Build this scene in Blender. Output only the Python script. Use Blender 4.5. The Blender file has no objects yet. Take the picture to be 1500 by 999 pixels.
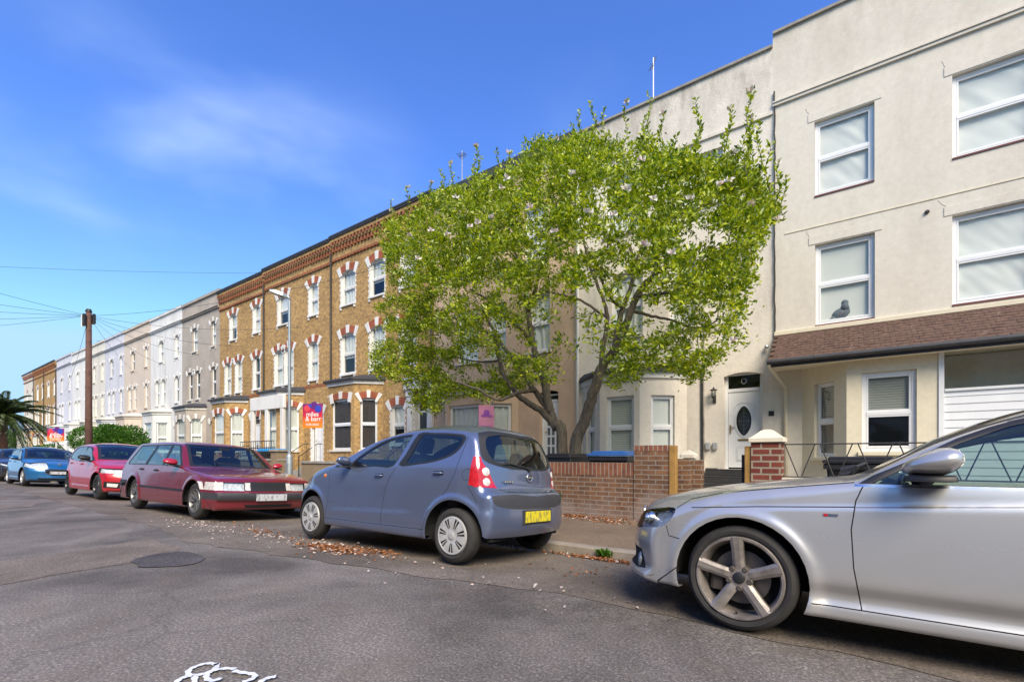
import bpy, bmesh, math, random
import numpy as np
from mathutils import Vector, Matrix
random.seed(7); rng = np.random.default_rng(7)
sc = bpy.context.scene
COL = sc.collection
R = math.radians

# ---------------------------------------------------------------- camera
CAM_H = 1.04
cam_d = bpy.data.cameras.new('camera'); cam = bpy.data.objects.new('camera', cam_d); COL.objects.link(cam)
cam_d.sensor_width = 36.0
cam_d.lens = 36.0 * 680.0 / 1500.0
cam_d.shift_y = (668.0 - 499.5) / 1500.0
cam_d.clip_start = 0.05; cam_d.clip_end = 2000
cam.location = (0, 0, CAM_H)
YAW = math.atan2(.578, .816)
cam.rotation_euler = (R(90), 0, YAW)
sc.camera = cam

# ---------------------------------------------------------------- world, sun, exposure
w = bpy.data.worlds.new("World"); sc.world = w; w.use_nodes = True
nt = w.node_tree; nt.nodes.clear()
sky = nt.nodes.new('ShaderNodeTexSky'); sky.sky_type = 'NISHITA'; sky.sun_disc = False
SUN_EL, SUN_AZ = R(42), math.atan2(1.1, -1.0)     # azimuth measured from +Y towards +X
sky.sun_elevation = SUN_EL; sky.sun_rotation = SUN_AZ
sky.altitude = 0; sky.air_density = 1.0; sky.dust_density = 0.2; sky.ozone_density = 2.5
hs = nt.nodes.new('ShaderNodeHueSaturation'); hs.inputs['Hue'].default_value = 0.512; hs.inputs['Saturation'].default_value = 1.2; hs.inputs['Value'].default_value = 1.0
gm = nt.nodes.new('ShaderNodeMixRGB'); gm.blend_type = 'MULTIPLY'; gm.inputs[0].default_value = 1.0; gm.inputs[2].default_value = (1.0, 1.13, 1.36, 1)
tc = nt.nodes.new('ShaderNodeTexCoord')
mp = nt.nodes.new('ShaderNodeMapping'); mp.inputs['Scale'].default_value = (1.6, 1.6, 3.6); mp.inputs['Location'].default_value = (0.35, 0.0, 0.25)
nz = nt.nodes.new('ShaderNodeTexNoise'); nz.inputs['Scale'].default_value = 1.5; nz.inputs['Detail'].default_value = 4; nz.inputs['Roughness'].default_value = 0.45; nz.inputs['Distortion'].default_value = 0.3
cr = nt.nodes.new('ShaderNodeValToRGB'); cr.color_ramp.elements[0].position = 0.38; cr.color_ramp.elements[1].position = 0.78
cr.color_ramp.elements[0].color = (0, 0, 0, 1); cr.color_ramp.elements[1].color = (1, 1, 1, 1); cr.color_ramp.interpolation = 'EASE'
def cloud_bank(c, scale, amt):
    m_ = nt.nodes.new('ShaderNodeMapping'); m_.vector_type = 'POINT'; m_.inputs['Location'].default_value = tuple(-a * b_ for a, b_ in zip(c, scale)); m_.inputs['Scale'].default_value = scale
    ln = nt.nodes.new('ShaderNodeVectorMath'); ln.operation = 'LENGTH'; r_ = nt.nodes.new('ShaderNodeMapRange'); r_.interpolation_type = 'SMOOTHSTEP'
    r_.inputs[1].default_value = 1.; r_.inputs[2].default_value = .0; r_.inputs[3].default_value = 0; r_.inputs[4].default_value = amt
    nt.links.new(tc.outputs['Generated'], m_.inputs[0]); nt.links.new(m_.outputs[0], ln.inputs[0]); nt.links.new(ln.outputs['Value'], r_.inputs[0]); return r_
banks = [cloud_bank((-.80, .36, .47), (2.6, 2.6, 5.0), .85), cloud_bank((-.86, .20, .42), (3.4, 3.4, 4.6), .5), cloud_bank((-.36, .75, .55), (5, 5, 7), .2), cloud_bank((.3, -.6, .5), (1.2, 1.2, 2.2), .6)]
acc = banks[0].outputs[0]
for b_ in banks[1:]:
    a_ = nt.nodes.new('ShaderNodeMath'); a_.operation = 'ADD'; nt.links.new(acc, a_.inputs[0]); nt.links.new(b_.outputs[0], a_.inputs[1]); acc = a_.outputs[0]
cm = nt.nodes.new('ShaderNodeMath'); cm.operation = 'MULTIPLY'; cm.use_clamp = True; nt.links.new(acc, cm.inputs[1])
mx = nt.nodes.new('ShaderNodeMixRGB'); mx.inputs[2].default_value = (3.4, 4.3, 5.8, 1)
bg = nt.nodes.new('ShaderNodeBackground'); bg.inputs[1].default_value = 0.116
wo = nt.nodes.new('ShaderNodeOutputWorld')
L = nt.links.new
dk = nt.nodes.new('ShaderNodeMixRGB'); dk.blend_type = 'DARKEN'; dk.inputs[0].default_value = 1; dk.inputs[2].default_value = (2.15, 3.5, 5.0, 1)
L(sky.outputs[0], hs.inputs['Color']); L(hs.outputs[0], gm.inputs[1]); L(gm.outputs[0], dk.inputs[1]); L(dk.outputs[0], mx.inputs[1])
L(tc.outputs['Generated'], mp.inputs[0]); L(mp.outputs[0], nz.inputs[0]); L(nz.outputs[0], cr.inputs[0])
L(cr.outputs[0], cm.inputs[0]); L(cm.outputs[0], mx.inputs[0]); L(mx.outputs[0], bg.inputs[0]); L(bg.outputs[0], wo.inputs[0])
sun_d = bpy.data.lights.new('sun', 'SUN'); sun = bpy.data.objects.new('sun', sun_d); COL.objects.link(sun)
sun_d.energy = 2.8; sun_d.angle = R(34); sun_d.color = (1.0, 0.87, 0.68)
sv = Vector((math.sin(SUN_AZ) * math.cos(SUN_EL), math.cos(SUN_AZ) * math.cos(SUN_EL), math.sin(SUN_EL)))
sun.rotation_euler = (-sv).to_track_quat('-Z', 'Y').to_euler()
sun.location = (0, -20, 30)
sc.view_settings.view_transform = 'Standard'; sc.view_settings.look = 'None'
sc.view_settings.gamma = 1.0; sc.view_settings.exposure = 1.0
sc.render.film_transparent = False
try:
    sc.cycles.max_bounces = 8; sc.cycles.transparent_max_bounces = 16; sc.cycles.use_denoising = True
    sc.cycles.caustics_reflective = False; sc.cycles.caustics_refractive = False
except Exception: pass

# ---------------------------------------------------------------- helpers
def ray(px):
    a = (px - 750.0) / 680.0
    return (-.578 + .816 * a, .816 + .578 * a)
def WX(px, Y):                       # where the sight line of a photo column meets the vertical plane y=Y
    dx, dy = ray(px); return dx / dy * Y
def WZ(px, py, Y):
    dx, dy = ray(px); return CAM_H - (py - 668.0) * (Y / dy) / 680.0
def GR(px, py, z=0.0):
    Z = 680.0 * (CAM_H - z) / (py - 668.0); dx, dy = ray(px); return (dx * Z, dy * Z)

def tag(o, label=None, cat=None, group=None, kind=None):
    if label: o['label'] = label
    if cat: o['category'] = cat
    if group: o['group'] = group
    if kind: o['kind'] = kind
    return o
def thing(name, label, cat, loc=(0, 0, 0), rotz=0.0, group=None):
    o = bpy.data.objects.new(name, None); COL.objects.link(o); o.empty_display_size = 0.2
    o.location = loc; o.rotation_euler = (0, 0, rotz)
    return tag(o, label, cat, group)

class MB:
    def __init__(s, M=None): s.v = []; s.f = []; s.m = []; s.M = M or Matrix()
    def add(s, vs, fs, mi=0):
        n = len(s.v); M = s.M
        for p in vs: s.v.append(tuple(M @ Vector(p)))
        for f in fs: s.f.append(tuple(i + n for i in f)); s.m.append(mi)
    def quad(s, a, b, c, d, mi=0): s.add([a, b, c, d], [(0, 1, 2, 3)], mi)
    def box(s, x0, x1, y0, y1, z0, z1, mi=0):
        s.add([(x0, y0, z0), (x1, y0, z0), (x1, y1, z0), (x0, y1, z0), (x0, y0, z1), (x1, y0, z1), (x1, y1, z1), (x0, y1, z1)],
              [(0, 3, 2, 1), (4, 5, 6, 7), (0, 1, 5, 4), (1, 2, 6, 5), (2, 3, 7, 6), (3, 0, 4, 7)], mi)
    def bbox(s, x0, x1, y0, y1, z0, z1, b=.01, mi=0):      # box with chamfered vertical edges and top
        pts = [(x0 + b, y0), (x1 - b, y0), (x1, y0 + b), (x1, y1 - b), (x1 - b, y1), (x0 + b, y1), (x0, y1 - b), (x0, y0 + b)]
        cx, cy = (x0 + x1) / 2, (y0 + y1) / 2
        def ins(p): return (p[0] + (b if p[0] < cx else -b), p[1] + (b if p[1] < cy else -b))
        vs = [(p[0], p[1], z0) for p in pts] + [(p[0], p[1], z1 - b) for p in pts] + [(ins(p)[0], ins(p)[1], z1) for p in pts]
        fs = [tuple(range(7, -1, -1)), tuple(range(16, 24))]
        for k in (0, 8):
            for i in range(8):
                j = (i + 1) % 8; fs.append((k + i, k + j, k + 8 + j, k + 8 + i))
        s.add(vs, fs, mi)
    def prism(s, poly, f0, f1, mi=0):      # poly: list of 2d, f0/f1 map 2d->3d for both ends
        n = len(poly); vs = [f0(p) for p in poly] + [f1(p) for p in poly]
        fs = [tuple(range(n - 1, -1, -1)), tuple(range(n, 2 * n))] + [(i, (i + 1) % n, n + (i + 1) % n, n + i) for i in range(n)]
        s.add(vs, fs, mi)
    def zprism(s, poly, z0, z1, mi=0): s.prism(poly, lambda p: (p[0], p[1], z0), lambda p: (p[0], p[1], z1), mi)
    def tube(s, path, rad, seg=6, mi=0, cap=True):
        path = [Vector(p) for p in path]; n = len(path)
        if not hasattr(rad, '__len__'): rad = [rad] * n
        vs = []; up = None
        for i, p in enumerate(path):
            t = (path[min(i + 1, n - 1)] - path[max(i - 1, 0)])
            if t.length < 1e-9: t = Vector((0, 0, 1))
            t.normalize()
            if up is None:
                up = Vector((0, 0, 1)) if abs(t.z) < .9 else Vector((1, 0, 0))
            a = t.cross(up)
            if a.length < 1e-5: a = t.cross(Vector((1, .3, 0)))
            a.normalize(); b = a.cross(t); up = b
            for k in range(seg):
                an = 2 * math.pi * k / seg
                vs.append(p + (a * math.cos(an) + b * math.sin(an)) * rad[i])
        fs = []
        for i in range(n - 1):
            for k in range(seg):
                k2 = (k + 1) % seg
                fs.append((i * seg + k, i * seg + k2, (i + 1) * seg + k2, (i + 1) * seg + k))
        if cap: fs.append(tuple(range(seg))[::-1]); fs.append(tuple((n - 1) * seg + k for k in range(seg)))
        s.add(vs, fs, mi)
    def lathe(s, prof, seg=24, axis='z', c=(0, 0, 0), mi=0, mis=None):   # prof: (radius, along)
        vs = []
        for r, h in prof:
            for k in range(seg):
                a = 2 * math.pi * k / seg
                if axis == 'z': vs.append((c[0] + r * math.cos(a), c[1] + r * math.sin(a), c[2] + h))
                elif axis == 'y': vs.append((c[0] + r * math.sin(a), c[1] + h, c[2] + r * math.cos(a)))
                else: vs.append((c[0] + h, c[1] + r * math.cos(a), c[2] + r * math.sin(a)))
        n0 = len(s.v)
        for i in range(len(prof) - 1):
            fs = []
            for k in range(seg):
                k2 = (k + 1) % seg
                fs.append((i * seg + k, i * seg + k2, (i + 1) * seg + k2, (i + 1) * seg + k))
            if i == 0: s.add(vs, fs, mis[0] if mis else mi)
            else:
                for f in fs: s.f.append(tuple(q + n0 for q in f)); s.m.append(mis[i] if mis else mi)
    def sphere(s, c, r, seg=12, rings=8, mi=0, sc_=(1, 1, 1)):
        vs = []; fs = []
        for i in range(rings + 1):
            th = math.pi * i / rings
            for k in range(seg):
                a = 2 * math.pi * k / seg
                vs.append((c[0] + r * sc_[0] * math.sin(th) * math.cos(a), c[1] + r * sc_[1] * math.sin(th) * math.sin(a), c[2] + r * sc_[2] * math.cos(th)))
        for i in range(rings):
            for k in range(seg):
                k2 = (k + 1) % seg; fs.append((i * seg + k, (i + 1) * seg + k, (i + 1) * seg + k2, i * seg + k2))
        s.add(vs, fs, mi)
    def build(s, name, mats, parent=None, smooth=False, pinv=None, angle=None):
        me = bpy.data.meshes.new(name); me.from_pydata(s.v, [], s.f)
        if not isinstance(mats, (list, tuple)): mats = [mats]
        for m in mats: me.materials.append(m)
        if len(mats) > 1: me.polygons.foreach_set('material_index', s.m)
        me.validate(); me.update()
        if smooth: 
            me.shade_smooth()
            if angle is not None:
                try: me.set_sharp_from_angle(angle=R(angle))
                except Exception: pass
        o = bpy.data.objects.new(name, me); COL.objects.link(o)
        if parent:
            o.parent = parent
            if parent.type == 'EMPTY' and not parent.get('_local'):
                o.matrix_parent_inverse = Matrix.Translation(-Vector(parent.location))
        return o

# ---------------------------------------------------------------- materials
def newmat(name):
    m = bpy.data.materials.new(name); m.use_nodes = True
    nt = m.node_tree; b = nt.nodes['Principled BSDF']
    return m, nt, b, nt.links.new
def N(nt, t, **kw):
    n = nt.nodes.new(t)
    for k, v in kw.items():
        if k in n.inputs: n.inputs[k].default_value = v
        else: setattr(n, k, v)
    return n
def pbr(name, col, rough=.6, metal=0., var=.12, scale=4., bump=0., bscale=60., coat=0., detail=5, trans=0., spec=None):
    m, nt, b, L = newmat(name)
    b.inputs['Roughness'].default_value = rough; b.inputs['Metallic'].default_value = metal
    if coat: b.inputs['Coat Weight'].default_value = coat; b.inputs['Coat Roughness'].default_value = .04
    if trans: b.inputs['Transmission Weight'].default_value = trans
    if spec is not None: b.inputs['Specular IOR Level'].default_value = spec
    tc = N(nt, 'ShaderNodeTexCoord')
    if var:
        n = N(nt, 'ShaderNodeTexNoise', Scale=scale, Detail=detail, Roughness=.6); L(tc.outputs['Object'], n.inputs[0])
        r = N(nt, 'ShaderNodeMapRange'); r.inputs[1].default_value = .3; r.inputs[2].default_value = .7; r.inputs[3].default_value = 1 - var; r.inputs[4].default_value = 1 + var
        L(n.outputs[0], r.inputs[0])
        mu = N(nt, 'ShaderNodeMixRGB', blend_type='MULTIPLY'); mu.inputs[0].default_value = 1; mu.inputs[1].default_value = (*col, 1)
        L(r.outputs[0], mu.inputs[2]); L(mu.outputs[0], b.inputs['Base Color'])
    else: b.inputs['Base Color'].default_value = (*col, 1)
    if bump:
        n2 = N(nt, 'ShaderNodeTexNoise', Scale=bscale, Detail=4, Roughness=.6); L(tc.outputs['Object'], n2.inputs[0])
        bp = N(nt, 'ShaderNodeBump', Strength=bump, Distance=.01); L(n2.outputs[0], bp.inputs['Height']); L(bp.outputs[0], b.inputs['Normal'])
    return m

def wall_uv(nt, L):
    tc = N(nt, 'ShaderNodeTexCoord'); cr = N(nt, 'ShaderNodeVectorMath', operation='CROSS_PRODUCT'); cr.inputs[1].default_value = (0, 0, 1)
    L(tc.outputs['Normal'], cr.inputs[0]); nm = N(nt, 'ShaderNodeVectorMath', operation='NORMALIZE'); L(cr.outputs[0], nm.inputs[0])
    dt = N(nt, 'ShaderNodeVectorMath', operation='DOT_PRODUCT'); L(tc.outputs['Object'], dt.inputs[0]); L(nm.outputs[0], dt.inputs[1])
    sp = N(nt, 'ShaderNodeSeparateXYZ'); L(tc.outputs['Object'], sp.inputs[0])
    cb = N(nt, 'ShaderNodeCombineXYZ'); L(dt.outputs['Value'], cb.inputs[0]); L(sp.outputs[2], cb.inputs[1])
    return tc, cb
def brickmat(name, c1, c2, c3, mortar, bw=.225, bh=.075, msize=.011, white=0., bump=.5, soldier=False, one=False):
    m, nt, b, L = newmat(name)
    tc, uv = wall_uv(nt, L)
    vec = uv.outputs[0]
    if soldier:
        mpn = N(nt, 'ShaderNodeMapping'); mpn.inputs['Rotation'].default_value = (0, 0, R(90)); L(vec, mpn.inputs[0]); vec = mpn.outputs[0]
    def br(off=0):
        t = N(nt, 'ShaderNodeTexBrick', Scale=1.0); t.inputs['Mortar Size'].default_value = msize; t.inputs['Mortar Smooth'].default_value = .25
        t.inputs['Brick Width'].default_value = bw; t.inputs['Row Height'].default_value = bh; t.inputs['Bias'].default_value = 0
        L(vec, t.inputs[0]); return t
    t = br()
    if one: t.offset = 0.0; mpn.inputs['Location'].default_value = (.6, 0, 0); t.inputs['Brick Width'].default_value = 3.0
    t.inputs['Color1'].default_value = (*c1, 1); t.inputs['Color2'].default_value = (*c2, 1); t.inputs['Mortar'].default_value = (*mortar, 1)
    # a second random per brick from voronoi-like noise sampled coarsely
    n = N(nt, 'ShaderNodeTexNoise', Scale=7., Detail=3, Roughness=.7); L(vec, n.inputs[0])
    rp = N(nt, 'ShaderNodeMapRange'); rp.inputs[1].default_value = .45; rp.inputs[2].default_value = .68; L(n.outputs[0], rp.inputs[0])
    iv = N(nt, 'ShaderNodeMath', operation='SUBTRACT'); iv.inputs[0].default_value = 1; L(t.outputs['Fac'], iv.inputs[1])
    mm = N(nt, 'ShaderNodeMath', operation='MULTIPLY'); L(rp.outputs[0], mm.inputs[0]); L(iv.outputs[0], mm.inputs[1])
    m2 = N(nt, 'ShaderNodeMixRGB'); m2.inputs[2].default_value = (*c3, 1); L(mm.outputs[0], m2.inputs[0]); L(t.outputs[0], m2.inputs[1])
    n3 = N(nt, 'ShaderNodeTexNoise', Scale=.8, Detail=6, Roughness=.65); L(tc.outputs['Object'], n3.inputs[0])
    r3 = N(nt, 'ShaderNodeMapRange'); r3.inputs[1].default_value = .3; r3.inputs[2].default_value = .7; r3.inputs[3].default_value = .78; r3.inputs[4].default_value = 1.18; L(n3.outputs[0], r3.inputs[0])
    mu = N(nt, 'ShaderNodeMixRGB', blend_type='MULTIPLY'); mu.inputs[0].default_value = 1; L(m2.outputs[0], mu.inputs[1]); L(r3.outputs[0], mu.inputs[2])
    out = mu.outputs[0]
    if white:
        n4 = N(nt, 'ShaderNodeTexNoise', Scale=1.7, Detail=6, Roughness=.7); L(tc.outputs['Object'], n4.inputs[0])
        sp = N(nt, 'ShaderNodeSeparateXYZ'); L(tc.outputs['Object'], sp.inputs[0])
        a = N(nt, 'ShaderNodeMapRange'); a.inputs[1].default_value = .75; a.inputs[2].default_value = .1; a.inputs[3].default_value = -.18; a.inputs[4].default_value = .16; L(sp.outputs[2], a.inputs[0])
        ad = N(nt, 'ShaderNodeMath', operation='ADD'); L(n4.outputs[0], ad.inputs[0]); L(a.outputs[0], ad.inputs[1])
        r4 = N(nt, 'ShaderNodeMapRange'); r4.inputs[1].default_value = .5; r4.inputs[2].default_value = .72; r4.inputs[3].default_value = 0; r4.inputs[4].default_value = white; L(ad.outputs[0], r4.inputs[0])
        m5 = N(nt, 'ShaderNodeMixRGB'); m5.inputs[2].default_value = (.30, .25, .22, 1); L(r4.outputs[0], m5.inputs[0]); L(out, m5.inputs[1]); out = m5.outputs[0]
    L(out, b.inputs['Base Color']); b.inputs['Roughness'].default_value = .9; b.inputs['Specular IOR Level'].default_value = .2
    nb = N(nt, 'ShaderNodeTexNoise', Scale=60., Detail=4); L(tc.outputs['Object'], nb.inputs[0])
    s1 = N(nt, 'ShaderNodeMath', operation='MULTIPLY_ADD'); s1.inputs[1].default_value = -1.; L(t.outputs['Fac'], s1.inputs[0]); L(nb.outputs[0], s1.inputs[2])
    bp = N(nt, 'ShaderNodeBump', Strength=bump, Distance=.008); L(s1.outputs[0], bp.inputs['Height']); L(bp.outputs[0], b.inputs['Normal'])
    return m
def render_mat(name, col, stain=(.35, .32, .27), amount=.35, rough=.9, bump=.35, bscale=40., topdirt=0., zt=10.6):
    m, nt, b, L = newmat(name)
    tc = N(nt, 'ShaderNodeTexCoord')
    mpn = N(nt, 'ShaderNodeMapping'); mpn.inputs['Scale'].default_value = (1.2, 1.2, .3); L(tc.outputs['Object'], mpn.inputs[0])
    n = N(nt, 'ShaderNodeTexNoise', Scale=1.3, Detail=8, Roughness=.68); L(mpn.outputs[0], n.inputs[0])
    r = N(nt, 'ShaderNodeMapRange'); r.inputs[1].default_value = .48; r.inputs[2].default_value = .8; r.inputs[3].default_value = 0; r.inputs[4].default_value = amount; L(n.outputs[0], r.inputs[0])
    fac = r.outputs[0]
    if topdirt:
        sp = N(nt, 'ShaderNodeSeparateXYZ'); L(tc.outputs['Object'], sp.inputs[0])
        a = N(nt, 'ShaderNodeMapRange'); a.inputs[1].default_value = zt - 1.9; a.inputs[2].default_value = zt; a.inputs[3].default_value = 0; a.inputs[4].default_value = topdirt; L(sp.outputs[2], a.inputs[0])
        mp2 = N(nt, 'ShaderNodeMapping'); mp2.inputs['Scale'].default_value = (1.5, 1.5, .55); L(tc.outputs['Object'], mp2.inputs[0])
        n5 = N(nt, 'ShaderNodeTexNoise', Scale=1.6, Detail=8, Roughness=.7); L(mp2.outputs[0], n5.inputs[0])
        r5 = N(nt, 'ShaderNodeMapRange'); r5.inputs[1].default_value = .38; r5.inputs[2].default_value = .66; L(n5.outputs[0], r5.inputs[0])
        mm = N(nt, 'ShaderNodeMath', operation='MULTIPLY'); L(a.outputs[0], mm.inputs[0]); L(r5.outputs[0], mm.inputs[1])
        ad = N(nt, 'ShaderNodeMath', operation='ADD', use_clamp=True); L(mm.outputs[0], ad.inputs[0]); L(fac, ad.inputs[1]); fac = ad.outputs[0]
    mxx = N(nt, 'ShaderNodeMixRGB'); mxx.inputs[1].default_value = (*col, 1); mxx.inputs[2].default_value = (*stain, 1); L(fac, mxx.inputs[0])
    n2 = N(nt, 'ShaderNodeTexNoise', Scale=11., Detail=5, Roughness=.6); L(tc.outputs['Object'], n2.inputs[0])
    r2 = N(nt, 'ShaderNodeMapRange'); r2.inputs[1].default_value = .3; r2.inputs[2].default_value = .7; r2.inputs[3].default_value = .94; r2.inputs[4].default_value = 1.05; L(n2.outputs[0], r2.inputs[0])
    mu = N(nt, 'ShaderNodeMixRGB', blend_type='MULTIPLY'); mu.inputs[0].default_value = 1; L(mxx.outputs[0], mu.inputs[1]); L(r2.outputs[0], mu.inputs[2])
    L(mu.outputs[0], b.inputs['Base Color']); b.inputs['Roughness'].default_value = rough; b.inputs['Specular IOR Level'].default_value = .25
    nb = N(nt, 'ShaderNodeTexNoise', Scale=bscale, Detail=4, Roughness=.6); L(tc.outputs['Object'], nb.inputs[0])
    bp = N(nt, 'ShaderNodeBump', Strength=bump, Distance=.01); L(nb.outputs[0], bp.inputs['Height']); L(bp.outputs[0], b.inputs['Normal'])
    return m
def pebbledash(name, c1, c2):
    m, nt, b, L = newmat(name); tc = N(nt, 'ShaderNodeTexCoord')
    n = N(nt, 'ShaderNodeTexNoise', Scale=70., Detail=3, Roughness=.7); L(tc.outputs['Object'], n.inputs[0])
    cr = N(nt, 'ShaderNodeValToRGB'); cr.color_ramp.elements[0].position = .35; cr.color_ramp.elements[1].position = .66
    cr.color_ramp.elements[0].color = (*c1, 1); cr.color_ramp.elements[1].color = (*c2, 1); L(n.outputs[0], cr.inputs[0])
    n2 = N(nt, 'ShaderNodeTexNoise', Scale=1.1, Detail=7, Roughness=.65); L(tc.outputs['Object'], n2.inputs[0])
    r2 = N(nt, 'ShaderNodeMapRange'); r2.inputs[1].default_value = .3; r2.inputs[2].default_value = .7; r2.inputs[3].default_value = .8; r2.inputs[4].default_value = 1.12; L(n2.outputs[0], r2.inputs[0])
    mu = N(nt, 'ShaderNodeMixRGB', blend_type='MULTIPLY'); mu.inputs[0].default_value = 1; L(cr.outputs[0], mu.inputs[1]); L(r2.outputs[0], mu.inputs[2])
    L(mu.outputs[0], b.inputs['Base Color']); b.inputs['Roughness'].default_value = .95
    bp = N(nt, 'ShaderNodeBump', Strength=.6, Distance=.01); L(n.outputs[0], bp.inputs['Height']); L(bp.outputs[0], b.inputs['Normal'])
    return m
def glassmat(name, tint=(.93, .96, .95), refl=.9, opac=.55, dark=(.02, .025, .03), ior=1.5, rough=.02, wav=0.02, f0=.06):
    m, nt, b, L = newmat(name); nt.nodes.remove(b)
    out = nt.nodes['Material Output']
    tr = N(nt, 'ShaderNodeBsdfTransparent'); tr.inputs[0].default_value = (*tint, 1)
    df = N(nt, 'ShaderNodeBsdfDiffuse'); df.inputs[0].default_value = (*dark, 1)
    m1 = N(nt, 'ShaderNodeMixShader'); m1.inputs[0].default_value = opac; L(tr.outputs[0], m1.inputs[1]); L(df.outputs[0], m1.inputs[2])
    gl = N(nt, 'ShaderNodeBsdfGlossy', Roughness=rough)
    lw = N(nt, 'ShaderNodeLayerWeight', Blend=.5); fr = N(nt, 'ShaderNodeMath', operation='POWER'); fr.inputs[1].default_value = 3.6; L(lw.outputs['Facing'], fr.inputs[0])
    if wav:
        tc = N(nt, 'ShaderNodeTexCoord'); n = N(nt, 'ShaderNodeTexNoise', Scale=2.2, Detail=1); L(tc.outputs['Object'], n.inputs[0])
        bp = N(nt, 'ShaderNodeBump', Strength=1., Distance=wav); L(n.outputs[0], bp.inputs['Height']); L(bp.outputs[0], gl.inputs['Normal'])
    mu = N(nt, 'ShaderNodeMath', operation='MULTIPLY_ADD', use_clamp=True); mu.inputs[1].default_value = refl; mu.inputs[2].default_value = f0; L(fr.outputs[0], mu.inputs[0])
    m2 = N(nt, 'ShaderNodeMixShader'); L(mu.outputs[0], m2.inputs[0]); L(m1.outputs[0], m2.inputs[1]); L(gl.outputs[0], m2.inputs[2])
    L(m2.outputs[0], out.inputs[0]); return m
def paint(name, col, metal=.0, rough=.35, coat=1., dirt=.35, dz=.55, flake=.05):
    m, nt, b, L = newmat(name); tc = N(nt, 'ShaderNodeTexCoord')
    n = N(nt, 'ShaderNodeTexNoise', Scale=3., Detail=7, Roughness=.7); L(tc.outputs['Object'], n.inputs[0])
    sp = N(nt, 'ShaderNodeSeparateXYZ'); L(tc.outputs['Object'], sp.inputs[0])
    a = N(nt, 'ShaderNodeMapRange'); a.inputs[1].default_value = dz; a.inputs[2].default_value = .15; a.inputs[3].default_value = 0.02; a.inputs[4].default_value = 1.; L(sp.outputs[2], a.inputs[0])
    r = N(nt, 'ShaderNodeMapRange'); r.inputs[1].default_value = .3; r.inputs[2].default_value = .75; r.inputs[3].default_value = .2; r.inputs[4].default_value = 1; L(n.outputs[0], r.inputs[0])
    mm = N(nt, 'ShaderNodeMath', operation='MULTIPLY'); L(a.outputs[0], mm.inputs[0]); L(r.outputs[0], mm.inputs[1])
    m3 = N(nt, 'ShaderNodeMath', operation='MULTIPLY'); m3.inputs[1].default_value = dirt; L(mm.outputs[0], m3.inputs[0])
    mc = N(nt, 'ShaderNodeMixRGB'); mc.inputs[1].default_value = (*col, 1); mc.inputs[2].default_value = (.16, .13, .10, 1); L(m3.outputs[0], mc.inputs[0])
    L(mc.outputs[0], b.inputs['Base Color'])
    b.inputs['Metallic'].default_value = metal
    ra = N(nt, 'ShaderNodeMapRange'); ra.inputs[3].default_value = rough; ra.inputs[4].default_value = .8; L(m3.outputs[0], ra.inputs[0]); L(ra.outputs[0], b.inputs['Roughness'])
    ca = N(nt, 'ShaderNodeMapRange'); ca.inputs[3].default_value = coat; ca.inputs[4].default_value = 0.; L(m3.outputs[0], ca.inputs[0]); L(ca.outputs[0], b.inputs['Coat Weight'])
    b.inputs['Coat Roughness'].default_value = .05
    return m

M = {}
M['brick_yellow'] = brickmat('yellow_stock_brick', (.60, .37, .13), (.45, .265, .10), (.20, .115, .055), (.40, .31, .19), msize=.008)
M['brick_red'] = brickmat('red_brick', (.30, .085, .035), (.38, .12, .045), (.20, .06, .03), (.32, .25, .18), msize=.008)
M['arch_red'] = brickmat('arch_red_brick', (.40, .10, .045), (.33, .075, .035), (.27, .06, .03), (.32, .2, .15), bw=.3, bh=.075, soldier=True, msize=.008)
M['brick_wall'] = brickmat('garden_wall_brick', (.235, .115, .058), (.15, .08, .045), (.10, .06, .045), (.25, .20, .155), white=.6, msize=.011)
M['brick_solid'] = brickmat('soldier_course_brick', (.27, .11, .06), (.20, .08, .05), (.14, .06, .045), (.30, .24, .18), soldier=True, msize=.010, one=True)
M['brick_pier'] = brickmat('pier_brick', (.26, .07, .045), (.17, .045, .035), (.20, .06, .04), (.36, .30, .22), bw=.225, bh=.088, msize=.014)
M['cream'] = render_mat('cream_render', (.70, .65, .56), amount=.42, stain=(.46, .41, .33), zt=10.9, topdirt=.55)
M['cream_smooth'] = render_mat('cream_smooth_render', (.74, .67, .51), amount=.12, bump=.12)
M['white_rough'] = render_mat('off_white_render', (.76, .70, .61), stain=(.27, .24, .20), amount=.45, bump=.7, bscale=18., topdirt=.75, zt=10.65)
M['tan'] = pebbledash('tan_pebbledash', (.50, .34, .23), (.74, .56, .41))
M['grey_render'] = pebbledash('grey_pebbledash', (.36, .31, .26), (.52, .46, .39))
M['peb_wall'] = pebbledash('brown_pebbledash', (.22, .16, .10), (.38, .29, .19))
M['white_paint'] = render_mat('white_painted_render', (.76, .75, .72), amount=.5, bump=.2)
M['lilac'] = render_mat('lilac_render', (.64, .64, .69), amount=.5, bump=.2)
M['peach'] = render_mat('peach_render', (.66, .56, .46), amount=.5, bump=.2)
M['pale_cream'] = render_mat('pale_cream_render', (.72, .68, .59), amount=.5, bump=.2)
M['stone'] = pbr('painted_stone', (.66, .62, .54), .8, var=.18, scale=9, bump=.2)
M['upvc'] = pbr('white_upvc', (.78, .79, .80), .35, var=.04, scale=3)
M['white_wood'] = pbr('white_painted_wood', (.72, .71, .68), .5, var=.1, scale=8, bump=.05)
M['sill_red'] = pbr('red_brown_sill', (.14, .045, .04), .7, var=.2)
M['lead'] = pbr('dark_lead', (.045, .045, .05), .6, var=.3, scale=6, bump=.1)
M['slate'] = pbr('slate', (.09, .09, .10), .7, var=.3, scale=5, bump=.2)
M['black_plastic'] = pbr('black_plastic', (.018, .018, .02), .45, var=.2, scale=6, bump=.08, bscale=90)
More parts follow.
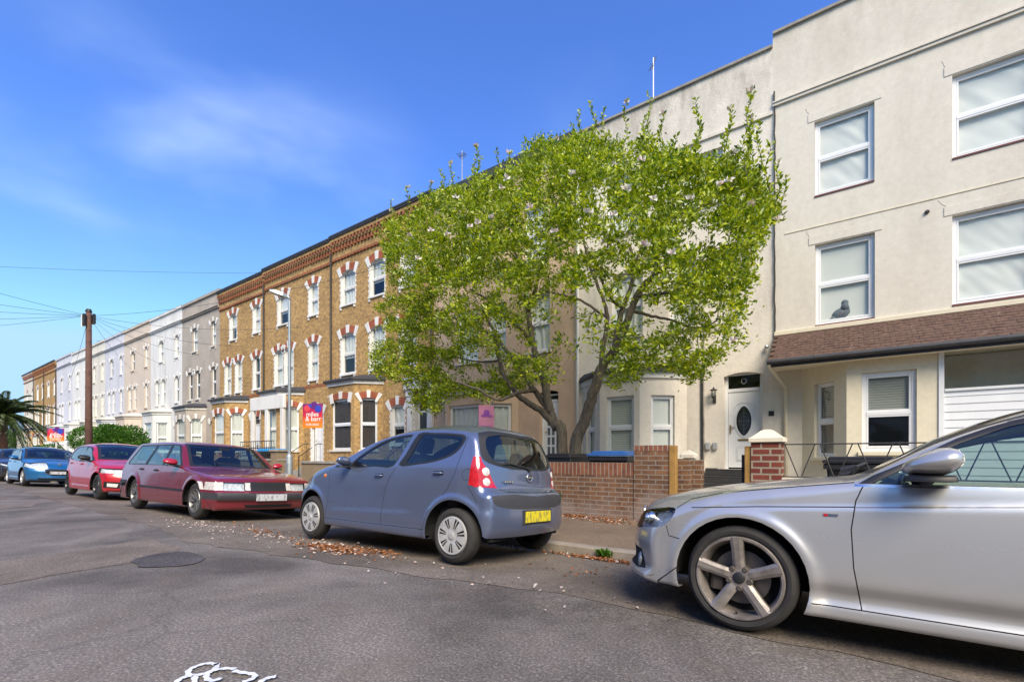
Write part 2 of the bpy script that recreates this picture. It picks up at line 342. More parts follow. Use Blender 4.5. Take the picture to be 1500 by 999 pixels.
M['blue_plastic'] = pbr('blue_plastic', (.03, .11, .33), .45, var=.15)
M['blue_bright'] = pbr('bright_blue_plastic', (.03, .32, .65), .45, var=.15)
M['iron'] = pbr('black_iron', (.03, .028, .026), .55, var=.35, scale=20, bump=.2)
M['dark_room'] = pbr('room_plaster', (.22, .20, .18), .95, var=.1)
M['door_grey'] = pbr('grey_door_paint', (.045, .055, .06), .35, var=.1)
M['glass'] = glassmat('window_glass', opac=.0, refl=.8, wav=.004)
M['glass_black'] = glassmat('black_glass', opac=.9, wav=.004)
M['glass_dark'] = glassmat('dark_window_glass', opac=.3, wav=.004)
M['blind'] = None
M['coping'] = pbr('coping', (.30, .28, .25), .9, var=.25, scale=5, bump=.3)
M['concrete'] = pbr('concrete', (.33, .30, .26), .9, var=.2, scale=6, bump=.3)
M['kerb'] = pbr('kerb_concrete', (.30, .26, .21), .9, var=.25, scale=3, bump=.4)
M['terracotta'] = pbr('chimney_pot', (.42, .30, .18), .8, var=.2)
M['galv'] = pbr('galvanised_steel', (.38, .42, .44), .45, metal=.5, var=.15, scale=5)
M['alu'] = pbr('aerial_metal', (.35, .36, .38), .4, metal=.7, var=.1)
M['wood_post'] = pbr('timber_post', (.36, .20, .05), .75, var=.2, scale=7, bump=.2)
M['pole_wood'] = pbr('pole_timber', (.12, .06, .045), .85, var=.25, scale=4, bump=.4)
M['wire'] = pbr('wire_black', (.05, .06, .08), .6, var=0)
M['brass'] = pbr('brass', (.55, .38, .12), .35, metal=.9, var=.1)
M['rubber_mat'] = pbr('black_step_rubber', (.03, .03, .033), .8, var=.2, bump=.2)
def curtain_mat(name, col, wave=0, stripes=0):
    m, nt, b, L = newmat(name); tc = N(nt, 'ShaderNodeTexCoord'); b.inputs['Base Color'].default_value = (*col, 1); b.inputs['Roughness'].default_value = .9
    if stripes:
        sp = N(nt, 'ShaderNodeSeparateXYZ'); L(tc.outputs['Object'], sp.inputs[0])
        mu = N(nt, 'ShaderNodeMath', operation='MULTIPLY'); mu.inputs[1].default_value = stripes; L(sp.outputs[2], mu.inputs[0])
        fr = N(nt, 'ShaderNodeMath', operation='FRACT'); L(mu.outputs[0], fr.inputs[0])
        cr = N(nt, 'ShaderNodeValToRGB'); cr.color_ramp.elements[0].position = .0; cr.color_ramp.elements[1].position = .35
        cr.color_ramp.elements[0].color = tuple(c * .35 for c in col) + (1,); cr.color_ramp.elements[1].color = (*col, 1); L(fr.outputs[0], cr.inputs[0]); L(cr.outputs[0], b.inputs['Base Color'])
    return m
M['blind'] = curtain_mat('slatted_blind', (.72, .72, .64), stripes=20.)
M['roller'] = curtain_mat('roller_blind', (.74, .73, .68))
M['cloth'] = curtain_mat('white_cloth', (.82, .81, .77))
M['net'] = curtain_mat('net_curtain', (.70, .70, .66))
M['dark_cloth'] = curtain_mat('dark_curtain', (.12, .10, .09))

# ---------------------------------------------------------------- ground, road, pavement
def asphalt(name, base, speck, brown=.3, scale=1., patch=.3, seed=0.):
    m, nt, b, L = newmat(name); tc = N(nt, 'ShaderNodeTexCoord')
    mpn = N(nt, 'ShaderNodeMapping'); mpn.inputs['Location'].default_value = (seed, seed * 2, 0); L(tc.outputs['Object'], mpn.inputs[0])
    n1 = N(nt, 'ShaderNodeTexNoise', Scale=60., Detail=5, Roughness=.85); L(mpn.outputs[0], n1.inputs[0])
    cr = N(nt, 'ShaderNodeValToRGB'); e = cr.color_ramp.elements; e[0].position = .34; e[0].color = tuple(c * .34 for c in base) + (1,); e[1].position = .54; e[1].color = (*base, 1)
    x = e.new(.68); x.color = (*speck, 1); L(n1.outputs[0], cr.inputs[0])
    n2 = N(nt, 'ShaderNodeTexNoise', Scale=.55, Detail=9, Roughness=.66, Distortion=.4); L(mpn.outputs[0], n2.inputs[0])
    r2 = N(nt, 'ShaderNodeMapRange'); r2.inputs[1].default_value = .38; r2.inputs[2].default_value = .62; r2.inputs[3].default_value = 1 - patch; r2.inputs[4].default_value = 1 + patch; L(n2.outputs[0], r2.inputs[0])
    mu = N(nt, 'ShaderNodeMixRGB', blend_type='MULTIPLY'); mu.inputs[0].default_value = 1; L(cr.outputs[0], mu.inputs[1]); L(r2.outputs[0], mu.inputs[2])
    n3 = N(nt, 'ShaderNodeTexNoise', Scale=2.3, Detail=8, Roughness=.7); L(mpn.outputs[0], n3.inputs[0])
    r3 = N(nt, 'ShaderNodeMapRange'); r3.inputs[1].default_value = .5; r3.inputs[2].default_value = .75; r3.inputs[3].default_value = 0; r3.inputs[4].default_value = brown; L(n3.outputs[0], r3.inputs[0])
    m3 = N(nt, 'ShaderNodeMixRGB'); m3.inputs[2].default_value = (.19, .145, .105, 1); L(r3.outputs[0], m3.inputs[0]); L(mu.outputs[0], m3.inputs[1])
    # fine cracks
    v = N(nt, 'ShaderNodeTexVoronoi', feature='DISTANCE_TO_EDGE', Scale=.55); 
    nd = N(nt, 'ShaderNodeTexNoise', Scale=3., Detail=6); L(mpn.outputs[0], nd.inputs[0])
    av = N(nt, 'ShaderNodeMixRGB'); av.inputs[0].default_value = .22; L(mpn.outputs[0], av.inputs[1]); L(nd.outputs[1], av.inputs[2]); L(av.outputs[0], v.inputs['Vector'])
    rc = N(nt, 'ShaderNodeMapRange'); rc.inputs[1].default_value = .0; rc.inputs[2].default_value = .008; rc.inputs[3].default_value = .45; rc.inputs[4].default_value = 0; L(v.outputs['Distance'], rc.inputs[0])
    gate = N(nt, 'ShaderNodeMath', operation='MULTIPLY'); L(rc.outputs[0], gate.inputs[0]); L(n2.outputs[0], gate.inputs[1])
    m4 = N(nt, 'ShaderNodeMixRGB'); m4.inputs[2].default_value = (.02, .018, .016, 1); L(gate.outputs[0], m4.inputs[0]); L(m3.outputs[0], m4.inputs[1])
    L(m4.outputs[0], b.inputs['Base Color']); b.inputs['Roughness'].default_value = .82; b.inputs['Specular IOR Level'].default_value = .35
    ad = N(nt, 'ShaderNodeMath', operation='MULTIPLY_ADD'); ad.inputs[1].default_value = 4.; L(n3.outputs[0], ad.inputs[0]); L(n1.outputs[0], ad.inputs[2])
    bp = N(nt, 'ShaderNodeBump', Strength=.55, Distance=.006); L(ad.outputs[0], bp.inputs['Height']); L(bp.outputs[0], b.inputs['Normal'])
    return m
M['road'] = asphalt('road_asphalt', (.165, .146, .128), (.42, .37, .31), brown=.45, patch=.42)
M['road_old'] = asphalt('old_asphalt', (.18, .15, .122), (.38, .32, .26), brown=.45, seed=4.)
M['road_light'] = asphalt('worn_asphalt', (.22, .18, .145), (.42, .35, .28), brown=.35, seed=9.)
M['road_dark'] = asphalt('fresh_asphalt', (.09, .08, .08), (.18, .165, .155), brown=.05, seed=13.)
M['pave'] = asphalt('pavement_asphalt', (.21, .155, .105), (.34, .27, .20), brown=.6, seed=21., patch=.2)
M['earth'] = pbr('garden_earth', (.10, .075, .05), .95, var=.4, scale=3, bump=.5)
M['garden'] = pbr('garden_paving', (.26, .23, .19), .95, var=.25, scale=2, bump=.3)
KY = 4.98; WY = 7.24; F = 12.5
def road_z(y):
    if y < 2.6: return 0.0
    t = min(1., (y - 2.6) / (KY - 2.6)); return -0.145 * (t ** 1.35)
def sheet(name, xs, ys, zf, mat, jit=0):
    b = MB(); n = len(ys)
    vs = [(x, y, zf(y)) for x in xs for y in ys]
    fs = [(i * n + j, (i + 1) * n + j, (i + 1) * n + j + 1, i * n + j + 1) for i in range(len(xs) - 1) for j in range(n - 1)]
    b.add(vs, fs); o = b.build(name, mat, smooth=True); tag(o, kind='structure'); return o
b = MB(); b.quad((-900, -600, -.40), (600, -600, -.40), (600, 900, -.40), (-900, 900, -.40)); tag(b.build('ground', M['earth']), kind='structure')
xs = list(np.linspace(-160, 40, 41))
sheet('road', xs, [-6.5, -3, 0, 2.6] + list(np.linspace(2.9, KY, 9)), road_z, M['road'])
def blob(name, pts, mat, dz, jit=.03, zf=road_z, sub=6):
    # irregular patch following the road surface, thin sheet
    P = []
    n = len(pts)
    for i in range(n):
        a, c = Vector(pts[i]), Vector(pts[(i + 1) % n])
        k = max(1, int((c - a).length / .10)) if sub else 1
        k = min(k, 160)
        for j in range(k):
            q = a.lerp(c, j / k); P.append((q.x + jit * .8 * math.sin(q.x * 9 + q.y * 5) + random.uniform(-jit, jit) * .5, q.y + jit * math.sin(q.x * 7 + 1) + random.uniform(-jit, jit) * .5))
    bm = bmesh.new(); vs = [bm.verts.new((x, y, 0)) for x, y in P]; bm.faces.new(vs)
    bmesh.ops.triangulate(bm, faces=bm.faces[:])
    for yy in np.arange(2.6, KY, .26):
        bmesh.ops.bisect_plane(bm, geom=bm.verts[:] + bm.edges[:] + bm.faces[:], plane_co=(0, yy, 0), plane_no=(0, 1, 0))
    bmesh.ops.recalc_face_normals(bm, faces=bm.faces[:])
    for v in bm.verts: v.co.z = zf(v.co.y) + dz
    if bm.faces and sum(f.normal.z for f in bm.faces) < 0: bmesh.ops.reverse_faces(bm, faces=bm.faces[:])
    me = bpy.data.meshes.new(name); bm.to_mesh(me); bm.free(); me.materials.append(mat)
    o = bpy.data.objects.new(name, me); COL.objects.link(o); tag(o, kind='structure'); return o
# older lighter strip where the cars park
edge = [GR(p[0], p[1]) for p in [(20, 716), (60, 728), (150, 752), (230, 772), (275, 795), (300, 797), (400, 812), (500, 826), (640, 846), (760, 858), (900, 880), (1000, 905)]]
edge = [(-60, 2.6)] + [(e[0], min(e[1], 3.3)) for e in edge] + [(6, 2.7)]
blob('parking_lane', [(6, KY - .002), (-60, KY - .002)] + edge, M['road_old'], .004)
blob('worn_road_strip', [GR(*p) for p in [(-260, 850), (0, 822), (120, 806), (190, 794), (228, 791), (262, 804), (250, 812), (200, 822), (120, 836), (0, 858), (-260, 880)]], M['road_light'], .004, jit=.035)
blob('road_repair_patch', [GR(*p) for p in [(193, 823), (203, 818), (220, 814), (240, 810), (262, 808), (280, 809), (292, 813), (298, 818), (293, 823), (280, 827), (260, 830), (240, 831), (218, 832), (200, 832), (201, 827)]], M['road_dark'], .008, jit=.012)
blob('pale_road_scar', [GR(*p) for p in [(-40, 743), (50, 738), (48, 742), (-40, 748)]], M['road_light'], .005, jit=.01)
blob('pale_road_scar', [GR(*p) for p in [(-30, 726), (10, 727), (8, 731), (-30, 731)]], M['road_light'], .005, jit=.01)
# pavement and kerb
pz0, pz1 = -.035, .005
sheet('pavement', xs, [KY + .13, 6.2, WY + .02], lambda y: pz0 + (pz1 - pz0) * (y - KY) / (WY - KY), M['pave'])
b = MB()
for i in range(120):
    x = -80 + i * .915
    if x > 12: break
    dz = random.uniform(-.004, .004)
    b.add([(x, KY, -.2), (x + .909, KY, -.2), (x + .909, KY, pz0 - .012 + dz), (x, KY, pz0 - .012 + dz), (x, KY + .014, pz0 + .002 + dz), (x + .909, KY + .014, pz0 + .002 + dz), (x + .909, KY + .135, pz0 + .004 + dz), (x, KY + .135, pz0 + .004 + dz)],
          [(0, 1, 2, 3), (3, 2, 5, 4), (4, 5, 6, 7)])
tag(b.build('kerb', M['kerb']), kind='structure')
sheet('front_gardens', xs, [WY + .02, 9, F + .1], lambda y: 0.0, M['garden'])
# near pavement behind the camera
sheet('near_pavement', xs, [-11, -6.5], lambda y: .02, M['pave'])

# ---------------------------------------------------------------- houses
def frameM(p0, u, n):       # local (u, d, z) -> world ; d is outwards
    u = Vector((u[0], u[1], 0)).normalized(); n = Vector((n[0], n[1], 0)).normalized()
    m = Matrix.Identity(4)
    m[0][0], m[1][0] = u.x, u.y; m[0][1], m[1][1] = n.x, n.y
    m[0][3], m[1][3] = p0[0], p0[1]
    return m
FM = frameM((0, F), (1, 0), (0, -1))            # the terrace front: u = world x
def wall_panel(b, Mx, u0, u1, z0, z1, ops, th=.24, rev=.13, mi=0, mr=0):
    """front skin with real openings; ops: (ua,ub,za,zb[,rise])"""
    old = b.M; b.M = Mx
    us = sorted(set([u0, u1] + [v for o in ops for v in (o[0], o[1]) if u0 < v < u1])); zs = sorted(set([z0, z1] + [v for o in ops for v in (o[2], o[3]) if z0 < v < z1]))
    for i in range(len(us) - 1):
        for j in range(len(zs) - 1):
            cu, cz = (us[i] + us[i + 1]) / 2, (zs[j] + zs[j + 1]) / 2
            if any(o[0] < cu < o[1] and o[2] < cz < o[3] for o in ops): continue
            b.quad((us[i], 0, zs[j]), (us[i + 1], 0, zs[j]), (us[i + 1], 0, zs[j + 1]), (us[i], 0, zs[j + 1]), mi)
            b.quad((us[i], -th, zs[j]), (us[i], -th, zs[j + 1]), (us[i + 1], -th, zs[j + 1]), (us[i + 1], -th, zs[j]), mi)
    for o in ops:
        ua, ub, za, zb = o[:4]
        b.quad((ua, 0, za), (ua, 0, zb), (ua, -th, zb), (ua, -th, za), mr)
        b.quad((ub, 0, za), (ub, -th, za), (ub, -th, zb), (ub, 0, zb), mr)
        b.quad((ua, 0, za), (ua, -th, za), (ub, -th, za), (ub, 0, za), mr)
        rise = o[4] if len(o) > 4 else 0
        if not rise: b.quad((ua, 0, zb), (ub, 0, zb), (ub, -th, zb), (ua, -th, zb), mr)
        else:
            n = 8
            def arc(t): return zb - rise * (2 * t - 1) ** 2
            for k in range(n):
                t0, t1 = k / n, (k + 1) / n; a, c = ua + (ub - ua) * t0, ua + (ub - ua) * t1
                if k not in (3, 4) or True:
                    b.quad((a, 0, arc(t0)), (c, 0, arc(t1)), (c, 0, zb), (a, 0, zb), mi)
                b.quad((a, 0, arc(t0)), (a, -th, arc(t0)), (c, -th, arc(t1)), (c, 0, arc(t1)), mr)
    b.M = old

from mathutils.noise import noise as nse
CUR = {'blind': 'blind', 'roller': 'roller', 'cloth': 'cloth', 'net': 'net', 'dark': 'dark_cloth'}
def window(root, Mx, ua, ub, za, zb, style='sash', cur='net', frame='upvc', dep=.10, fw=.055, split=.5, sill=None, glass='glass', curh=1.0, label=None, sillm='stone', halves=1):
    b = MB(Mx); d0, d1 = -dep - .05, -dep
    e = .002
    def bar(x0, x1, z0, z1, p=0.): b.bbox(x0, x1, d0, d1 + p, z0, z1, .006)
    bar(ua + e, ua + fw, za + e, zb - e); bar(ub - fw, ub - e, za + e, zb - e)
    bar(ua + fw, ub - fw, za + e, za + fw, -.003); bar(ua + fw, ub - fw, zb - fw, zb - e, -.003)
    zm = za + (zb - za) * split
    panes = []
    cols = [(ua + fw, ub - fw)]
    if halves > 1:
        ww = (ub - ua - 2 * fw) / halves; cols = []
        for k in range(halves):
            cols.append((ua + fw + k * ww + (.03 if k else 0), ua + fw + (k + 1) * ww - (.03 if k < halves - 1 else 0)))
            if k: bar(ua + fw + k * ww - .03, ua + fw + k * ww + .03, za + fw, zb - fw, -.004)
    for (c0, c1) in cols:
        if style == 'sash':
            bar(c0, c1, zm - .035, zm + .035, .008)
            s = .035
            for (q0, q1, p) in ((za + fw, zm - .035, .004), (zm + .035, zb - fw, -.008)):
                bar(c0, c0 + s, q0, q1, p); bar(c1 - s, c1, q0, q1, p); bar(c0 + s, c1 - s, q0, q0 + s, p - .002); bar(c0 + s, c1 - s, q1 - s, q1, p - .002)
                panes.append((c0 + s, c1 - s, q0 + s, q1 - s))
        else: panes.append((c0, c1, za + fw, zb - fw))
    w = b.build('window', M[frame], root)
    if label: w['label'] = label
    g = MB(Mx)
    for p in panes:
        dd = d0 + .02; tl = random.uniform(-.002, .002)
        g.quad((p[0] - .01, dd + tl, p[2] - .01), (p[1] + .01, dd, p[2] - .01), (p[1] + .01, dd + tl, p[3] + .01), (p[0] - .01, dd, p[3] + .01))
    g.build('pane', M[glass], w)
    if cur:
        c = MB(Mx); n = 44; dd = d0 - .03
        zt_, zb_ = zb, zb - (zb - za) * curh
        vs = []; rows = 26; sd_ = random.uniform(0, 90)
        ph = random.uniform(0, 6)
        for r in range(rows + 1):
            for k in range(n + 1):
                t = k / n; z = zt_ + (zb_ - zt_) * r / rows
                if cur == 'net': off = .022 * math.sin(t * (ub - ua) * 34 + 2.5 * nse(Vector((t * 3, r * .1, sd_)))) * (1 + nse(Vector((t * 5, 0, sd_))))
                elif cur == 'cloth': sg = z + .35 * (t - .5) ** 2 * (1 if sd_ > 45 else -1) + (t - .5) * .3 * math.sin(sd_); dg = t * (ub - ua) + (sg - za) * (.7 if sd_ > 45 else -.7); off = .03 * nse(Vector((dg * 2.2, sg * 1.6, sd_))) + .014 * nse(Vector((dg * 6, sg * 2.6, sd_ + 7))); z -= .10 * math.sin(math.pi * t) * (1 if r == 0 else 0)
                else: off = 0
                vs.append((ua - .05 + (ub - ua + .1) * t, dd + off, z))
        c.add(vs, [(r * (n + 1) + k, r * (n + 1) + k + 1, (r + 1) * (n + 1) + k + 1, (r + 1) * (n + 1) + k) for r in range(rows) for k in range(n)])
        c.build('blind' if cur in ('blind', 'roller') else 'curtain', M[CUR[cur]], w, smooth=True)
    if sill:
        s = MB(Mx); tn = sillm == 'sill_red'; s.bbox(ua - (.0 if tn else .06), ub + (.0 if tn else .06), -dep, .02 if tn else .07, za - (.04 if tn else .075), za - .003, .006)
        if sill == 'brackets':
            for q in (ua - .03, ub - .06):
                s.box(q, q + .09, .001, .05, za - .2, za - .076)
        s.build('sill', M[sillm], w)
    return w
def arch_head(b, Mx, ua, ub, zb, rise=.1, h=.30, over=.14, mred=1, mwhite=2, blocks=5):
    """segmental voussoir arch; ends and key white; proud of the wall"""
    old = b.M; b.M = Mx
    W_ = (ub - ua) / 2; c = (ua + ub) / 2
    Rr = (W_ * W_ + rise * rise) / (2 * rise); zc = zb - Rr
    a_in = math.asin(min(1, W_ / Rr)); a_out = a_in + over / Rr
    pat = {5: [1, 0, 1, 0, 1], 7: [1, 0, 1, 0, 1, 0, 1], 3: [0, 0, 0]}[blocks]
    wts = [(.75 if p else 1.45) for p in pat]
    if blocks == 3: wts = [1, 1, 1]
    tot = sum(wts); a = -a_out
    for k, p in enumerate(pat):
        a2 = a + 2 * a_out * wts[k] / tot
        n = 3
        for q in range(n):
            b0, b1 = a + (a2 - a) * q / n, a + (a2 - a) * (q + 1) / n
            ri = Rr + .002; ro = Rr + h + (.05 if p else 0); lo = 0.0
            if (k in (0, len(pat) - 1)) and p: ri -= .10
            pr = .035 if p else .014
            P = [(c + ri * math.sin(b0), zc + ri * math.cos(b0)), (c + ri * math.sin(b1), zc + ri * math.cos(b1)), (c + ro * math.sin(b1), zc + ro * math.cos(b1)), (c + ro * math.sin(b0), zc + ro * math.cos(b0))]
            b.prism(P, lambda t: (t[0], pr, t[1]), lambda t: (t[0], .001, t[1]), mwhite if p else mred)
        a = a2
    b.M = old
def quoins(b, Mx, ua, ub, za, zb, mi=2):
    old = b.M; b.M = Mx; z = za; k = 0
    while z < zb - .12:
        wdt = .05 if k % 2 else .09
        wdt += random.uniform(-.015, .015)
        b.box(ua - wdt, ua - .001, .001, .012, z, z + .1, mi); b.box(ub + .001, ub + wdt, .001, .012, z, z + .1, mi)
        z += .11; k += 1
    b.M = old
def shell(root, x0, x1, zt, depth, mat, name='walls', floors=(3.8, 7.0), zbase=-.3, roofm='slate'):
    b = MB(); y0 = F + .24; y1 = F + depth
    b.box(x0, x0 + .12, y0, y1, zbase, zt); b.box(x1 - .12, x1, y0, y1, zbase, zt); b.box(x0 + .121, x1 - .121, y1 - .2, y1, zbase, zt)
    b.build('side_walls', M[mat], root)
    b = MB()
    for z in floors: b.box(x0 + .12, x1 - .12, y0 + .001, y1 - .21, z, z + .25)
    b.box(x0 + .12, x1 - .12, y0 + 3.2, y0 + 3.3, .6, zt - .9)
    b.box(x0 + .12, x1 - .12, y0 + .001, y1 - .21, zbase, .62)
    b.build('inner_floors', M['dark_room'], root)
    b = MB(); b.box(x0 + .121, x1 - .121, y0 + .001, y1 - .21, zt - .75, zt - .55); b.build('roof', M[roofm], root)
def canted_bay(root, xa, xb, p, c, z0, z1, wall, front_ops, side_ops, cur='net', roof='lead', frame='upvc', arch=None, rise=0., ledge=.16, split=.5, heads=None, curs=None, glass='glass', plinth=None, label=None, side_sel=(0, 1), fascia='white_paint'):
    pts = [(xa, F), (xa + c, F - p), (xb - c, F - p), (xb, F)]
    mats = [M[wall], M['arch_red'], M['white_paint']]
    b = MB()
    for k in range(3):
        a, d = Vector(pts[k]), Vector(pts[k + 1]); u = (d - a); ln = u.length; u.normalize(); n = Vector((u.y, -u.x))
        Mx = frameM(a, u, n)
        ops = front_ops if k == 1 else side_ops
        ops = [((o[0] * ln), (o[1] * ln), o[2], o[3]) + ((rise,) if rise else ()) for o in ops]
        wall_panel(b, Mx, 0, ln, z0, z1, ops, th=.2, rev=.1)
        if arch:
            for o in ops: arch_head(b, Mx, o[0], o[1], o[3], rise=.09, h=.26, over=.05, mred=1 if arch == 'red' else 0, mwhite=2, blocks=5)
    bw = b.build('bay', mats, root)
    for k in range(3):
        a, d = Vector(pts[k]), Vector(pts[k + 1]); u = (d - a); ln = u.length; u.normalize(); n = Vector((u.y, -u.x)); Mx = frameM(a, u, n)
        for i, o in enumerate(front_ops if k == 1 else side_ops):
            window(root, Mx, o[0] * ln, o[1] * ln, o[2], o[3], cur=(curs[k] if curs else cur), frame=frame, dep=.07, split=split, sill='plain', glass=glass)
    # roof slab following the bay outline
    def off(q): 
        return [(xa - q, F), (xa + c - q * .5, F - p - q), (xb - c + q * .5, F - p - q), (xb + q, F)]
    r = MB(); r.zprism([(x, y - .003) if i in (0, 3) else (x, y) for i, (x, y) in enumerate(off(.06))], z1 - .16, z1 + .0, 0); r.build('bay_fascia', M[fascia], root)
    r = MB(); P = off(ledge); r.zprism([(x, y - .002) if i in (0, 3) else (x, y) for i, (x, y) in enumerate(P)], z1 + .001, z1 + .07, 0)
    Q = off(-.05); n0 = len(r.v)
    r.add([(x, y, z1 + .071) for x, y in P] + [(x, (y if i in (1, 2) else F - .002) + (.25 if i in (1, 2) else 0), z1 + .24) for i, (x, y) in enumerate(Q)], [(0, 1, 5, 4), (1, 2, 6, 5), (2, 3, 7, 6), (4, 5, 6, 7)], 0)
    r.build('bay_roof', M[roof], root)
def flat_cornice(root, x0, x1, zt, mat='stone', coping='coping', string=None, proud=.05):
    b = MB(FM)
    b.box(x0 + .002, x1 - .002, -.30, .06, zt, zt + .06); b.build('coping', M[coping], root)
    if string:
        s = MB(FM)
        for z, h, pr in string: s.box(x0 + .002, x1 - .002, .001, pr, z, z + h)
        s.build('string_course', M[mat], root)
def chimney(root, x, y, z0, z1, mat='brick_yellow', pots=2, w=.9):
    b = MB(); b.box(x - w / 2, x + w / 2, y, y + .5, z0, z1); b.box(x - w / 2 - .05, x + w / 2 + .05, y - .05, y + .55, z1 + .001, z1 + .12)
    c = b.build('chimney', M[mat], root)
    for k in range(pots):
        q = MB(); q.lathe([(.11, 0), (.10, .35), (.13, .37), (.13, .42), (.09, .42)], 10, c=(x - w / 2 + (k + .5) * w / pots, y + .25, z1 + .12)); q.build('chimney_pot', M['terracotta'], c, smooth=True)
def pane_door(root, Mx, ua, ub, za, zb, mat, fan=None, label=None, dep=.16, col_knob='brass', panels='classic', frame='upvc'):
    zd = fan if fan else zb
    b = MB(Mx); fw = .07
    b.bbox(ua + .002, ua + fw, -dep - .06, -dep, za, zb, .006); b.bbox(ub - fw, ub - .002, -dep - .06, -dep, za, zb, .006); b.bbox(ua + fw, ub - fw, -dep - .06, -dep, zb - .06, zb - .002, .006)
    if fan: b.bbox(ua + fw, ub - fw, -dep - .06, -dep, zd, zd + .07, .006)
    fr = b.build('door_frame', M[frame], root)
    d = MB(Mx); dd = -dep - .02
    d.bbox(ua + fw + .003, ub - fw - .003, dd - .05, dd, za + .03, zd - .003, .008)
    if panels == 'classic':
        cu = (ua + ub) / 2; w2 = (ub - ua) / 2 - fw - .09
        for (p0, p1) in ((za + .2, za + .75), (za + .95, zd - .18)):
            for (s0, s1) in ((cu - w2, cu - .04), (cu + .04, cu + w2)):
                d.bbox(s0, s1, dd, dd + .012, p0, p1, .01)
    dr = d.build('door', M[mat], root)
    if label: dr['label'] = label
    if fan:
        g = MB(Mx); g.quad((ua + fw, dd - .01, zd + .07), (ub - fw, dd - .01, zd + .07), (ub - fw, dd - .01, zb - .06), (ua + fw, dd - .01, zb - .06)); g.build('fanlight', M['glass_dark'], fr)
    k = MB(Mx); k.sphere((ua + fw + .09, dd + .03, za + 1.0), .028, 8, 6); k.build('door_handle', M[col_knob], dr, smooth=True)
    return dr

# ===== house with the tiled porch roof, far right of the picture
X0 = WX(1132, F)
x0, x1, zt = X0, 6.4, 10.95
h = thing('terraced_house', 'cream rendered house with brown tiled porch roof and cloths hung in its upper windows', 'house', (x0, F, 0), group='terraced houses along the street')
wz = lambda px0, px1, pyt, pyb: (WX(px0, F), WX(px1, F), WZ((px0 + px1) / 2, pyb, F), WZ((px0 + px1) / 2, pyt, F))
W = [wz(1193, 1281, 163.7, 275.5), wz(1395, 1527, 88, 214), wz(1194, 1281.5, 349.5, 470.5), wz(1395, 1527, 302, 437)]
bx0, bx1 = WX(1175, F), 1.5
ops = [tuple(q) for q in W] + [(bx0 + .9, 1.40, .9, 2.9), (1.9, 5.6, .6, 2.95)]
b = MB(); wall_panel(b, FM, x0, x1, -.3, zt, ops); b.build('front_wall', [M['cream']], h)
shell(h, x0, x1, zt, 9, 'cream')
lab = ['window hung with a sagging white cloth', 'wide window hung with a folded white cloth', 'window with grey pigeon on its inner ledge', 'wide window with a drooping white curtain']
for q, c, l in zip(W, ['cloth', 'cloth', 'roller', 'cloth'], lab):
    window(h, FM, *q, cur=c, label=l, dep=.085, fw=.07, sill='plain', sillm='sill_red')
# pigeon on the ledge inside the lower left window is a thing of its own (built below)
flat_cornice(h, x0, x1, zt, 'cream', string=[(WZ(1282, 100, F) - .02, .06, .05), (WZ(1282, 100, F) + .045, .03, .075)])
for q in W: b = MB(FM); b.box(q[0] - .12, q[1] + .12, .001, .012, q[3] + .02, q[3] + .2); b.build('plaster_head', M['cream'], h)
zl = WZ(1240, 337, F) + .16
b = MB(FM); b.box(WX(1150, F), x1 - .01, .001, .014, zl + .06, zl + .085); b.build('plaster_line', M['cream_smooth'], h)
# hairline cracks and water streaks on the upper wall
for (u, z, du, dz, n_) in ((W[0][0] - .02, W[0][3] + .05, -.16, .32, 7), (W[1][0] - .02, W[1][3] + .05, -.14, .30, 7), (W[2][0] - .02, W[2][3] + .05, -.15, .3, 7), (W[3][0], W[3][3] + .05, -.2, .32, 7)):
    b = MB(FM); b.tube([(u + du * k / n_ + random.uniform(-.012, .012), .001, z + dz * k / n_ + random.uniform(-.012, .012)) for k in range(n_ + 1)], .0035, 4); b.build('crack', M['concrete'], h)
# bay with canted left side, front face and boarded porch
p_ = .9; fy = F - p_
cxl = WX(1240, fy)
b = MB()
MC = frameM((bx0, F), (cxl - bx0, -p_), (-p_, -(cxl - bx0))); ln = math.hypot(cxl - bx0, p_)
zbt = 3.02
opc = [(ln * .30, ln * .74, 1.02, 2.62)]
wall_panel(b, MC, 0, ln, -.3, zbt, opc, th=.2)
MF = frameM((0, fy), (1, 0), (0, -1)); opf = [(WX(1262, fy), WX(1343, fy), WZ(1303, 661, fy), WZ(1303, 543, fy))]
wall_panel(b, MF, cxl, 1.47, -.3, zbt, opf, th=.2)
b.build('bay', [M['cream_smooth']], h)
b = MB(); b.box(5.9, 6.4, fy, F - .001, -.3, zbt); b.build('porch_pier', [M['cream_smooth']], h)
window(h, MC, *opc[0], cur='blind', dep=.07, fw=.05, split=.48, curh=.55, sill='plain', sillm='cream_smooth', glass='glass_dark')
window(h, MF, *opf[0], cur='blind', dep=.07, fw=.075, split=.48, curh=.55, sill='plain', sillm='cream_smooth', glass='glass_dark')
b = MB(MF)                       # boarded porch front
zg0 = WZ(1430, 567, fy); zg1 = WZ(1430, 508, fy)
for k in range(14):
    z = .25 + k * .145
    if z + .145 > zg0 - .05: 
        b.prism([(z, 0), (zg0 - .045, 0), (zg0 - .045, .012), (z, .02)], lambda t: (1.56, -.02 + t[1], t[0]), lambda t: (5.84, -.02 + t[1], t[0])); break
    b.prism([(z, 0), (z + .143, 0), (z + .143, .008), (z + .012, .02), (z, .014)], lambda t: (1.56, -.02 + t[1], t[0]), lambda t: (5.84, -.02 + t[1], t[0]))
b.box(1.56, 5.84, -.12, -.021, .0, zg0 - .05)
b.build('porch_boarding', M['upvc'], h)
b = MB(MF); 
for (a, c, z0_, z1_) in ((1.475, 1.555, .0, zbt), (5.845, 5.895, .0, zbt)): b.bbox(a, c, -.1, .025, z0_, z1_, .006)
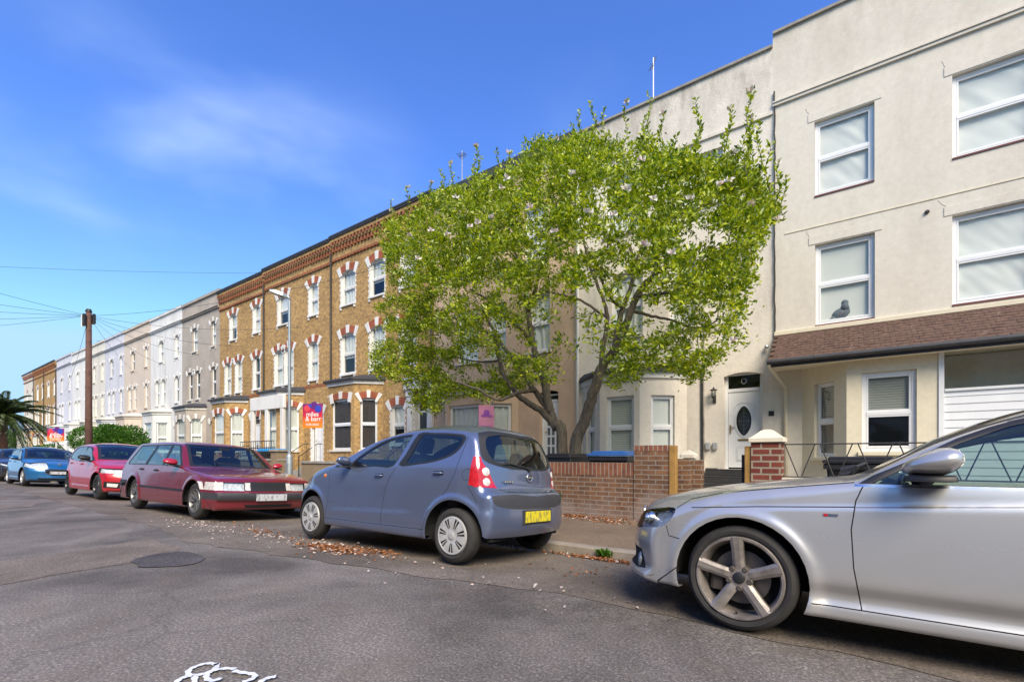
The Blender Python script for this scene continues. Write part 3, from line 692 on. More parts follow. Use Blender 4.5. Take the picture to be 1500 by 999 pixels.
b.bbox(1.557, 5.843, -.1, .03, zg0 - .045, zg0, .006); b.bbox(1.557, 5.843, -.1, .02, zg1 - .0, zbt, .006)
b.bbox(3.7, 3.76, -.1, .015, zg0 + .001, zg1 - .001, .006)
pf = b.build('porch_window', M['upvc'], h)
b = MB(MF); b.quad((1.55, -.05, zg0 - .01), (3.71, -.05, zg0 - .01), (3.71, -.051, zg1 + .01), (1.55, -.05, zg1 + .01)); b.quad((3.75, -.05, zg0 - .01), (5.85, -.05, zg0 - .01), (5.85, -.051, zg1 + .01), (3.75, -.05, zg1 + .01)); b.build('pane', M['glass'], pf)
b = MB(); b.box(1.42, 1.47, fy + .21, F - .001, -.2, zbt - .02); b.box(1.48, 5.89, F - .06, F - .002, -.2, zbt - .02); b.build('porch_inner_wall', M['cream_smooth'], h)
b = MB(); b.lathe([(.62, 0), (.62, .03), (.52, .031), (.52, 0)], 24, axis='y', c=(3.35, F - .11, 2.2)); b.box(2.83, 3.87, F - .1, F - .07, .6, 2.2); b.build('porch_arch', M['white_paint'], h)
b = MB(); b.lathe([(.5, 0), (.001, 0)], 24, axis='y', c=(3.35, F - .12, 2.2)); b.build('porch_door_glass', M['glass_dark'], h)
# tiled lean-to roof
ex, ey = x0 + .04, F - 1.22; zr, ze = 3.86, 3.07
b = MB(); rows = 11; ny = (F - ey)
tiles = int((x1 - ex) / .165)
for r in range(rows):
    t0, t1 = r / rows, (r + 1) / rows
    ya, yb_ = ey + ny * t0, ey + ny * t1 - .003; za_, zb_ = ze + (zr - ze) * t0, ze + (zr - ze) * t1
    for k in range(tiles + 1):
        xa_ = ex + (k + (.5 if r % 2 else 0)) * .165
        if xa_ > x1 - .01: continue
        xb_ = min(xa_ + .160, x1)
        if k == 0 and r % 2: b.box(ex, xa_ - .004, ya, yb_, za_ + .02, za_ + .025)
        dz = random.uniform(-.006, .006); tl = random.uniform(-.004, .004)
        b.add([(xa_, ya - .02, za_ + .022 + dz), (xb_, ya - .02, za_ + .022 + dz + tl), (xb_, yb_, zb_ + .018), (xa_, yb_, zb_ + .018), (xa_, ya - .02, za_ + .004 + dz), (xb_, ya - .02, za_ + .004 + dz + tl)], [(0, 1, 2, 3), (4, 5, 1, 0)])
b.prism([(ey, ze), (F - .003, zr), (F - .003, zr - .12), (ey, ze - .04)], lambda t: (ex, t[0], t[1] - .012), lambda t: (x1, t[0], t[1] - .012))
mt, nt_, bs_, L_ = newmat('roof_tiles'); tcn = N(nt_, 'ShaderNodeTexCoord'); nn = N(nt_, 'ShaderNodeTexNoise', Scale=9., Detail=6, Roughness=.75); L_(tcn.outputs['Object'], nn.inputs[0])
crn = N(nt_, 'ShaderNodeValToRGB'); e_ = crn.color_ramp.elements; e_[0].position = .3; e_[0].color = (.06, .035, .03, 1); e_[1].position = .58; e_[1].color = (.135, .078, .055, 1); q_ = e_.new(.67); q_.color = (.20, .13, .10, 1); q_ = e_.new(.715); q_.color = (.55, .53, .45, 1)
L_(nn.outputs[0], crn.inputs[0]); L_(crn.outputs[0], bs_.inputs['Base Color']); bs_.inputs['Roughness'].default_value = .9
bpn = N(nt_, 'ShaderNodeBump', Strength=.4, Distance=.01); L_(nn.outputs[0], bpn.inputs['Height']); L_(bpn.outputs[0], bs_.inputs['Normal'])
b.build('porch_roof', mt, h)
b = MB(FM); b.bbox(x0 + .03, x1, .001, .06, zr + .0, zr + .09, .01); b.build('roof_flashing', M['cream_smooth'], h)
b = MB(); b.tube([(ex - .02, ey - .06, ze - .035), (x1, ey - .06, ze - .035)], .055, 10); b.box(ex, x1, ey - .01, ey + .012, ze - .14, ze - .0); b.build('gutter', M['lead'], h, smooth=True, angle=40)
b = MB(); b.quad((ex + .02, ey + .012, ze - .14), (x1, ey + .012, ze - .14), (x1, F - .005, ze - .05), (ex + .02, F - .005, ze - .05)); b.quad((ex + .021, ey + .013, ze - .14), (ex + .021, ey + .013, ze + .0), (ex + .021, F - .006, zr - .06), (ex + .021, F - .006, ze - .05)); b.build('soffit', M['cream_smooth'], h)
b = MB(); xp = WX(1151, F - .12); b.tube([(ex + .02, ey - .05, ze - .06), (ex + .02, ey + .0, ze - .12), (xp, F - .10, ze - .45), (xp, F - .08, ze - .55), (xp, F - .08, .1)], .038, 8); b.build('downpipe', M['cream_smooth'], h, smooth=True)
b = MB(); ln_ = [(x0 + .04, F - .035, z + 0.0) for z in np.linspace(3.9, 9.6, 30)]; ln_ = [(p[0] + random.uniform(-.012, .012), p[1], p[2]) for p in ln_]; b.tube(ln_, .018, 5); b.build('cable', M['iron'], h)
b = MB(); b.lathe([(.001, 0), (.04, 0), (.04, -.02), (.025, -.05), (.001, -.05)], 12, axis='y', c=(WX(1358, F), F - .001, WZ(1358, 311, F))); b.build('vent_pipe', M['iron'], h)

# pigeon
pg = MB(); q = W[2]; cx = 0; py = 0; pz = 0; pg.M = Matrix.Translation((q[0] + (q[1] - q[0]) * .50, F + .20, q[2] + .075)) @ Matrix.Rotation(R(-22), 4, 'Y') @ Matrix.Scale(1.55, 4)
pg.sphere((cx, py, pz + .10), .1, 14, 9, sc_=(1.25, .6, .85)); pg.sphere((cx + .10, py, pz + .22), .052, 12, 8, sc_=(1, .85, 1)); pg.tube([(cx + .06, py, pz + .13), (cx + .10, py, pz + .21)], [.065, .045], 10)
pg.tube([(cx - .08, py, pz + .09), (cx - .22, py, pz + .03)], [.05, .03], 8); pg.tube([(cx + .14, py, pz + .22), (cx + .18, py, pz + .205)], [.012, .004], 6)
pg.tube([(cx, py - .02, pz + .03), (cx, py - .02, pz - .0)], .008, 5); pg.tube([(cx + .02, py + .02, pz + .03), (cx + .02, py + .02, pz - .0)], .008, 5)
tag(pg.build('pigeon', pbr('pigeon_feathers', (.13, .14, .16), .8, var=.35, scale=12), smooth=True), 'grey pigeon standing on the ledge inside the middle-floor window of the cream house', 'bird')
fdc = MB(); fdc.box(q[0] + .02, q[1] - .02, F + .155, F + .24, q[2] + .0, q[2] + .072); o_ = fdc.build('window_board', M['upvc'], h)

# ===== white render house with the oval-glass door
x0, x1, zt = WX(843, F), X0, 10.66
h = thing('terraced_house', 'stained off-white rendered house with an oval-glass white door, mostly behind the tree', 'house', (x0, F, 0), group='terraced houses along the street')
dzz = .72
D = (WX(1060, F), WX(1117, F), dzz, WZ(1089, 545, F))
W = [wz(997, 1059, 222, 330), wz(890, 950, 255, 350), wz(868, 912, 408, 505), wz(1000, 1058, 395, 500)]
W = [(-3.55, -2.55, 7.35, 9.0), (-5.55, -4.55, 7.35, 9.0), (-5.35, -4.45, 4.4, 6.2), (-3.75, -3.05, 4.4, 6.2)]
W[0] = (WX(997, F), WX(1059, F), WZ(1028, 300, F), WZ(1028, 225, F))
bay = (WX(853, F), WX(1006, F))
ops = [tuple(q) for q in W] + [(D[0], D[1], D[2], D[3], .08), (bay[0] + .9, bay[1] - .9, .9, 3.0)]
b = MB(); wall_panel(b, FM, x0, x1, -.3, zt, ops); b.build('front_wall', [M['white_rough']], h)
shell(h, x0, x1, zt, 9, 'white_rough')
for q, c in zip(W, ['roller', 'net', 'net', 'roller']): window(h, FM, *q, cur=c, dep=.1, sill='plain')
flat_cornice(h, x0, x1, zt, 'white_rough', string=[(WZ(1000, 218, F), .07, .05)])
canted_bay(h, bay[0], bay[1], .85, .95, -.3, 3.22, 'white_rough', [(.18, .86, .98, 2.62)], [(.24, .74, .98, 2.62)], curs=['blind', 'blind', 'roller'], label='bay')
b = MB(FM); b.box(bay[1] + .35, bay[1] + .42, .001, .03, .7, 3.2); b.box(bay[1] + .02, bay[1] + .75, .001, .06, .62, .74); b.build('plinth_band', M['lead'], h)
b = MB(); P = [(bay[0] - .05, F - .002), (bay[0] + .9, F - .91), (bay[1] - .9, F - .91), (bay[1] + .05, F - .002)]; b.zprism(P, .70, .80); b.build('bay_plinth_band', M['lead'], h)
# front door
dr = None
ua, ub, za, zb = D; dep = .16; fw = .075
zd = WZ(1089, 572, F)
b = MB(FM); b.bbox(ua + .002, ua + fw, -dep - .06, -dep, za, zb - .06, .006); b.bbox(ub - fw, ub - .002, -dep - .06, -dep, za, zb - .06, .006); b.bbox(ua + fw, ub - fw, -dep - .06, -dep, zd, zd + .08, .006)
b.bbox(ua + fw, ub - fw, -dep - .06, -dep, zb - .05, zb - .002, .004)
fr = b.build('door_frame', M['upvc'], h)
b = MB(FM); dd = -dep - .02; du0, du1 = ua + fw + .004, ub - fw - .004; cu = (du0 + du1) / 2
b.bbox(du0, du1, dd - .05, dd, za + .04, zd - .004, .008)
zc_ = za + (zd - za) * .62
def ring(b, cu, zc, rx, rz, w, d0, d1, n=36, point=.0, half=False):
    for k in range(n):
        a0, a1 = 2 * math.pi * k / n, 2 * math.pi * (k + 1) / n
        if half and (math.sin(a0) < -.01 or math.sin(a1) < -.01): continue
        P = []
        for (aa, ww) in ((a0, 0), (a1, 0), (a1, w), (a0, w)):
            P.append((cu + (rx + ww) * math.cos(aa) * (1 - point * abs(math.sin(aa)) ** 3), zc + (rz + ww) * math.sin(aa)))
        b.prism(P, lambda t: (t[0], d1, t[1]), lambda t: (t[0], d0, t[1]))
ring(b, cu, zc_, .17, .365, .035, dd + .001, dd + .02, point=.25)
ring(b, cu, zc_ + .28, .23, .17, .02, dd + .001, dd + .012, half=True)
b.bbox(cu - .17, cu + .17, dd, dd + .012, za + .2, za + .55, .012); b.bbox(cu - .14, cu + .14, dd + .012, dd + .018, za + .23, za + .52, .01)
dr = b.build('door', M['upvc'], h)
b = MB(FM); b.add([(cu + .17 * math.cos(a) * (1 - .25 * abs(math.sin(a)) ** 3), dd + .006, zc_ + .365 * math.sin(a)) for a in np.linspace(0, 2 * math.pi, 37)[:-1]], [tuple(range(36))]); b.build('oval_glass', M['glass_black'], dr)
b = MB(FM)
for rr in (.06, .1): ring(b, cu, zc_, rr, rr * 2, .006, dd + .007, dd + .01)
b.box(cu - .15, cu + .15, dd + .0065, dd + .009, zc_ - .003, zc_ + .003); b.box(cu - .003, cu + .003, dd + .0065, dd + .009, zc_ - .32, zc_ + .32)
b.build('leading', M['alu'], dr)
b = MB(FM); b.bbox(cu - .13, cu + .13, dd, dd + .018, za + .70, za + .745, .004); b.build('letterbox', M['brass'], dr)
b = MB(FM); b.bbox(du0 + .03, du0 + .06, dd, dd + .02, za + .88, za + 1.1, .004); b.box(du0 + .035, du0 + .15, dd + .03, dd + .045, za + 1.02, za + 1.04); b.build('door_handle', M['brass'], dr)
b = MB(FM); b.quad((ua + fw, dd - .01, zd + .08), (ub - fw, dd - .01, zd + .08), (ub - fw, dd - .01, zb - .05), (ua + fw, dd - .01, zb - .05)); b.build('fanlight', M['glass_dark'], fr)
b = MB(FM); ring(b, cu, (zd + zb) / 2 + .03, .05, .06, .008, dd - .006, dd - .003, 20); b.build('fanlight_emblem', M['white_wood'], fr)
# steps
b = MB()
sx0, sx1 = ua - .35, ub + .1
for k in range(4):
    zz = za - .02 - k * .165; b.box(sx0 - .0 * k, sx1, F - .32 - k * .27, F - .05 if k == 0 else F - .32 - (k - 1) * .27 - .002, -.2, zz)
st = b.build('steps', M['concrete'], h)
b = MB()
for k in range(4):
    zz = za - .02 - k * .165; b.bbox(sx0 - .01, sx1 + .01, F - .345 - k * .27, F - .055 - k * .27, zz + .001, zz + .02, .004); 
    b.box(sx0 - .01, sx1 + .01, F - .338 - k * .27, F - .324 - k * .27, zz - .13, zz)
b.build('step_treads', M['rubber_mat'], st)
# stepped stair side wall with a capped newel
b = MB(); b.bbox(sx0 - .26, sx0 - .02, F - 1.45, F - 1.2, -.2, 1.0, .02); b.bbox(sx0 - .31, sx0 + .03, F - 1.50, F - 1.15, 1.0, 1.09, .02)
b.add([(sx0 - .29, F - 1.48, 1.09), (sx0 + .01, F - 1.48, 1.09), (sx0 + .01, F - 1.17, 1.09), (sx0 - .29, F - 1.17, 1.09), (sx0 - .14, F - 1.325, 1.19)], [(0, 1, 4), (1, 2, 4), (2, 3, 4), (3, 0, 4)])
b.zprism([(sx0 - .22, F - 1.2), (sx0 - .06, F - 1.2), (sx0 - .06, F - .001), (sx0 - .22, F - .001)], -.2, .86)
b.build('stair_wall', M['white_rough'], h)
# wall fittings
b = MB(); b.bbox(WX(1126, F), WX(1134, F), F - .02, F - .001, WZ(1130, 609, F), WZ(1130, 602, F), .003); b.build('number_plaque', M['black_plastic'], h)
b = MB(); lx, lz = WX(1045.5, F - .12), WZ(1045.5, 577, F - .12)
b.lathe([(.001, .17), (.02, .16), (.02, .13), (.085, .10), (.09, .085), (.055, .08)], 12, c=(lx, F - .14, lz)); b.lathe([(.05, -.06), (.055, -.08), (.03, -.11), (.001, -.13)], 12, c=(lx, F - .14, lz))
for a in range(6): 
    an = a * math.pi / 3; b.tube([(lx + .055 * math.cos(an), F - .14 + .055 * math.sin(an), lz + .08), (lx + .045 * math.cos(an), F - .14 + .045 * math.sin(an), lz - .06)], .006, 5)
b.tube([(lx, F - .14, lz - .12), (lx, F - .10, lz - .16), (lx, F - .03, lz - .10)], .012, 6); b.bbox(lx - .035, lx + .035, F - .03, F - .001, lz - .22, lz - .02, .008)
wl = b.build('wall_lantern', M['iron'], h, smooth=True, angle=35)
b = MB(); b.lathe([(.04, .075), (.04, -.055)], 10, c=(lx, F - .14, lz)); b.build('lantern_glass', M['glass'], wl)
b = MB()
for px in (1036.5, 1047): xx = WX(px, F - .06); b.bbox(xx - .055, xx + .055, F - .09, F - .001, WZ(px, 658, F), WZ(px, 648, F), .015)
b.build('meter_box', pbr('meter_grey', (.35, .36, .38), .5), h)
b = MB(); b.tube([(WX(1031.5, F) + random.uniform(-.01, .01), F - .03, z) for z in np.linspace(.95, 4.2, 12)], .02, 6); b.build('cable', M['concrete'], h)
b = MB(); xx = x0 + .12; b.tube([(xx, F - .09, z) for z in (.2, 3, 6, 9.4)], .045, 8); b.build('downpipe', M['white_wood'], h, smooth=True)
b = MB(); b.sphere((WX(1123, F - .1), F - .1, WZ(1123, 508, F - .1)), .05, 8, 6); b.tube([(WX(1123, F - .1), F - .1, WZ(1123, 508, F)), (WX(1123, F), F - .001, WZ(1123, 508, F) + .03)], .02, 6); b.build('security_light', M['galv'], h)

# ===== tan pebbledash house behind the tree
x0, x1, zt = WX(636, F), WX(843, F), 10.75
h = thing('terraced_house', 'tan pebbledashed house behind the tree with a white-framed bay and part-glazed white door', 'house', (x0, F, 0), group='terraced houses along the street')
W = [(-11.2, -10.2, 7.3, 9.0), (-8.4, -7.5, 7.3, 9.0), (-11.3, -10.3, 4.35, 6.2), (-9.9, -9.1, 4.35, 6.2), (-8.2, -7.4, 4.35, 6.2)]
dx0, dx1 = WX(790, F), WX(818, F)
ops = [tuple(q) for q in W] + [(dx0, dx1, .8, 3.1, .08), (-10.9, -9.4, .9, 3.0)]
b = MB(); wall_panel(b, FM, x0, x1, -.3, zt, ops); b.build('front_wall', [M['tan']], h)
shell(h, x0, x1, zt, 9, 'tan')
for q in W: window(h, FM, *q, cur='net', sill='plain')
canted_bay(h, -11.9, -8.6, .8, .8, -.3, 3.25, 'tan', [(.10, .90, 1.0, 2.75)], [(.2, .8, 1.0, 2.75)], cur='net', split=.42)
flat_cornice(h, x0, x1, zt, 'lead', string=[(zt - .35, .3, .22)])
dr = pane_door(h, FM, dx0, dx1, .8, 3.0, 'upvc', fan=2.75, panels='none')
b = MB(FM)
for i in range(2):
    for j in range(5): u_ = dx0 + .2 + i * (dx1 - dx0 - .38) / 2; b.box(u_, u_ + (dx1 - dx0 - .5) / 2, -.179, -.174, 1.1 + j * .3, 1.34 + j * .3)
b.build('door_glass', M['glass_dark'], dr)
b = MB(); b.tube([(dx0 - .15, F - .1, 1.6), (dx0 + .5, F - 1.3, .8)], .035, 6); b.tube([(dx0 + .5, F - 1.3, .8), (dx0 + .5, F - 1.3, 0)], .035, 6); b.build('stair_rail', M['white_wood'], h)
b = MB()
for k in range(4): b.box(dx0 - .1, dx1 + .1, F - .3 - k * .27, F - .002 - (k > 0) * (.3 + (k - 1) * .27), -.2, .78 - k * .17)
b.build('steps', M['concrete'], h)
chimney(h, WX(690, F + 3), F + 3, zt - .6, zt + 1.6, pots=3)

# ===== yellow brick houses
def brick_house(px0, px1, label, W, bay, door, zt, arch_blocks=5, bay_arch='red', bay_p=.8, wall='brick_yellow', curs=None, bcur='net', porch=None, heavy=False, bayframe='upvc', bz=4.15, bglass='glass', pots=2, lead_ledge=.2):
    x0, x1 = (px0 if px0 < 0 else WX(px0, F)), (px1 if px1 < 0 else WX(px1, F))
    h = thing('terraced_house', label, 'house', (x0, F, 0), group='terraced houses along the street')
    wins = [q for q in W]
    ops = [(q[0], q[1], q[2], q[3], .09) for q in wins] + [(door[0], door[1], .75, 3.2, .09)] + ([(bay[0] + bay_p + .1, bay[1] - bay_p - .1, .9, 3.3)])
    b = MB(); wall_panel(b, FM, x0, x1, -.3, zt, ops, mr=2)
    for q in wins + [(door[0], door[1], .75, 3.2)]:
        arch_head(b, FM, q[0], q[1], q[3], blocks=arch_blocks); quoins(b, FM, q[0], q[1], q[2], q[3] - .15)
    b.build('front_wall', [M[wall], M['arch_red'], M['white_paint']], h)
    shell(h, x0, x1, zt, 9, wall)
    for k, q in enumerate(wins): window(h, FM, *q, cur=(curs[k % len(curs)] if curs else random.choice(['net', 'net', 'roller', 'cloth', None])), sill='brackets', sillm='white_paint', frame='white_wood', curh=random.choice([1., 1., .6]))
    canted_bay(h, bay[0], bay[1], bay_p, bay_p, -.3, bz, wall, [(.13, .87, 1.3, bz - .72)], [(.2, .8, 1.3, bz - .72)], cur=bcur, arch=bay_arch, rise=.07, roof='lead', ledge=lead_ledge, glass=bglass)
    # dentilled brick cornice in three steps and a red band
    b = MB(FM); n = int((x1 - x0) / .22)
    b.box(x0 + .003, x1 - .003, .001, .10, zt - .36, zt - .16, 0); b.box(x0 + .003, x1 - .003, .001, .17, zt - .159, zt - .02, 0)
    for k in range(n):
        a = x0 + .02 + k * (x1 - x0) / n; b.box(a, a + .11, .101, .17, zt - .30, zt - .16, 1)
        b.box(a, a + .11, .001, .09, zt - .56, zt - .361, 1)
    b.build('cornice', [M[wall], M['brick_red']], h); b = MB(FM)
    b.box(x0 + .003, x1 - .003, .001, .05, zt - .98, zt - .86, 1)
    for k in range(n):
        a = x0 + .02 + k * (x1 - x0) / n; b.box(a, a + .10, .051, .09, zt - .98, zt - .90, 1)
    b.build('string_course', [M[wall], M['brick_red']], h)
    b = MB(FM); b.box(x0 + .003, x1 - .003, .001, .012, 4.28, 4.40, 1); b.build('brick_band', [M['brick_red'], M['brick_red']], h)
    b = MB(FM); b.box(x0 + .002, x1 - .002, -.35, .22, zt - .019, zt + .05); b.box(x0 + .002, x1 - .002, .13, .24, zt - .018 + .07, zt + .12); b.build('gutter', M['lead'], h)
    b = MB(); b.add([(x0, F - .2, zt + .051), (x1, F - .2, zt + .051), (x1, F + 4, zt + 1.9), (x0, F + 4, zt + 1.9), (x1, F + 8.8, zt - .1), (x0, F + 8.8, zt - .1)], [(0, 1, 2, 3), (3, 2, 4, 5)]); b.build('pitched_roof', M['slate'], h)
    if porch:
        b = MB(FM)
        for u in (door[0] - .34, door[1] + .06):
            b.bbox(u, u + .28, .001, .14, .75, 3.35, .02); b.bbox(u - .04, u + .32, .001, .18, 3.35, 3.6, .02); b.bbox(u - .03, u + .31, .001, .17, .6, .95, .02)
            b.bbox(u + .05, u + .23, .14, .16, 1.1, 3.2, .01)
        b.bbox(door[0] - .42, door[1] + .42, .001, .26, 3.601, 3.95, .02); b.bbox(door[0] - .5, door[1] + .5, .001, .34, 3.951, 4.05, .02)
        b.build('door_surround', M['white_paint'], h)
    dm = 'door_grey' if porch == 'grey' else ('upvc' if porch is None else 'white_wood')
    pane_door(h, FM, door[0], door[1], .78, 3.1, dm, fan=2.72, frame='white_wood')
    b = MB()
    for k in range(4): b.box(door[0] - .1, door[1] + .1, F - .3 - k * .27, F - .002 - (k > 0) * (.3 + (k - 1) * .27), -.2, .76 - k * .17)
    b.build('steps', M['concrete'], h)
    for u in (door[0] - .1, door[1] + .1):
        b = MB(); b.tube([(u, F - .1, 1.6), (u, F - .35, 1.6), (u, F - 1.25, 1.0), (u, F - 1.25, .05)], .02, 5)
        for k in range(6):
            y = F - .2 - k * .2; b.tube([(u, y, .1), (u, y, 1.6 - max(0, (k - 1)) * .13)], .01, 4)
        b.build('handrail', M['iron'], h)
    b = MB(); b.tube([(x1 - .08, F - .07, z) for z in (.2, 4, zt - .5)], .04, 7); b.build('downpipe', M['iron'], h, smooth=True)
    if pots: chimney(h, x1 - .5, F + 3.5, zt + 1.2, zt + 2.7, pots=pots)
    return h
T0, T1, S0, S1 = 7.72, 9.22, 4.66, 6.46
HB = WX(488, F)
brick_house(488, 636, 'yellow brick house left of the tree, with a white columned doorway', [(-18.2, -17.2, T0, T1), (-16.2, -15.25, T0, T1), (-14.3, -13.4, T0, T1), (-18.2, -17.2, S0, S1), (-16.2, -15.25, S0, S1), (-14.3, -13.4, S0, S1), (-14.85, -14.05, 1.5, 3.1)],
            (-18.75, -15.35), (-13.45, -12.75), 10.78, porch='grey', bcur='dark', bglass='glass_dark', curs=['net'], pots=0)
h5 = brick_house(389, 488, 'yellow brick house behind the lamp post with a white framed balcony bay', [(-23.6, -22.6, T0, T1), (-20.75, -20.0, T0, T1), (-23.9, -23.1, S0, S1), (-22.95, -22.15, S0, S1), (-20.75, -20.0, S0, S1)],
            (-24.5, -21.2), (-20.55, -19.6), 10.72, bcur='net', pots=0)
brick_house(322, 389, 'narrow yellow brick house at the end of the brick row beside grey house', [(-28.9, -28.05, T0, T1), (-26.15, -25.4, T0, T1), (-29.5, -28.75, S0, S1), (-28.2, -27.45, S0, S1), (-26.15, -25.4, S0, S1)],
            (-30.05, -26.75), (-26.35, -25.4), 10.62, pots=0)
# parapet houses further down
def parapet_house(px0, px1, label, wall, zt, curs=None, seed=0, wht=True, bay=True, string=True, arch=False):
    x0, x1 = (px0 if px0 < 0 else WX(px0, F)), (px1 if px1 < 0 else WX(px1, F))
    h = thing('terraced_house', label, 'house', (x0, F, 0), group='terraced houses along the street')
    wd = x1 - x0; s = lambda f: x0 + wd * f
    W = [(s(.28), s(.28) + .85, T0, T1), (s(.80) - .1, s(.80) + .6, T0, T1), (s(.16), s(.16) + .75, S0, S1), (s(.16) + 1.15, s(.16) + 1.9, S0, S1), (s(.80) - .1, s(.80) + .6, S0, S1)]
    door = (s(.76), s(.76) + .9)
    ops = [(q[0], q[1], q[2], q[3], .09) for q in W] + [(door[0], door[1], .75, 3.2, .09), (s(.08) + .95, s(.66) - .95, .9, 3.2)]
    b = MB(); wall_panel(b, FM, x0, x1, -.3, zt, ops, mr=1)
    for q in W + [(door[0], door[1], .75, 3.2)]:
        arch_head(b, FM, q[0], q[1], q[3], mred=1, mwhite=2, h=.22)
    b.build('front_wall', [M[wall], M[wall], M['white_paint'] if wall != 'white_paint' else M[wall]], h)
    shell(h, x0, x1, zt, 9, wall)
    for k, q in enumerate(W): window(h, FM, *q, cur=random.choice(['net', 'roller', None, 'net']), sill='brackets', sillm=wall if wall != 'grey_render' else 'stone')
    canted_bay(h, s(.05), s(.66), .8, .8, -.3, 4.05, wall, [(.13, .87, 1.3, 3.35)], [(.2, .8, 1.3, 3.35)], cur='net', roof='lead' if wall == 'grey_render' else 'stone', fascia=wall if wall != 'grey_render' else 'stone', arch='wall' if wall == 'grey_render' else None)
    flat_cornice(h, x0, x1, zt, wall, string=[(zt - 1.05, .08, .10), (zt - .97, .05, .16), (zt - .12, .119, .10)])
    pane_door(h, FM, door[0], door[1], .78, 3.1, random.choice(['door_grey', 'white_wood']), fan=2.72, frame='white_wood')
    b = MB()
    for k in range(4): b.box(door[0] - .1, door[1] + .1, F - .3 - k * .27, F - .002 - (k > 0) * (.3 + (k - 1) * .27), -.2, .76 - k * .17)
    b.build('steps', M['concrete'], h)
    chimney(h, x1 - .3, F + 3.2, zt - .6, zt + 1.15, mat=random.choice(['brick_yellow', 'concrete']), pots=3)
    return h
parapet_house(267, 322, 'grey pebbledashed house between the yellow brick row and a white house', 'grey_render', 10.95)
parapet_house(221, 267, 'bright white painted house next to the grey pebbledashed house', 'white_paint', 11.0)
parapet_house(182, 221, 'peach rendered house between a white house and a lilac house', 'peach', 11.05)
parapet_house(154, 182, 'pale lilac house just right of the telegraph pole, beside the peach one', 'lilac', 11.1)
parapet_house(130, 154, 'pale cream house directly behind the telegraph pole', 'pale_cream', 11.15)
parapet_house(106, 130, 'white house just left of the telegraph pole', 'white_paint', 11.25)
parapet_house(83, 106, 'pale lilac house adjoining the far brown brick house', 'lilac', 11.4)
# far brick pair
def W6(x0, x1):
    wd = x1 - x0; s = lambda f: x0 + wd * f
    return [(s(.28), s(.28) + .9, T0, T1), (s(.8) - .1, s(.8) + .7, T0, T1), (s(.12), s(.12) + .8, S0, S1), (s(.12) + 1.2, s(.12) + 2.0, S0, S1), (s(.8) - .1, s(.8) + .7, S0, S1)]
xa, xb = WX(65, F), WX(83, F); brick_house(xa, xb, 'far brown brick house nearest the lilac house', W6(xa, xb), (xa + .4, xa + 3.7), (xb - 1.5, xb - .6), 11.3, pots=0)
xa, xb = WX(50, F), WX(65, F); brick_house(xa, xb, 'far brown brick house next to the cream end house', W6(xa, xb), (xa + .4, xa + 3.7), (xb - 1.5, xb - .6), 11.3, pots=0)
xa, xb = WX(35, F), WX(50, F); h = brick_house(xa, xb, 'cream fronted end house with an orange brick cornice, last in the street', W6(xa, xb), (xa + .4, xa + 3.7), (xb - 1.5, xb - .6), 11.3, wall='pale_cream', pots=0)
b = MB(FM); b.box(xa - .003, xb, .176, .19, 11.3 - .9, 11.28); 

# white balcony frame on the bay of the house behind the lamp post
b = MB(); xa, xb = -24.45, -21.25
b.bbox(xa, xb, F - .98, F - .82, 3.32, 3.95, .03)
for x in (xa + .05, -23.0, xb - .33): b.bbox(x, x + .26, F - .97, F - .82, 1.0, 3.319, .02)
b.build('balcony_frame', M['white_paint'], h5)
b = MB(); b.bbox(xa - .1, xb + .3, F - 1.5, F - .81, .86, .96, .02); b.build('balcony_slab', M['stone'], h5)
b = MB()
for k in range(16):
    x = xa + k * (xb - xa) / 15; b.tube([(x, F - 1.42, .96), (x, F - 1.42, 1.75)], .012, 4)
b.tube([(xa, F - 1.42, 1.75), (xb, F - 1.42, 1.75)], .02, 5); b.build('balcony_railing', M['iron'], h5)

# ---------------------------------------------------------------- cars
def catmull(P, n, closed=False):
    P = [np.array(p, float) for p in P]; out = []; N_ = len(P)
    rng_ = range(N_) if closed else range(N_ - 1)
    for i in rng_:
        if closed: p0, p1, p2, p3 = P[i - 1], P[i], P[(i + 1) % N_], P[(i + 2) % N_]
        else: p0, p1, p2, p3 = P[max(i - 1, 0)], P[i], P[i + 1], P[min(i + 2, N_ - 1)]
        # centripetal
        a = .5; e = 1e-6
        t0 = 0; t1 = t0 + max(e, np.linalg.norm(p1[:2] - p0[:2])) ** a if np.linalg.norm(p1 - p0) > 0 else t0 + e
        t2 = t1 + max(e, np.linalg.norm(p2[:2] - p1[:2])) ** a; t3 = t2 + (max(e, np.linalg.norm(p3[:2] - p2[:2])) ** a if np.linalg.norm(p3 - p2) > 0 else e)
        for k in range(n):
            t = t1 + (t2 - t1) * k / n
            if t1 - t0 < 1e-3: A1 = p1
            else: A1 = (t1 - t) / (t1 - t0) * p0 + (t - t0) / (t1 - t0) * p1
            A2 = (t2 - t) / (t2 - t1) * p1 + (t - t1) / (t2 - t1) * p2
            A3 = p2 if t3 - t2 < 1e-3 else (t3 - t) / (t3 - t2) * p2 + (t - t2) / (t3 - t2) * p3
            B1 = A2 if t2 - t0 < 1e-3 else (t2 - t) / (t2 - t0) * A1 + (t - t0) / (t2 - t0) * A2
            B2 = A2 if t3 - t1 < 1e-3 else (t3 - t) / (t3 - t1) * A2 + (t - t1) / (t3 - t1) * A3
            out.append((t2 - t) / (t2 - t1) * B1 + (t - t1) / (t2 - t1) * B2)
    if not closed: out.append(P[-1])
    return out
def smooth_poly(P, n=5): return [tuple(p) for p in catmull(P, n, True)]
def interp(keys, x):
    xs_ = [k[0] for k in keys]; return float(np.interp(x, xs_, [k[1] for k in keys]))
def sstep(a, b, x):
    t = min(1., max(0., (x - a) / (b - a))); return t * t * (3 - 2 * t)

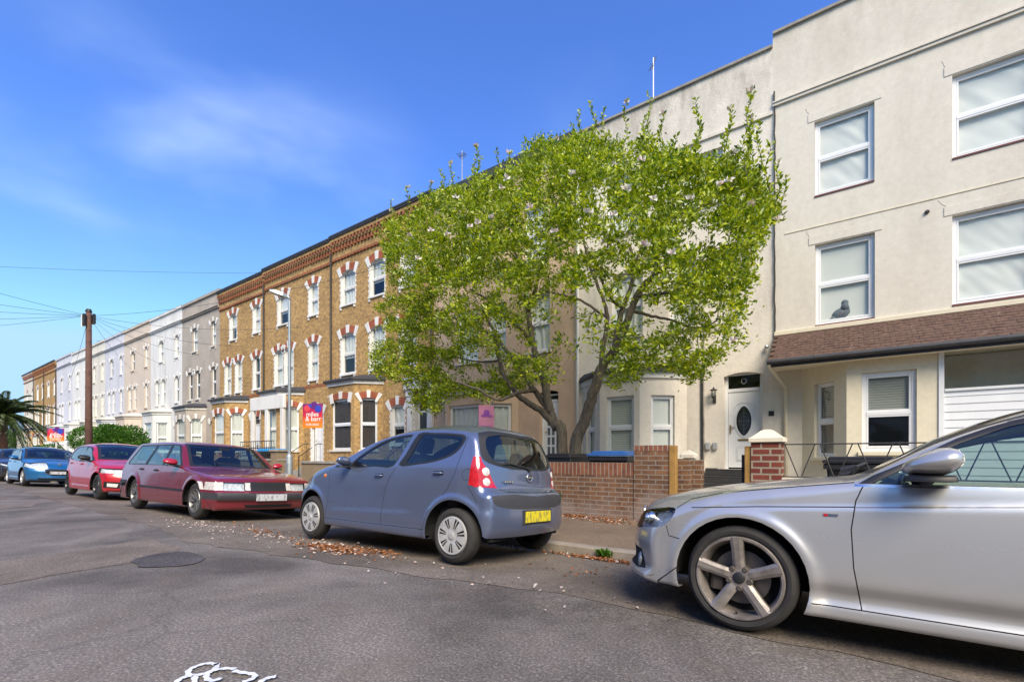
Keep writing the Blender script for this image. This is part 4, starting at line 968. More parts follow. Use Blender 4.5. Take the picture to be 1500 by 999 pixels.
def body_mesh(S):
    """shell of a car: centre line loop C, edge loop E with rounding r, side width W(x,z)"""
    K = S['keys']                      # (xc,zc,xe,ze,r) from front bottom over the roof to rear bottom
    cur = np.array(catmull([np.array(k, float) for k in K], 14))
    # resample evenly on centre line
    d = np.r_[0, np.cumsum(np.hypot(*(np.diff(cur[:, :2], axis=0).T)) + .6 * np.hypot(*(np.diff(cur[:, 2:4], axis=0).T)))]
    NN = S.get('N', 200); t = np.linspace(0, d[-1], NN + 1)
    cur = np.stack([np.interp(t, d, cur[:, i]) for i in range(5)], 1)
    E = cur[:, 2:4]; tan = np.gradient(E, axis=0); 
    for _ in range(3): tan[1:-1] = (tan[:-2] + tan[1:-1] * 2 + tan[2:]) / 4
    tan /= np.linalg.norm(tan, axis=1)[:, None] + 1e-9
    nrm = np.stack([tan[:, 1], -tan[:, 0]], 1)      # outward for a loop running front->top->rear with X forward: check sign
    mid = E.mean(0)
    if ((E - mid) * nrm).sum() < 0: nrm = -nrm
    W = S['W']; p = S.get('p', 2.4); NL = 18; NA = 6; NS = S.get('NS', 22)
    xf, xr = E[:, 0].max(), E[:, 0].min()
    zs = S.get('spine', .50)
    Qx = np.linspace(E[0, 0] - .30, E[-1, 0] + .28, NN + 1)
    rows = []
    for i in range(NN + 1):
        C = cur[i, :2]; Ei = E[i]; r = cur[i, 4]; n = nrm[i]
        s_in = max(0., (C - Ei) @ n)
        w0 = W(*(Ei - n * r * .7)) - r
        sl = p * s_in / max(.2, w0); th0 = math.atan(sl)
        cpos = Ei - n * r * math.cos(th0)
        we = W(*cpos); yc = we - r; ye = yc + r * math.sin(th0)
        row = []
        for k in range(NL + 1):
            tt = k / NL; pos = C + (Ei - C) * (tt ** p); row.append((pos[0], tt * ye, pos[1]))
        for k in range(1, NA + 1):
            th = th0 + (math.pi / 2 - th0) * k / NA
            pos = Ei - n * r * (math.cos(th0) - math.cos(th)); row.append((pos[0], yc + r * math.sin(th), pos[1]))
        A = Ei - n * r * math.cos(th0)
        Q = np.array([Qx[i], zs])
        for k in range(1, NS + 1):
            pos = A + (Q - A) * (k / NS); row.append((pos[0], W(*pos), pos[1]))
        rows.append(row)
    # lower half
    nb = 12; zb = S['zb']
    A0 = rows[0][NL + NA]; A1 = rows[-1][NL + NA]
    Bx = np.linspace(A0[0], A1[0], NN + 1)
    vs = []; 
    for i in range(NN + 1):
        row = rows[i]; Q = (Qx[i], zs)
        B = (Bx[i], zb(Bx[i]))
        for k in range(1, nb + 1):
            pos = (Q[0] + (B[0] - Q[0]) * k / nb, Q[1] + (B[1] - Q[1]) * k / nb); row.append((pos[0], W(*pos), pos[1]))
        row.append((B[0] + 0, W(*B) - .10, B[1] - .004))
    m = len(rows[0]); V = []; Fc = []
    for sgn in (1, -1):
        o = len(V)
        for row in rows: V += [(q[0], q[1] * sgn, q[2]) for q in row]
        for i in range(NN):
            for k in range(m - 1):
                a, b_, c, d_ = o + i * m + k, o + (i + 1) * m + k, o + (i + 1) * m + k + 1, o + i * m + k + 1
                Fc.append((a, b_, c, d_) if sgn < 0 else (a, d_, c, b_))
    me = bpy.data.meshes.new('tmp'); me.from_pydata(V, [], Fc); bm = bmesh.new(); bm.from_mesh(me); bpy.data.meshes.remove(me)
    bmesh.ops.remove_doubles(bm, verts=bm.verts[:], dist=.0006)
    bmesh.ops.dissolve_degenerate(bm, dist=.0004, edges=bm.edges[:])
    bm.normal_update()
    # flip outward if needed (roof faces must look up)
    up = sum(f.normal.z for f in bm.faces if f.calc_center_median().z > S['ztop'] - .15)
    if up < 0: bmesh.ops.reverse_faces(bm, faces=bm.faces[:]); bm.normal_update()
    return bm

def cut(bm, poly, ang, cond, rid, lay, keep=False):
    """poly in (u,z): u = x*cos+ y*sin of direction; project along horizontal direction perpendicular to u. ang=0: side view (u=x). ang=90: front view (u=y)"""
    ca, sa = math.cos(R(ang)), math.sin(R(ang)); d = Vector((-sa, ca, 0))
    if ang == 'top': d = Vector((0, 0, 1))
    def pr(v): return (v.x * ca + v.y * sa, v.z)
    us = [p[0] for p in poly]; zs_ = [p[1] for p in poly]
    bb = (min(us) - .004, max(us) + .004, min(zs_) - .004, max(zs_) + .004)
    cand = set()
    for f in bm.faces:
        c = f.calc_center_median()
        if not cond(c, f.normal): continue
        P = [pr(v.co) for v in f.verts]
        if max(q[0] for q in P) < bb[0] or min(q[0] for q in P) > bb[1] or max(q[1] for q in P) < bb[2] or min(q[1] for q in P) > bb[3]: continue
        cand.add(f)
    n = len(poly)
    for i in range(n):
        a, b_ = poly[i], poly[(i + 1) % n]
        if abs(a[0] - b_[0]) + abs(a[1] - b_[1]) < 1e-6: continue
        e0, e1, e2, e3 = min(a[0], b_[0]) - .003, max(a[0], b_[0]) + .003, min(a[1], b_[1]) - .003, max(a[1], b_[1]) + .003
        sub = []
        for f in cand:
            P = [pr(v.co) for v in f.verts]
            if max(q[0] for q in P) < e0 or min(q[0] for q in P) > e1 or max(q[1] for q in P) < e2 or min(q[1] for q in P) > e3: continue
            sub.append(f)
        if not sub: continue
        co = Vector((a[0] * ca, a[0] * sa, a[1])); ed = Vector(((b_[0] - a[0]) * ca, (b_[0] - a[0]) * sa, b_[1] - a[1])); no = ed.cross(d).normalized()
        geom = list(set([v for f in sub for v in f.verts])) + list(set([e for f in sub for e in f.edges])) + sub
        res = bmesh.ops.bisect_plane(bm, geom=geom, dist=1e-5, plane_co=co, plane_no=no)
        cand -= set(sub); cand |= set(g for g in res['geom'] if isinstance(g, bmesh.types.BMFace) and g.is_valid)
    for f in cand:
        if not f.is_valid: continue
        if f[lay] and not keep: continue
        c = pr(f.calc_center_median()); ins = False; j = n - 1
        for i in range(n):
            xi, yi = poly[i]; xj, yj = poly[j]
            if (yi > c[1]) != (yj > c[1]) and c[0] < (xj - xi) * (c[1] - yi) / (yj - yi + 1e-12) + xi: ins = not ins
            j = i
        if ins: f[lay] = rid
def strip(P, w=.005):
    P = [np.array(p, float) for p in P]; Lf, Rt = [], []
    for i, p in enumerate(P):
        t = P[min(i + 1, len(P) - 1)] - P[max(i - 1, 0)]; t = t / (np.linalg.norm(t) + 1e-9); n = np.array([-t[1], t[0]])
        Lf.append(tuple(p + n * w / 2)); Rt.append(tuple(p - n * w / 2))
    return Lf + Rt[::-1]

M['tyre'] = pbr('tyre_rubber', (.030, .028, .027), .8, var=.25, scale=14, bump=.15, bscale=120)
M['trim'] = pbr('black_trim', (.02, .02, .022), .5, var=.15)
M['gap'] = pbr('panel_gap', (.008, .008, .008), .9, var=0)
M['grey_bumper'] = pbr('grey_bumper_plastic', (.045, .045, .05), .6, var=.15, bump=.1)
M['chrome'] = pbr('chrome', (.75, .75, .75), .22, metal=1, var=0)
M['alloy'] = pbr('dirty_alloy', (.30, .265, .235), .42, metal=.5, var=.4, scale=9)
M['alloy_grey'] = pbr('grey_alloy', (.22, .22, .22), .4, metal=.6, var=.25, scale=9)
M['alloy_dark'] = pbr('dark_wheel_barrel', (.09, .075, .062), .6, metal=.3, var=.3, scale=9)
M['disc'] = pbr('brake_disc', (.17, .155, .145), .45, metal=.7, var=.2)
M['hubcap'] = pbr('hubcap_silver', (.55, .55, .54), .4, metal=.35, var=.15, scale=12)
M['black_rim'] = pbr('black_rim', (.03, .03, .03), .3, var=.2)
M['dark'] = pbr('car_interior', (.035, .035, .038), .85, var=.2)
M['seat'] = pbr('seat_fabric', (.075, .08, .09), .9, var=.2, scale=20)
M['carglass'] = glassmat('car_glass', tint=(.62, .74, .70), opac=.05, refl=1.0, wav=.003, f0=.09)
M['darkglass'] = glassmat('car_glass_dark', tint=(.35, .42, .42), opac=.35, refl=1.0, wav=.004, ior=1.52)
M['lens'] = glassmat('lamp_lens', tint=(.95, .97, .97), opac=.0, refl=.5, wav=0., f0=.04)
M['lens_clear'] = pbr('lamp_reflector', (.72, .74, .74), .3, metal=.15, var=.35, scale=26, detail=2)
M['lens_dark'] = pbr('dark_lamp_housing', (.30, .31, .33), .3, metal=.4, var=.7, scale=16)
M['red_lens'] = pbr('red_lens', (.50, .012, .02), .12, var=.25, scale=30, coat=1.)
M['white_lens'] = pbr('white_lens', (.70, .66, .62), .15, var=.25, scale=30, coat=1.)
M['orange_lens'] = pbr('orange_lens', (.65, .20, .03), .15, var=.1, coat=1.)
def platemat(name, col, seed=0.):
    m, nt, b, L = newmat(name); tc = N(nt, 'ShaderNodeTexCoord'); mpn = N(nt, 'ShaderNodeMapping'); mpn.inputs['Scale'].default_value = (1, 1, .35); mpn.inputs['Location'].default_value = (seed, seed, 0); L(tc.outputs['Object'], mpn.inputs[0])
    n = N(nt, 'ShaderNodeTexNoise', Scale=34., Detail=1); L(mpn.outputs[0], n.inputs[0])
    r = N(nt, 'ShaderNodeMapRange'); r.inputs[1].default_value = .5; r.inputs[2].default_value = .62; r.inputs[3].default_value = 0; r.inputs[4].default_value = .6; L(n.outputs[0], r.inputs[0])
    x = N(nt, 'ShaderNodeMixRGB'); x.inputs[1].default_value = (*col, 1); x.inputs[2].default_value = (.12, .11, .10, 1); L(r.outputs[0], x.inputs[0]); L(x.outputs[0], b.inputs['Base Color']); b.inputs['Roughness'].default_value = .4
    return m
M['plate_y'] = platemat('yellow_plate', (.75, .62, .02)); M['plate_w'] = platemat('white_plate', (.62, .63, .66), 3.)

def make_wheel(car, name, x, y, r, rr, width, style, side, steer=0., zoff=0.):
    """wheel > tyre, rim...; outer face towards side*y"""
    Mx = Matrix.Translation((x, y, r + zoff)) @ Matrix.Rotation(R(steer), 4, 'Z') @ Matrix.Diagonal((1, side, 1, 1))
    w = width
    b = MB(Mx)
    prof = [(rr * .98, -w + .01), (rr + .015, -w), (r - .045, -w), (r - .012, -w + .02), (r, -w + .04), (r, -.045), (r - .006, -.028), (r - .022, -.010), (r - .05, -.001), (rr + .035, .002), (rr + .012, -.004), (rr, -.014), (rr - .004, -.03)]
    b.lathe(prof, 56, axis='y')
    for k in (-.075, -.105, -.135):
        pass
    ty = b.build('wheel', M['tyre'], car, smooth=True, angle=40)
    rm = MB(Mx)
    if style in ('audi', 'volvo', 'blk', 'silver'):
        rm.lathe([(rr + .004, -.008), (rr - .002, .002), (rr - .014, .001), (rr - .022, -.012), (rr - .03, -.05), (rr - .045, -w + .02)], 56, axis='y')
        mat = {'audi': 'alloy', 'volvo': 'alloy_grey', 'blk': 'black_rim', 'silver': 'hubcap'}[style]
        rm.build('rim', M[mat], ty, smooth=True, angle=50)
        bk = MB(Mx); bk.lathe([(rr - .03, -.12), (.001, -.12)], 24, axis='y'); bk.build('wheel_back', M['gap'], ty)
        ds = MB(Mx); ds.lathe([(.001, -.075), (.07, -.075), (.075, -.085), (rr * .66, -.085), (rr * .66, -.10)], 40, axis='y'); ds.build('brake_disc', M['disc'], ty, smooth=True, angle=30)
        if style == 'audi':
            cp = MB(Mx); cp.bbox(rr * .35, rr * .72, -.09, -.055, -rr * .38, rr * .05, .02); cp.build('brake_caliper', M['alloy_dark'], ty)
        n = {'audi': 5, 'volvo': 10, 'blk': 10, 'silver': 8}[style]
        sp = MB(Mx)
        for k in range(n):
            a = 2 * math.pi * k / n + (math.radians(3) if style == 'audi' else .2)
            u = Vector((math.sin(a), 0, math.cos(a))); t = Vector((math.cos(a), 0, -math.sin(a)))
            if style == 'audi':
                st = [(.045, .036, -.034), (rr * .35, .032, -.024), (rr * .7, .033, -.012), (rr * .93, .038, -.004), (rr - .004, .044, -.002)]
            elif style == 'volvo': st = [(.03, .014, -.03), (rr * .6, .012, -.02), (rr - .01, .016, -.008)]
            elif style == 'blk': st = [(.03, .010, -.03), (rr * .6, .009, -.018), (rr - .01, .012, -.006)]
            else: st = [(.03, .018, -.03), (rr * .6, .015, -.02), (rr - .01, .02, -.008)]
            vs = []
            for (q, hw, dy) in st:
                for (sx, sy) in ((-1, -.03), (-1, 0), (-.45, .010 if style == 'audi' else .004), (.45, .010 if style == 'audi' else .004), (1, 0), (1, -.03)):
                    p_ = u * q + t * (hw * sx); vs.append((p_.x, dy + sy, p_.z))
            fs = []
            for i in range(len(st) - 1):
                for j in range(5): fs.append((i * 6 + j, (i + 1) * 6 + j, (i + 1) * 6 + j + 1, i * 6 + j + 1))
            sp.add(vs, fs)
        sp.lathe([(.075, -.055), (.07, -.03), (.055, -.022), (.034, -.022)], 24, axis='y')
        sp.build('spokes', M[mat], ty)
        hb = MB(Mx); hb.lathe([(.036, -.03), (.034, -.016), (.028, -.012), (.001, -.012)], 20, axis='y')
        hb.build('hub_cap', M['trim'], ty, smooth=True, angle=40)
        if style == 'audi':
            nb_ = MB(Mx)
            for k in range(5):
                a = 2 * math.pi * (k + .5) / 5 + R(3); nb_.lathe([(.017, -.05), (.017, -.019), (.011, -.014), (.001, -.016)], 10, axis='y', c=(.062 * math.sin(a), 0, .062 * math.cos(a)))
            nb_.build('wheel_bolts', M['alloy_dark'], ty)
            va = MB(Mx); va.tube([(.01, -.03, -rr + .03), (.012, -.005, -rr + .045)], .005, 6); va.build('tyre_valve', M['trim'], ty)
    else:
        # plastic cover with paired slots
        rm.lathe([(rr + .002, -.012), (rr - .004, .004), (rr - .016, .006), (rr - .022, .002)], 56, axis='y')
        n = 7; ri, ro = rr * .30, rr - .020
        # cover as polar grid with holes
        na = n * 20; nr = 12
        def hole(fa, fr):
            # two slots per sector, narrow spoke pairs
            d = abs(fa - .5)
            if .18 < fr < .97 and d < .17 + .05 * fr: return .045 < d * (1) if fr > .18 else False
            return False
        for i in range(na):
            for j in range(nr):
                fa = ((i + .5) % 20) / 20; fr = (j + .5) / nr
                if hole(fa, fr): continue
                P = []
                for (ii, jj) in ((i, j), (i + 1, j), (i + 1, j + 1), (i, j + 1)):
                    a = 2 * math.pi * ii / na; q = ri + (ro - ri) * jj / nr; dy = .004 - .018 * (1 - jj / nr) ** 2 + .014 * (1 - jj / nr)
                    P.append((q * math.sin(a), dy, q * math.cos(a)))
                rm.add(P, [(0, 1, 2, 3)])
        rm.lathe([(ri, .0), (ri * .6, .004), (ri * .55, .012), (.001, .014)], 28, axis='y')
        rm.build('hubcap', M['hubcap'], ty)
        bk = MB(Mx); bk.lathe([(rr, -.02), (rr * .93, -.035), (rr * .5, -.03), (.001, -.03)], 28, axis='y'); bk.build('steel_wheel', M['alloy_dark'], ty)
    return ty

def car(name, label, S, loc, yaw, roll, group=None):
    root = thing(name, label, 'car', loc, 0, group)
    root.rotation_euler = (roll, 0, yaw); root['_local'] = 1
    bm = body_mesh(S); lay = bm.faces.layers.int.new('rid')
    names = [None]; mats = []
    reg = {}
    def rid(nm):
        if nm not in reg: reg[nm] = len(reg) + 1
        return reg[nm]
    # wheel arches
    for (ax, ar, az) in S['arches']:
        for s_ in (1, -1):
            poly = [(ax + ar * math.cos(t), az + ar * math.sin(t)) for t in np.linspace(0, 2 * math.pi, 37)[:-1]]
            cut(bm, poly, 0, lambda c, n, s_=s_: c.y * s_ > .45 , rid('ARCH'), lay)
    for item in S['regions']:
        nm, kind, poly = item[:3]; opt = item[3] if len(item) > 3 else {}
        ang = opt.get('ang', 0)
        if kind == 'side':
            for s_ in opt.get('sides', (1, -1)):
                P = poly if s_ > 0 or ang == 0 else poly
                cut(bm, P, ang * s_, lambda c, n, s_=s_: c.y * s_ > .3 and (n.y * s_ > opt.get('ny', .25)) and opt.get('x0', -9) < c.x < opt.get('x1', 9), rid(nm), lay)
        elif kind in ('front', 'rear'):
            q = 1 if kind == 'front' else -1
            ms = (1, -1) if opt.get('mirror') else (1,)
            for s_ in ms:
                P = [(u * s_, z) for u, z in poly]
                cut(bm, P, 90, lambda c, n: n.x * q > opt.get('nx', .05) and opt.get('x0', -9) < c.x < opt.get('x1', 9), rid(nm), lay)
    from mathutils.bvhtree import BVHTree
    S['bvh'] = BVHTree.FromBMesh(bm)
    # collect
    bm.normal_update()
    bm.faces.ensure_lookup_table()
    vn = {v: v.normal.copy() for v in bm.verts}
    inv = {v: k for k, v in reg.items()}
    groups = {}
    for f in bm.faces:
        k = inv.get(f[lay], 'BODY')
        if k == 'ARCH': continue
        groups.setdefault(k, []).append(f)
    def emit(faces, nm, mats, off=0., parent=root, mi=None, flip=False):
        idx = {}; V = []; Fs = []; MI = []
        for f in faces:
            t = []
            for v in f.verts:
                if v not in idx: idx[v] = len(V); V.append(tuple(v.co + vn[v] * off))
                t.append(idx[v])
            Fs.append(tuple(t[::-1] if flip else t)); MI.append(mi(f) if mi else 0)
        me = bpy.data.meshes.new(nm); me.from_pydata(V, [], Fs)
        for m_ in mats: me.materials.append(m_)
        if mi: me.polygons.foreach_set('material_index', MI)
        me.shade_smooth(); me.validate(); me.update()
        o = bpy.data.objects.new(nm, me); COL.objects.link(o); o.parent = parent; return o
    PM = S['paint']
    body_keys = ['BODY', 'gap'] + [k for k in groups if k.startswith('bodycol:')]
    bf = []; 
    keyof = {}
    mats_b = [PM, M['gap']]; midx = {'BODY': 0, 'gap': 1}
    for k in groups:
        if k.startswith('bodycol:'): midx[k] = len(mats_b); mats_b.append(M[k.split(':')[1]])
    for k in body_keys:
        for f in groups.get(k, []): bf.append(f); keyof[f] = midx[k]
    body = emit(bf, 'body', mats_b, mi=lambda f: keyof[f])
    emit([f for f in bf if f.calc_center_median().z > .35], 'lining', [M['dark']], off=-.028, flip=True, parent=root)
    for k, fs in groups.items():
        if k in body_keys: continue
        nm, mt_ = k.split(':')[:2]
        # split glass into connected pieces so each pane is its own part
        todo = set(fs); pieces = []
        while todo:
            st = [todo.pop()]; comp = [st[0]]
            while st:
                f = st.pop()
                for e in f.edges:
                    for g in e.link_faces:
                        if g in todo: todo.remove(g); st.append(g); comp.append(g)
            pieces.append(comp)
        pieces = [c for c in pieces if sum(f.calc_area() for f in c) > .0004]
        for c in pieces:
            if 'glass' in mt_ : emit(c, nm, [M[mt_]], off=-.004)
            elif mt_ in ('lens',):
                lp = emit(c, nm, [M['lens']], off=.002)
                emit(c, 'reflector', [M[k.split(':')[2]]], off=-.035, parent=lp)
            else: emit(c, nm, [M[mt_]], off=S.get('off', {}).get(nm, .002))
    W = S['W']
    # arch liners and lips
    for (ax, ar, az) in S['arches']:
        for s_ in (1, -1):
            b = MB(); vs = []; n = 36
            ex_ = [k[2] for k in S['keys']]; exf, exr = max(ex_) - .09, min(ex_) + .09
            def yy(t):
                x_, z_ = ax + ar * math.cos(t), az + ar * math.sin(t); y_ = W(min(exf, max(exr, x_)), max(z_, S['zb'](x_))) - .004
                if z_ < S['zb'](x_) + .02: y_ -= .06
                return y_
            T = np.linspace(-.10, math.pi + .10, n + 1)
            for t in T:
                y_ = yy(t); c_, q_ = math.cos(t), math.sin(t)
                vs += [(ax + ar * c_, s_ * y_, az + ar * q_), (ax + (ar + .0) * c_, s_ * (y_ - .018), az + (ar + .0) * q_), (ax + (ar + .03) * c_, s_ * (y_ - .03), az + (ar + .03) * q_), (ax + (ar + .03) * c_, s_ * (y_ - .35), az + (ar + .03) * q_), (ax, s_ * (y_ - .36), az)]
            fs = [(i * 5 + j, (i + 1) * 5 + j, (i + 1) * 5 + j + 1, i * 5 + j + 1) for i in range(n) for j in range(4)]
            b.add(vs, fs); 
            b.build('wheel_arch', M['gap'], root)
    # floor pan
    b = MB(); hw = W(0, .4) - .12; a0 = S['arches'][0]; a1 = S['arches'][1]
    b.box(a1[0] + a1[1], a0[0] - a0[1], -hw, hw, .19, .34); b.box(S['xr'] + .12, S['xf'] - .12, -hw + .28, hw - .28, .22, .36)
    b.build('underbody', M['gap'], root)
    # cabin: seats, dashboard, wheel
    cx0 = S['cabin'][0]; 
    for s_ in (1, -1):
        b = MB(); b.M = Matrix.Translation((cx0, .36 * s_, 0))
        b.bbox(-.25, .27, -.23, .23, .34, .58, .04); b.M = Matrix.Translation((cx0 - .2, .36 * s_, .55)) @ Matrix.Rotation(R(-14), 4, 'Y'); b.bbox(-.09, .05, -.22, .22, 0, .55, .04); b.bbox(-.06, .03, -.12, .12, .58, .76, .03)
        b.tube([(-.01, -.05, .53), (-.01, -.05, .6)], .008, 5); b.tube([(-.01, .05, .53), (-.01, .05, .6)], .008, 5)
        b.build('seat', M['seat'], root)
    b = MB(); b.M = Matrix.Translation((S['cabin'][1], 0, 0)); b.bbox(-.25, .25, -.60, .60, .34, .56, .04); b.M = Matrix.Translation((S['cabin'][1] - .22, 0, .54)) @ Matrix.Rotation(R(-16), 4, 'Y'); b.bbox(-.07, .06, -.60, .60, 0, .48, .04)
    for s_ in (-1, 1): b.bbox(-.05, .03, s_ * .36 - .11, s_ * .36 + .11, .49, .62, .03)
    b.build('rear_seat', M['seat'], root)
    b = MB(); b.bbox(cx0 + .48, cx0 + .95, -.64, .64, .55, S['cabin'][2], .06); b.build('dashboard', M['dark'], root)
    b = MB(); sx = cx0 + .45; sy = -.36; 
    pts = [(sx - .10 * math.cos(t) * .4, sy + .18 * math.sin(t), S['cabin'][2] - .05 + .17 * math.cos(t)) for t in np.linspace(0, 2 * math.pi, 21)]
    b.tube(pts, .014, 6, cap=False); b.tube([(sx, sy, S['cabin'][2] - .05), (sx + .2, sy, S['cabin'][2] - .12)], .03, 6); b.build('steering_wheel', M['dark'], root)
    # wheels
    wr, rimr, ww, style = S['wheel']
    fy = S.get('track', .0)
    for i, (ax, ar, az) in enumerate(S['arches']):
        for s_ in (1, -1):
            yo = (S['wy'] if 'wy' in S else W(ax, .5) - .02)
            make_wheel(root, 'wheel', ax, s_ * yo, wr, rimr, ww, style, s_, steer=S.get('steer', 0) if i == 0 else 0)
    # mirrors
    if 'mirror' in S:
        mxx, myy, mzz, mat_, big = S['mirror']
        for s_ in (1, -1):
            b = MB(); vs = []; 
            # rounded teardrop body by lathe-like rings along y
            secs = [(0.0, .32, .5), (.02, .62, .78), (.07, .92, .96), (.13, 1.0, 1.0), (.19, .97, .88), (.235, .80, .62), (.262, .45, .34), (.268, .05, .05)]
            ns = 16
            for (dy, sx_, sz_) in secs:
                for k in range(ns):
                    a = 2 * math.pi * k / ns; cx_ = math.cos(a); cz_ = math.sin(a)
                    xx = (.075 * big * sx_) * (cx_ * .9 if cx_ > 0 else cx_ * .55) * S.get('ml', 1.25); zz = .075 * big * sz_ * (abs(cz_) ** .8) * (1 if cz_ > 0 else -1)
                    if cz_ < 0: zz *= .8
                    vs.append((mxx + xx - .03 * dy / .25, s_ * (myy + .055 + dy * big * .92), mzz + zz * (1 - .35 * max(0, cx_)) - .18 * xx + .02 * dy / .25))
            fs = [(i * ns + k, i * ns + (k + 1) % ns, (i + 1) * ns + (k + 1) % ns, (i + 1) * ns + k) for i in range(len(secs) - 1) for k in range(ns)]
            fs += [tuple(range(ns)), tuple((len(secs) - 1) * ns + k for k in range(ns))]
            b.add(vs, fs); 
            mo = b.build('wing_mirror', PM if mat_ is None else M[mat_], root, smooth=True, angle=60)
            b = MB(); b.tube([(mxx + .03, s_ * (myy - .03), mzz - .075 * big), (mxx + .01, s_ * (myy + .05), mzz - .07 * big), (mxx, s_ * (myy + .12), mzz - .055 * big)], [.035 * big, .028 * big, .022 * big], 8)
            for k in range(1): b.bbox(mxx - .04 * big * S.get('ml', 1.25), mxx + .05 * big * S.get('ml', 1.25), s_ * (myy + .14) - .09 * big, s_ * (myy + .14) + .10 * big, mzz - .075 * big, mzz - .045 * big, .01)
            b.build('mirror_arm', M['trim'], mo, smooth=True, angle=50)
    for (hx, hz, hm, hl) in S.get('handles', []):
        for s_ in (1, -1):
            y_ = W(hx, hz); b = MB()
            b.add([(hx - hl / 2 - .01 + (hl + .02) * i / 6, s_ * (y_ + .001), hz - .028) for i in range(7)] + [(hx - hl / 2 - .01 + (hl + .02) * i / 6, s_ * (y_ + .0015), hz + .022) for i in range(7)], [(i, i + 1, i + 8, i + 7) for i in range(6)])
            dk = b
            b2 = MB(); b2.tube([(hx - hl / 2, s_ * (y_ + .002), hz), (hx - hl / 2 + .015, s_ * (y_ + .022), hz + .002), (hx, s_ * (y_ + .028), hz + .004), (hx + hl / 2 - .015, s_ * (y_ + .022), hz + .002), (hx + hl / 2, s_ * (y_ + .002), hz)], .0115, 8)
            ho = b2.build('door_handle', PM if hm is None else M[hm], root, smooth=True)
            dk.build('handle_recess', M['gap'], ho)
    return root, body

def Wfun(hw, plan, belt, tumble=.30, lower=.05, beltr=.05, arches=(), flare=.012, creases=(), sill=.2, bulge=.02, low_z=.5, hoodx=None):
    tt = math.tan
    def W(x, z):
        w = hw + interp(plan, x)
        if z < low_z: w -= lower * ((low_z - z) / .3) ** 1.8
        bz = belt(x)
        # gentle barrel between low_z and belt
        if z > low_z: w -= bulge * ((z - low_z) / max(.1, bz - low_z)) ** 2 if z < bz else bulge
        # greenhouse
        q = (z - bz)
        k = beltr
        soft = .5 * (q + math.sqrt(q * q + k * k)) - .0
        w -= tumble * (soft - .5 * (-.35 + math.sqrt(.35 * .35 + k * k)) * 0)
        for (ax, ar, az) in arches:
            d = math.hypot(x - ax, z - az); 
            if z > az - .25: w += flare * math.exp(-((d - ar - .015) / .035) ** 2)
        for (zf, amp, wd, xa, xb) in creases:
            zc = zf(x) if callable(zf) else zf
            g = sstep(xa - .15, xa + .1, x) * (1 - sstep(xb - .1, xb + .15, x))
            w += amp * g * (1. / (1 + math.exp(-(zc - z) / wd)))
        return w
    return W

# ---------------------------------------------------------------- garden walls, piers, gates, railings
GW = WY
gx0, gx1 = -6.3, WX(929.5, GW)
t = thing('garden_wall', 'low brown brick garden wall with an upright top course beside the small hatchback', 'wall', (gx0, GW, 0))
b = MB(); b.box(gx0, gx1 - .002, GW, GW + .215, -.1, .72); b.build('wall_body', M['brick_wall'], t)
b = MB(); b.box(gx0, gx1 - .002, GW - .003, GW + .218, .721, .93); b.build('soldier_course', M['brick_solid'], t)
px0, px1 = gx1, WX(981, GW)
t = thing('gate_pier', 'brown brick pier ending the low wall, a yellow timber post fixed to it', 'pier', (px0, GW, 0))
b = MB(); b.box(px0, px1, GW - .02, GW + .42, -.1, 1.12); b.box(px1 + .001, px1 + .22, GW + .22, GW + .42, -.1, 1.0); b.build('pier_body', M['brick_wall'], t)
b = MB(); b.box(px0 - .004, px1 + .004, GW - .024, GW + .424, 1.121, 1.21); b.build('brick_on_edge', M['brick_solid'], t)
pw = WX(991, GW) - px1
b = MB(); b.bbox(px1 + .002, px1 + pw, GW - .04, GW + .07, -.05, 1.20, .006); b.build('timber_post', M['wood_post'], t)
b = MB(); b.box(px1 + .02, px1 + .36, GW + .5, GW + .62, -.1, .98); tag(b.build('brick_stub_wall', M['brick_wall']), 'short brick stub wall between the timber post and the cream newel', 'wall')
qx0, qx1 = WX(1100, GW), WX(1145, GW)
t = thing('gate_pier', 'red brick gate pier with a cream pyramid cap, beside the steps', 'pier', (qx0, GW, 0))
b = MB(); b.box(qx0, qx1, GW, GW + .36, -.1, 1.235); b.build('pier_body', M['brick_pier'], t)
b = MB(); cx, cy = (qx0 + qx1) / 2, GW + .18; hw_ = (qx1 - qx0) / 2
b.bbox(qx0 - .035, qx1 + .035, GW - .035, GW + .395, 1.236, 1.30, .012)
q = [(-1.02, -1.02), (1.02, -1.02), (1.02, 1.02), (-1.02, 1.02)]; ly = [(1.0, 1.30), (.72, 1.345), (.38, 1.40), (.12, 1.415)]
vs = []
for f_, z_ in ly: vs += [(cx + hw_ * f_ * a, cy + .19 * f_ * c_, z_) for a, c_ in q]
b.add(vs, [(i * 4 + k, i * 4 + (k + 1) % 4, (i + 1) * 4 + (k + 1) % 4, (i + 1) * 4 + k) for i in range(3) for k in range(4)] + [(12, 13, 14, 15)]); b.build('pier_cap', M['cream_smooth'], t)
b = MB(); b.bbox(qx0 - .085, qx0 - .003, GW + .02, GW + .12, -.05, 1.18, .006); b.build('timber_post', M['wood_post'], t)
t = thing('garden_gate', 'dark gate folded back against the timber post of the red brick pier', 'gate', (qx0 - .12, GW, 0))
b = MB()
for k in range(5): b.bbox(qx0 - .135, qx0 - .105, GW + .10 + k * .15, GW + .235 + k * .15, .05, 1.06, .005)
b.box(qx0 - .104, qx0 - .09, GW + .1, GW + .85, .25, .33); b.box(qx0 - .104, qx0 - .09, GW + .1, GW + .85, .8, .88)
b.build('gate_boards', M['black_plastic'], t)
t = thing('railing', 'thin black zigzag wire railing to the right of the red brick pier', 'railing', (qx1, GW, 0))
rx1 = 4.6
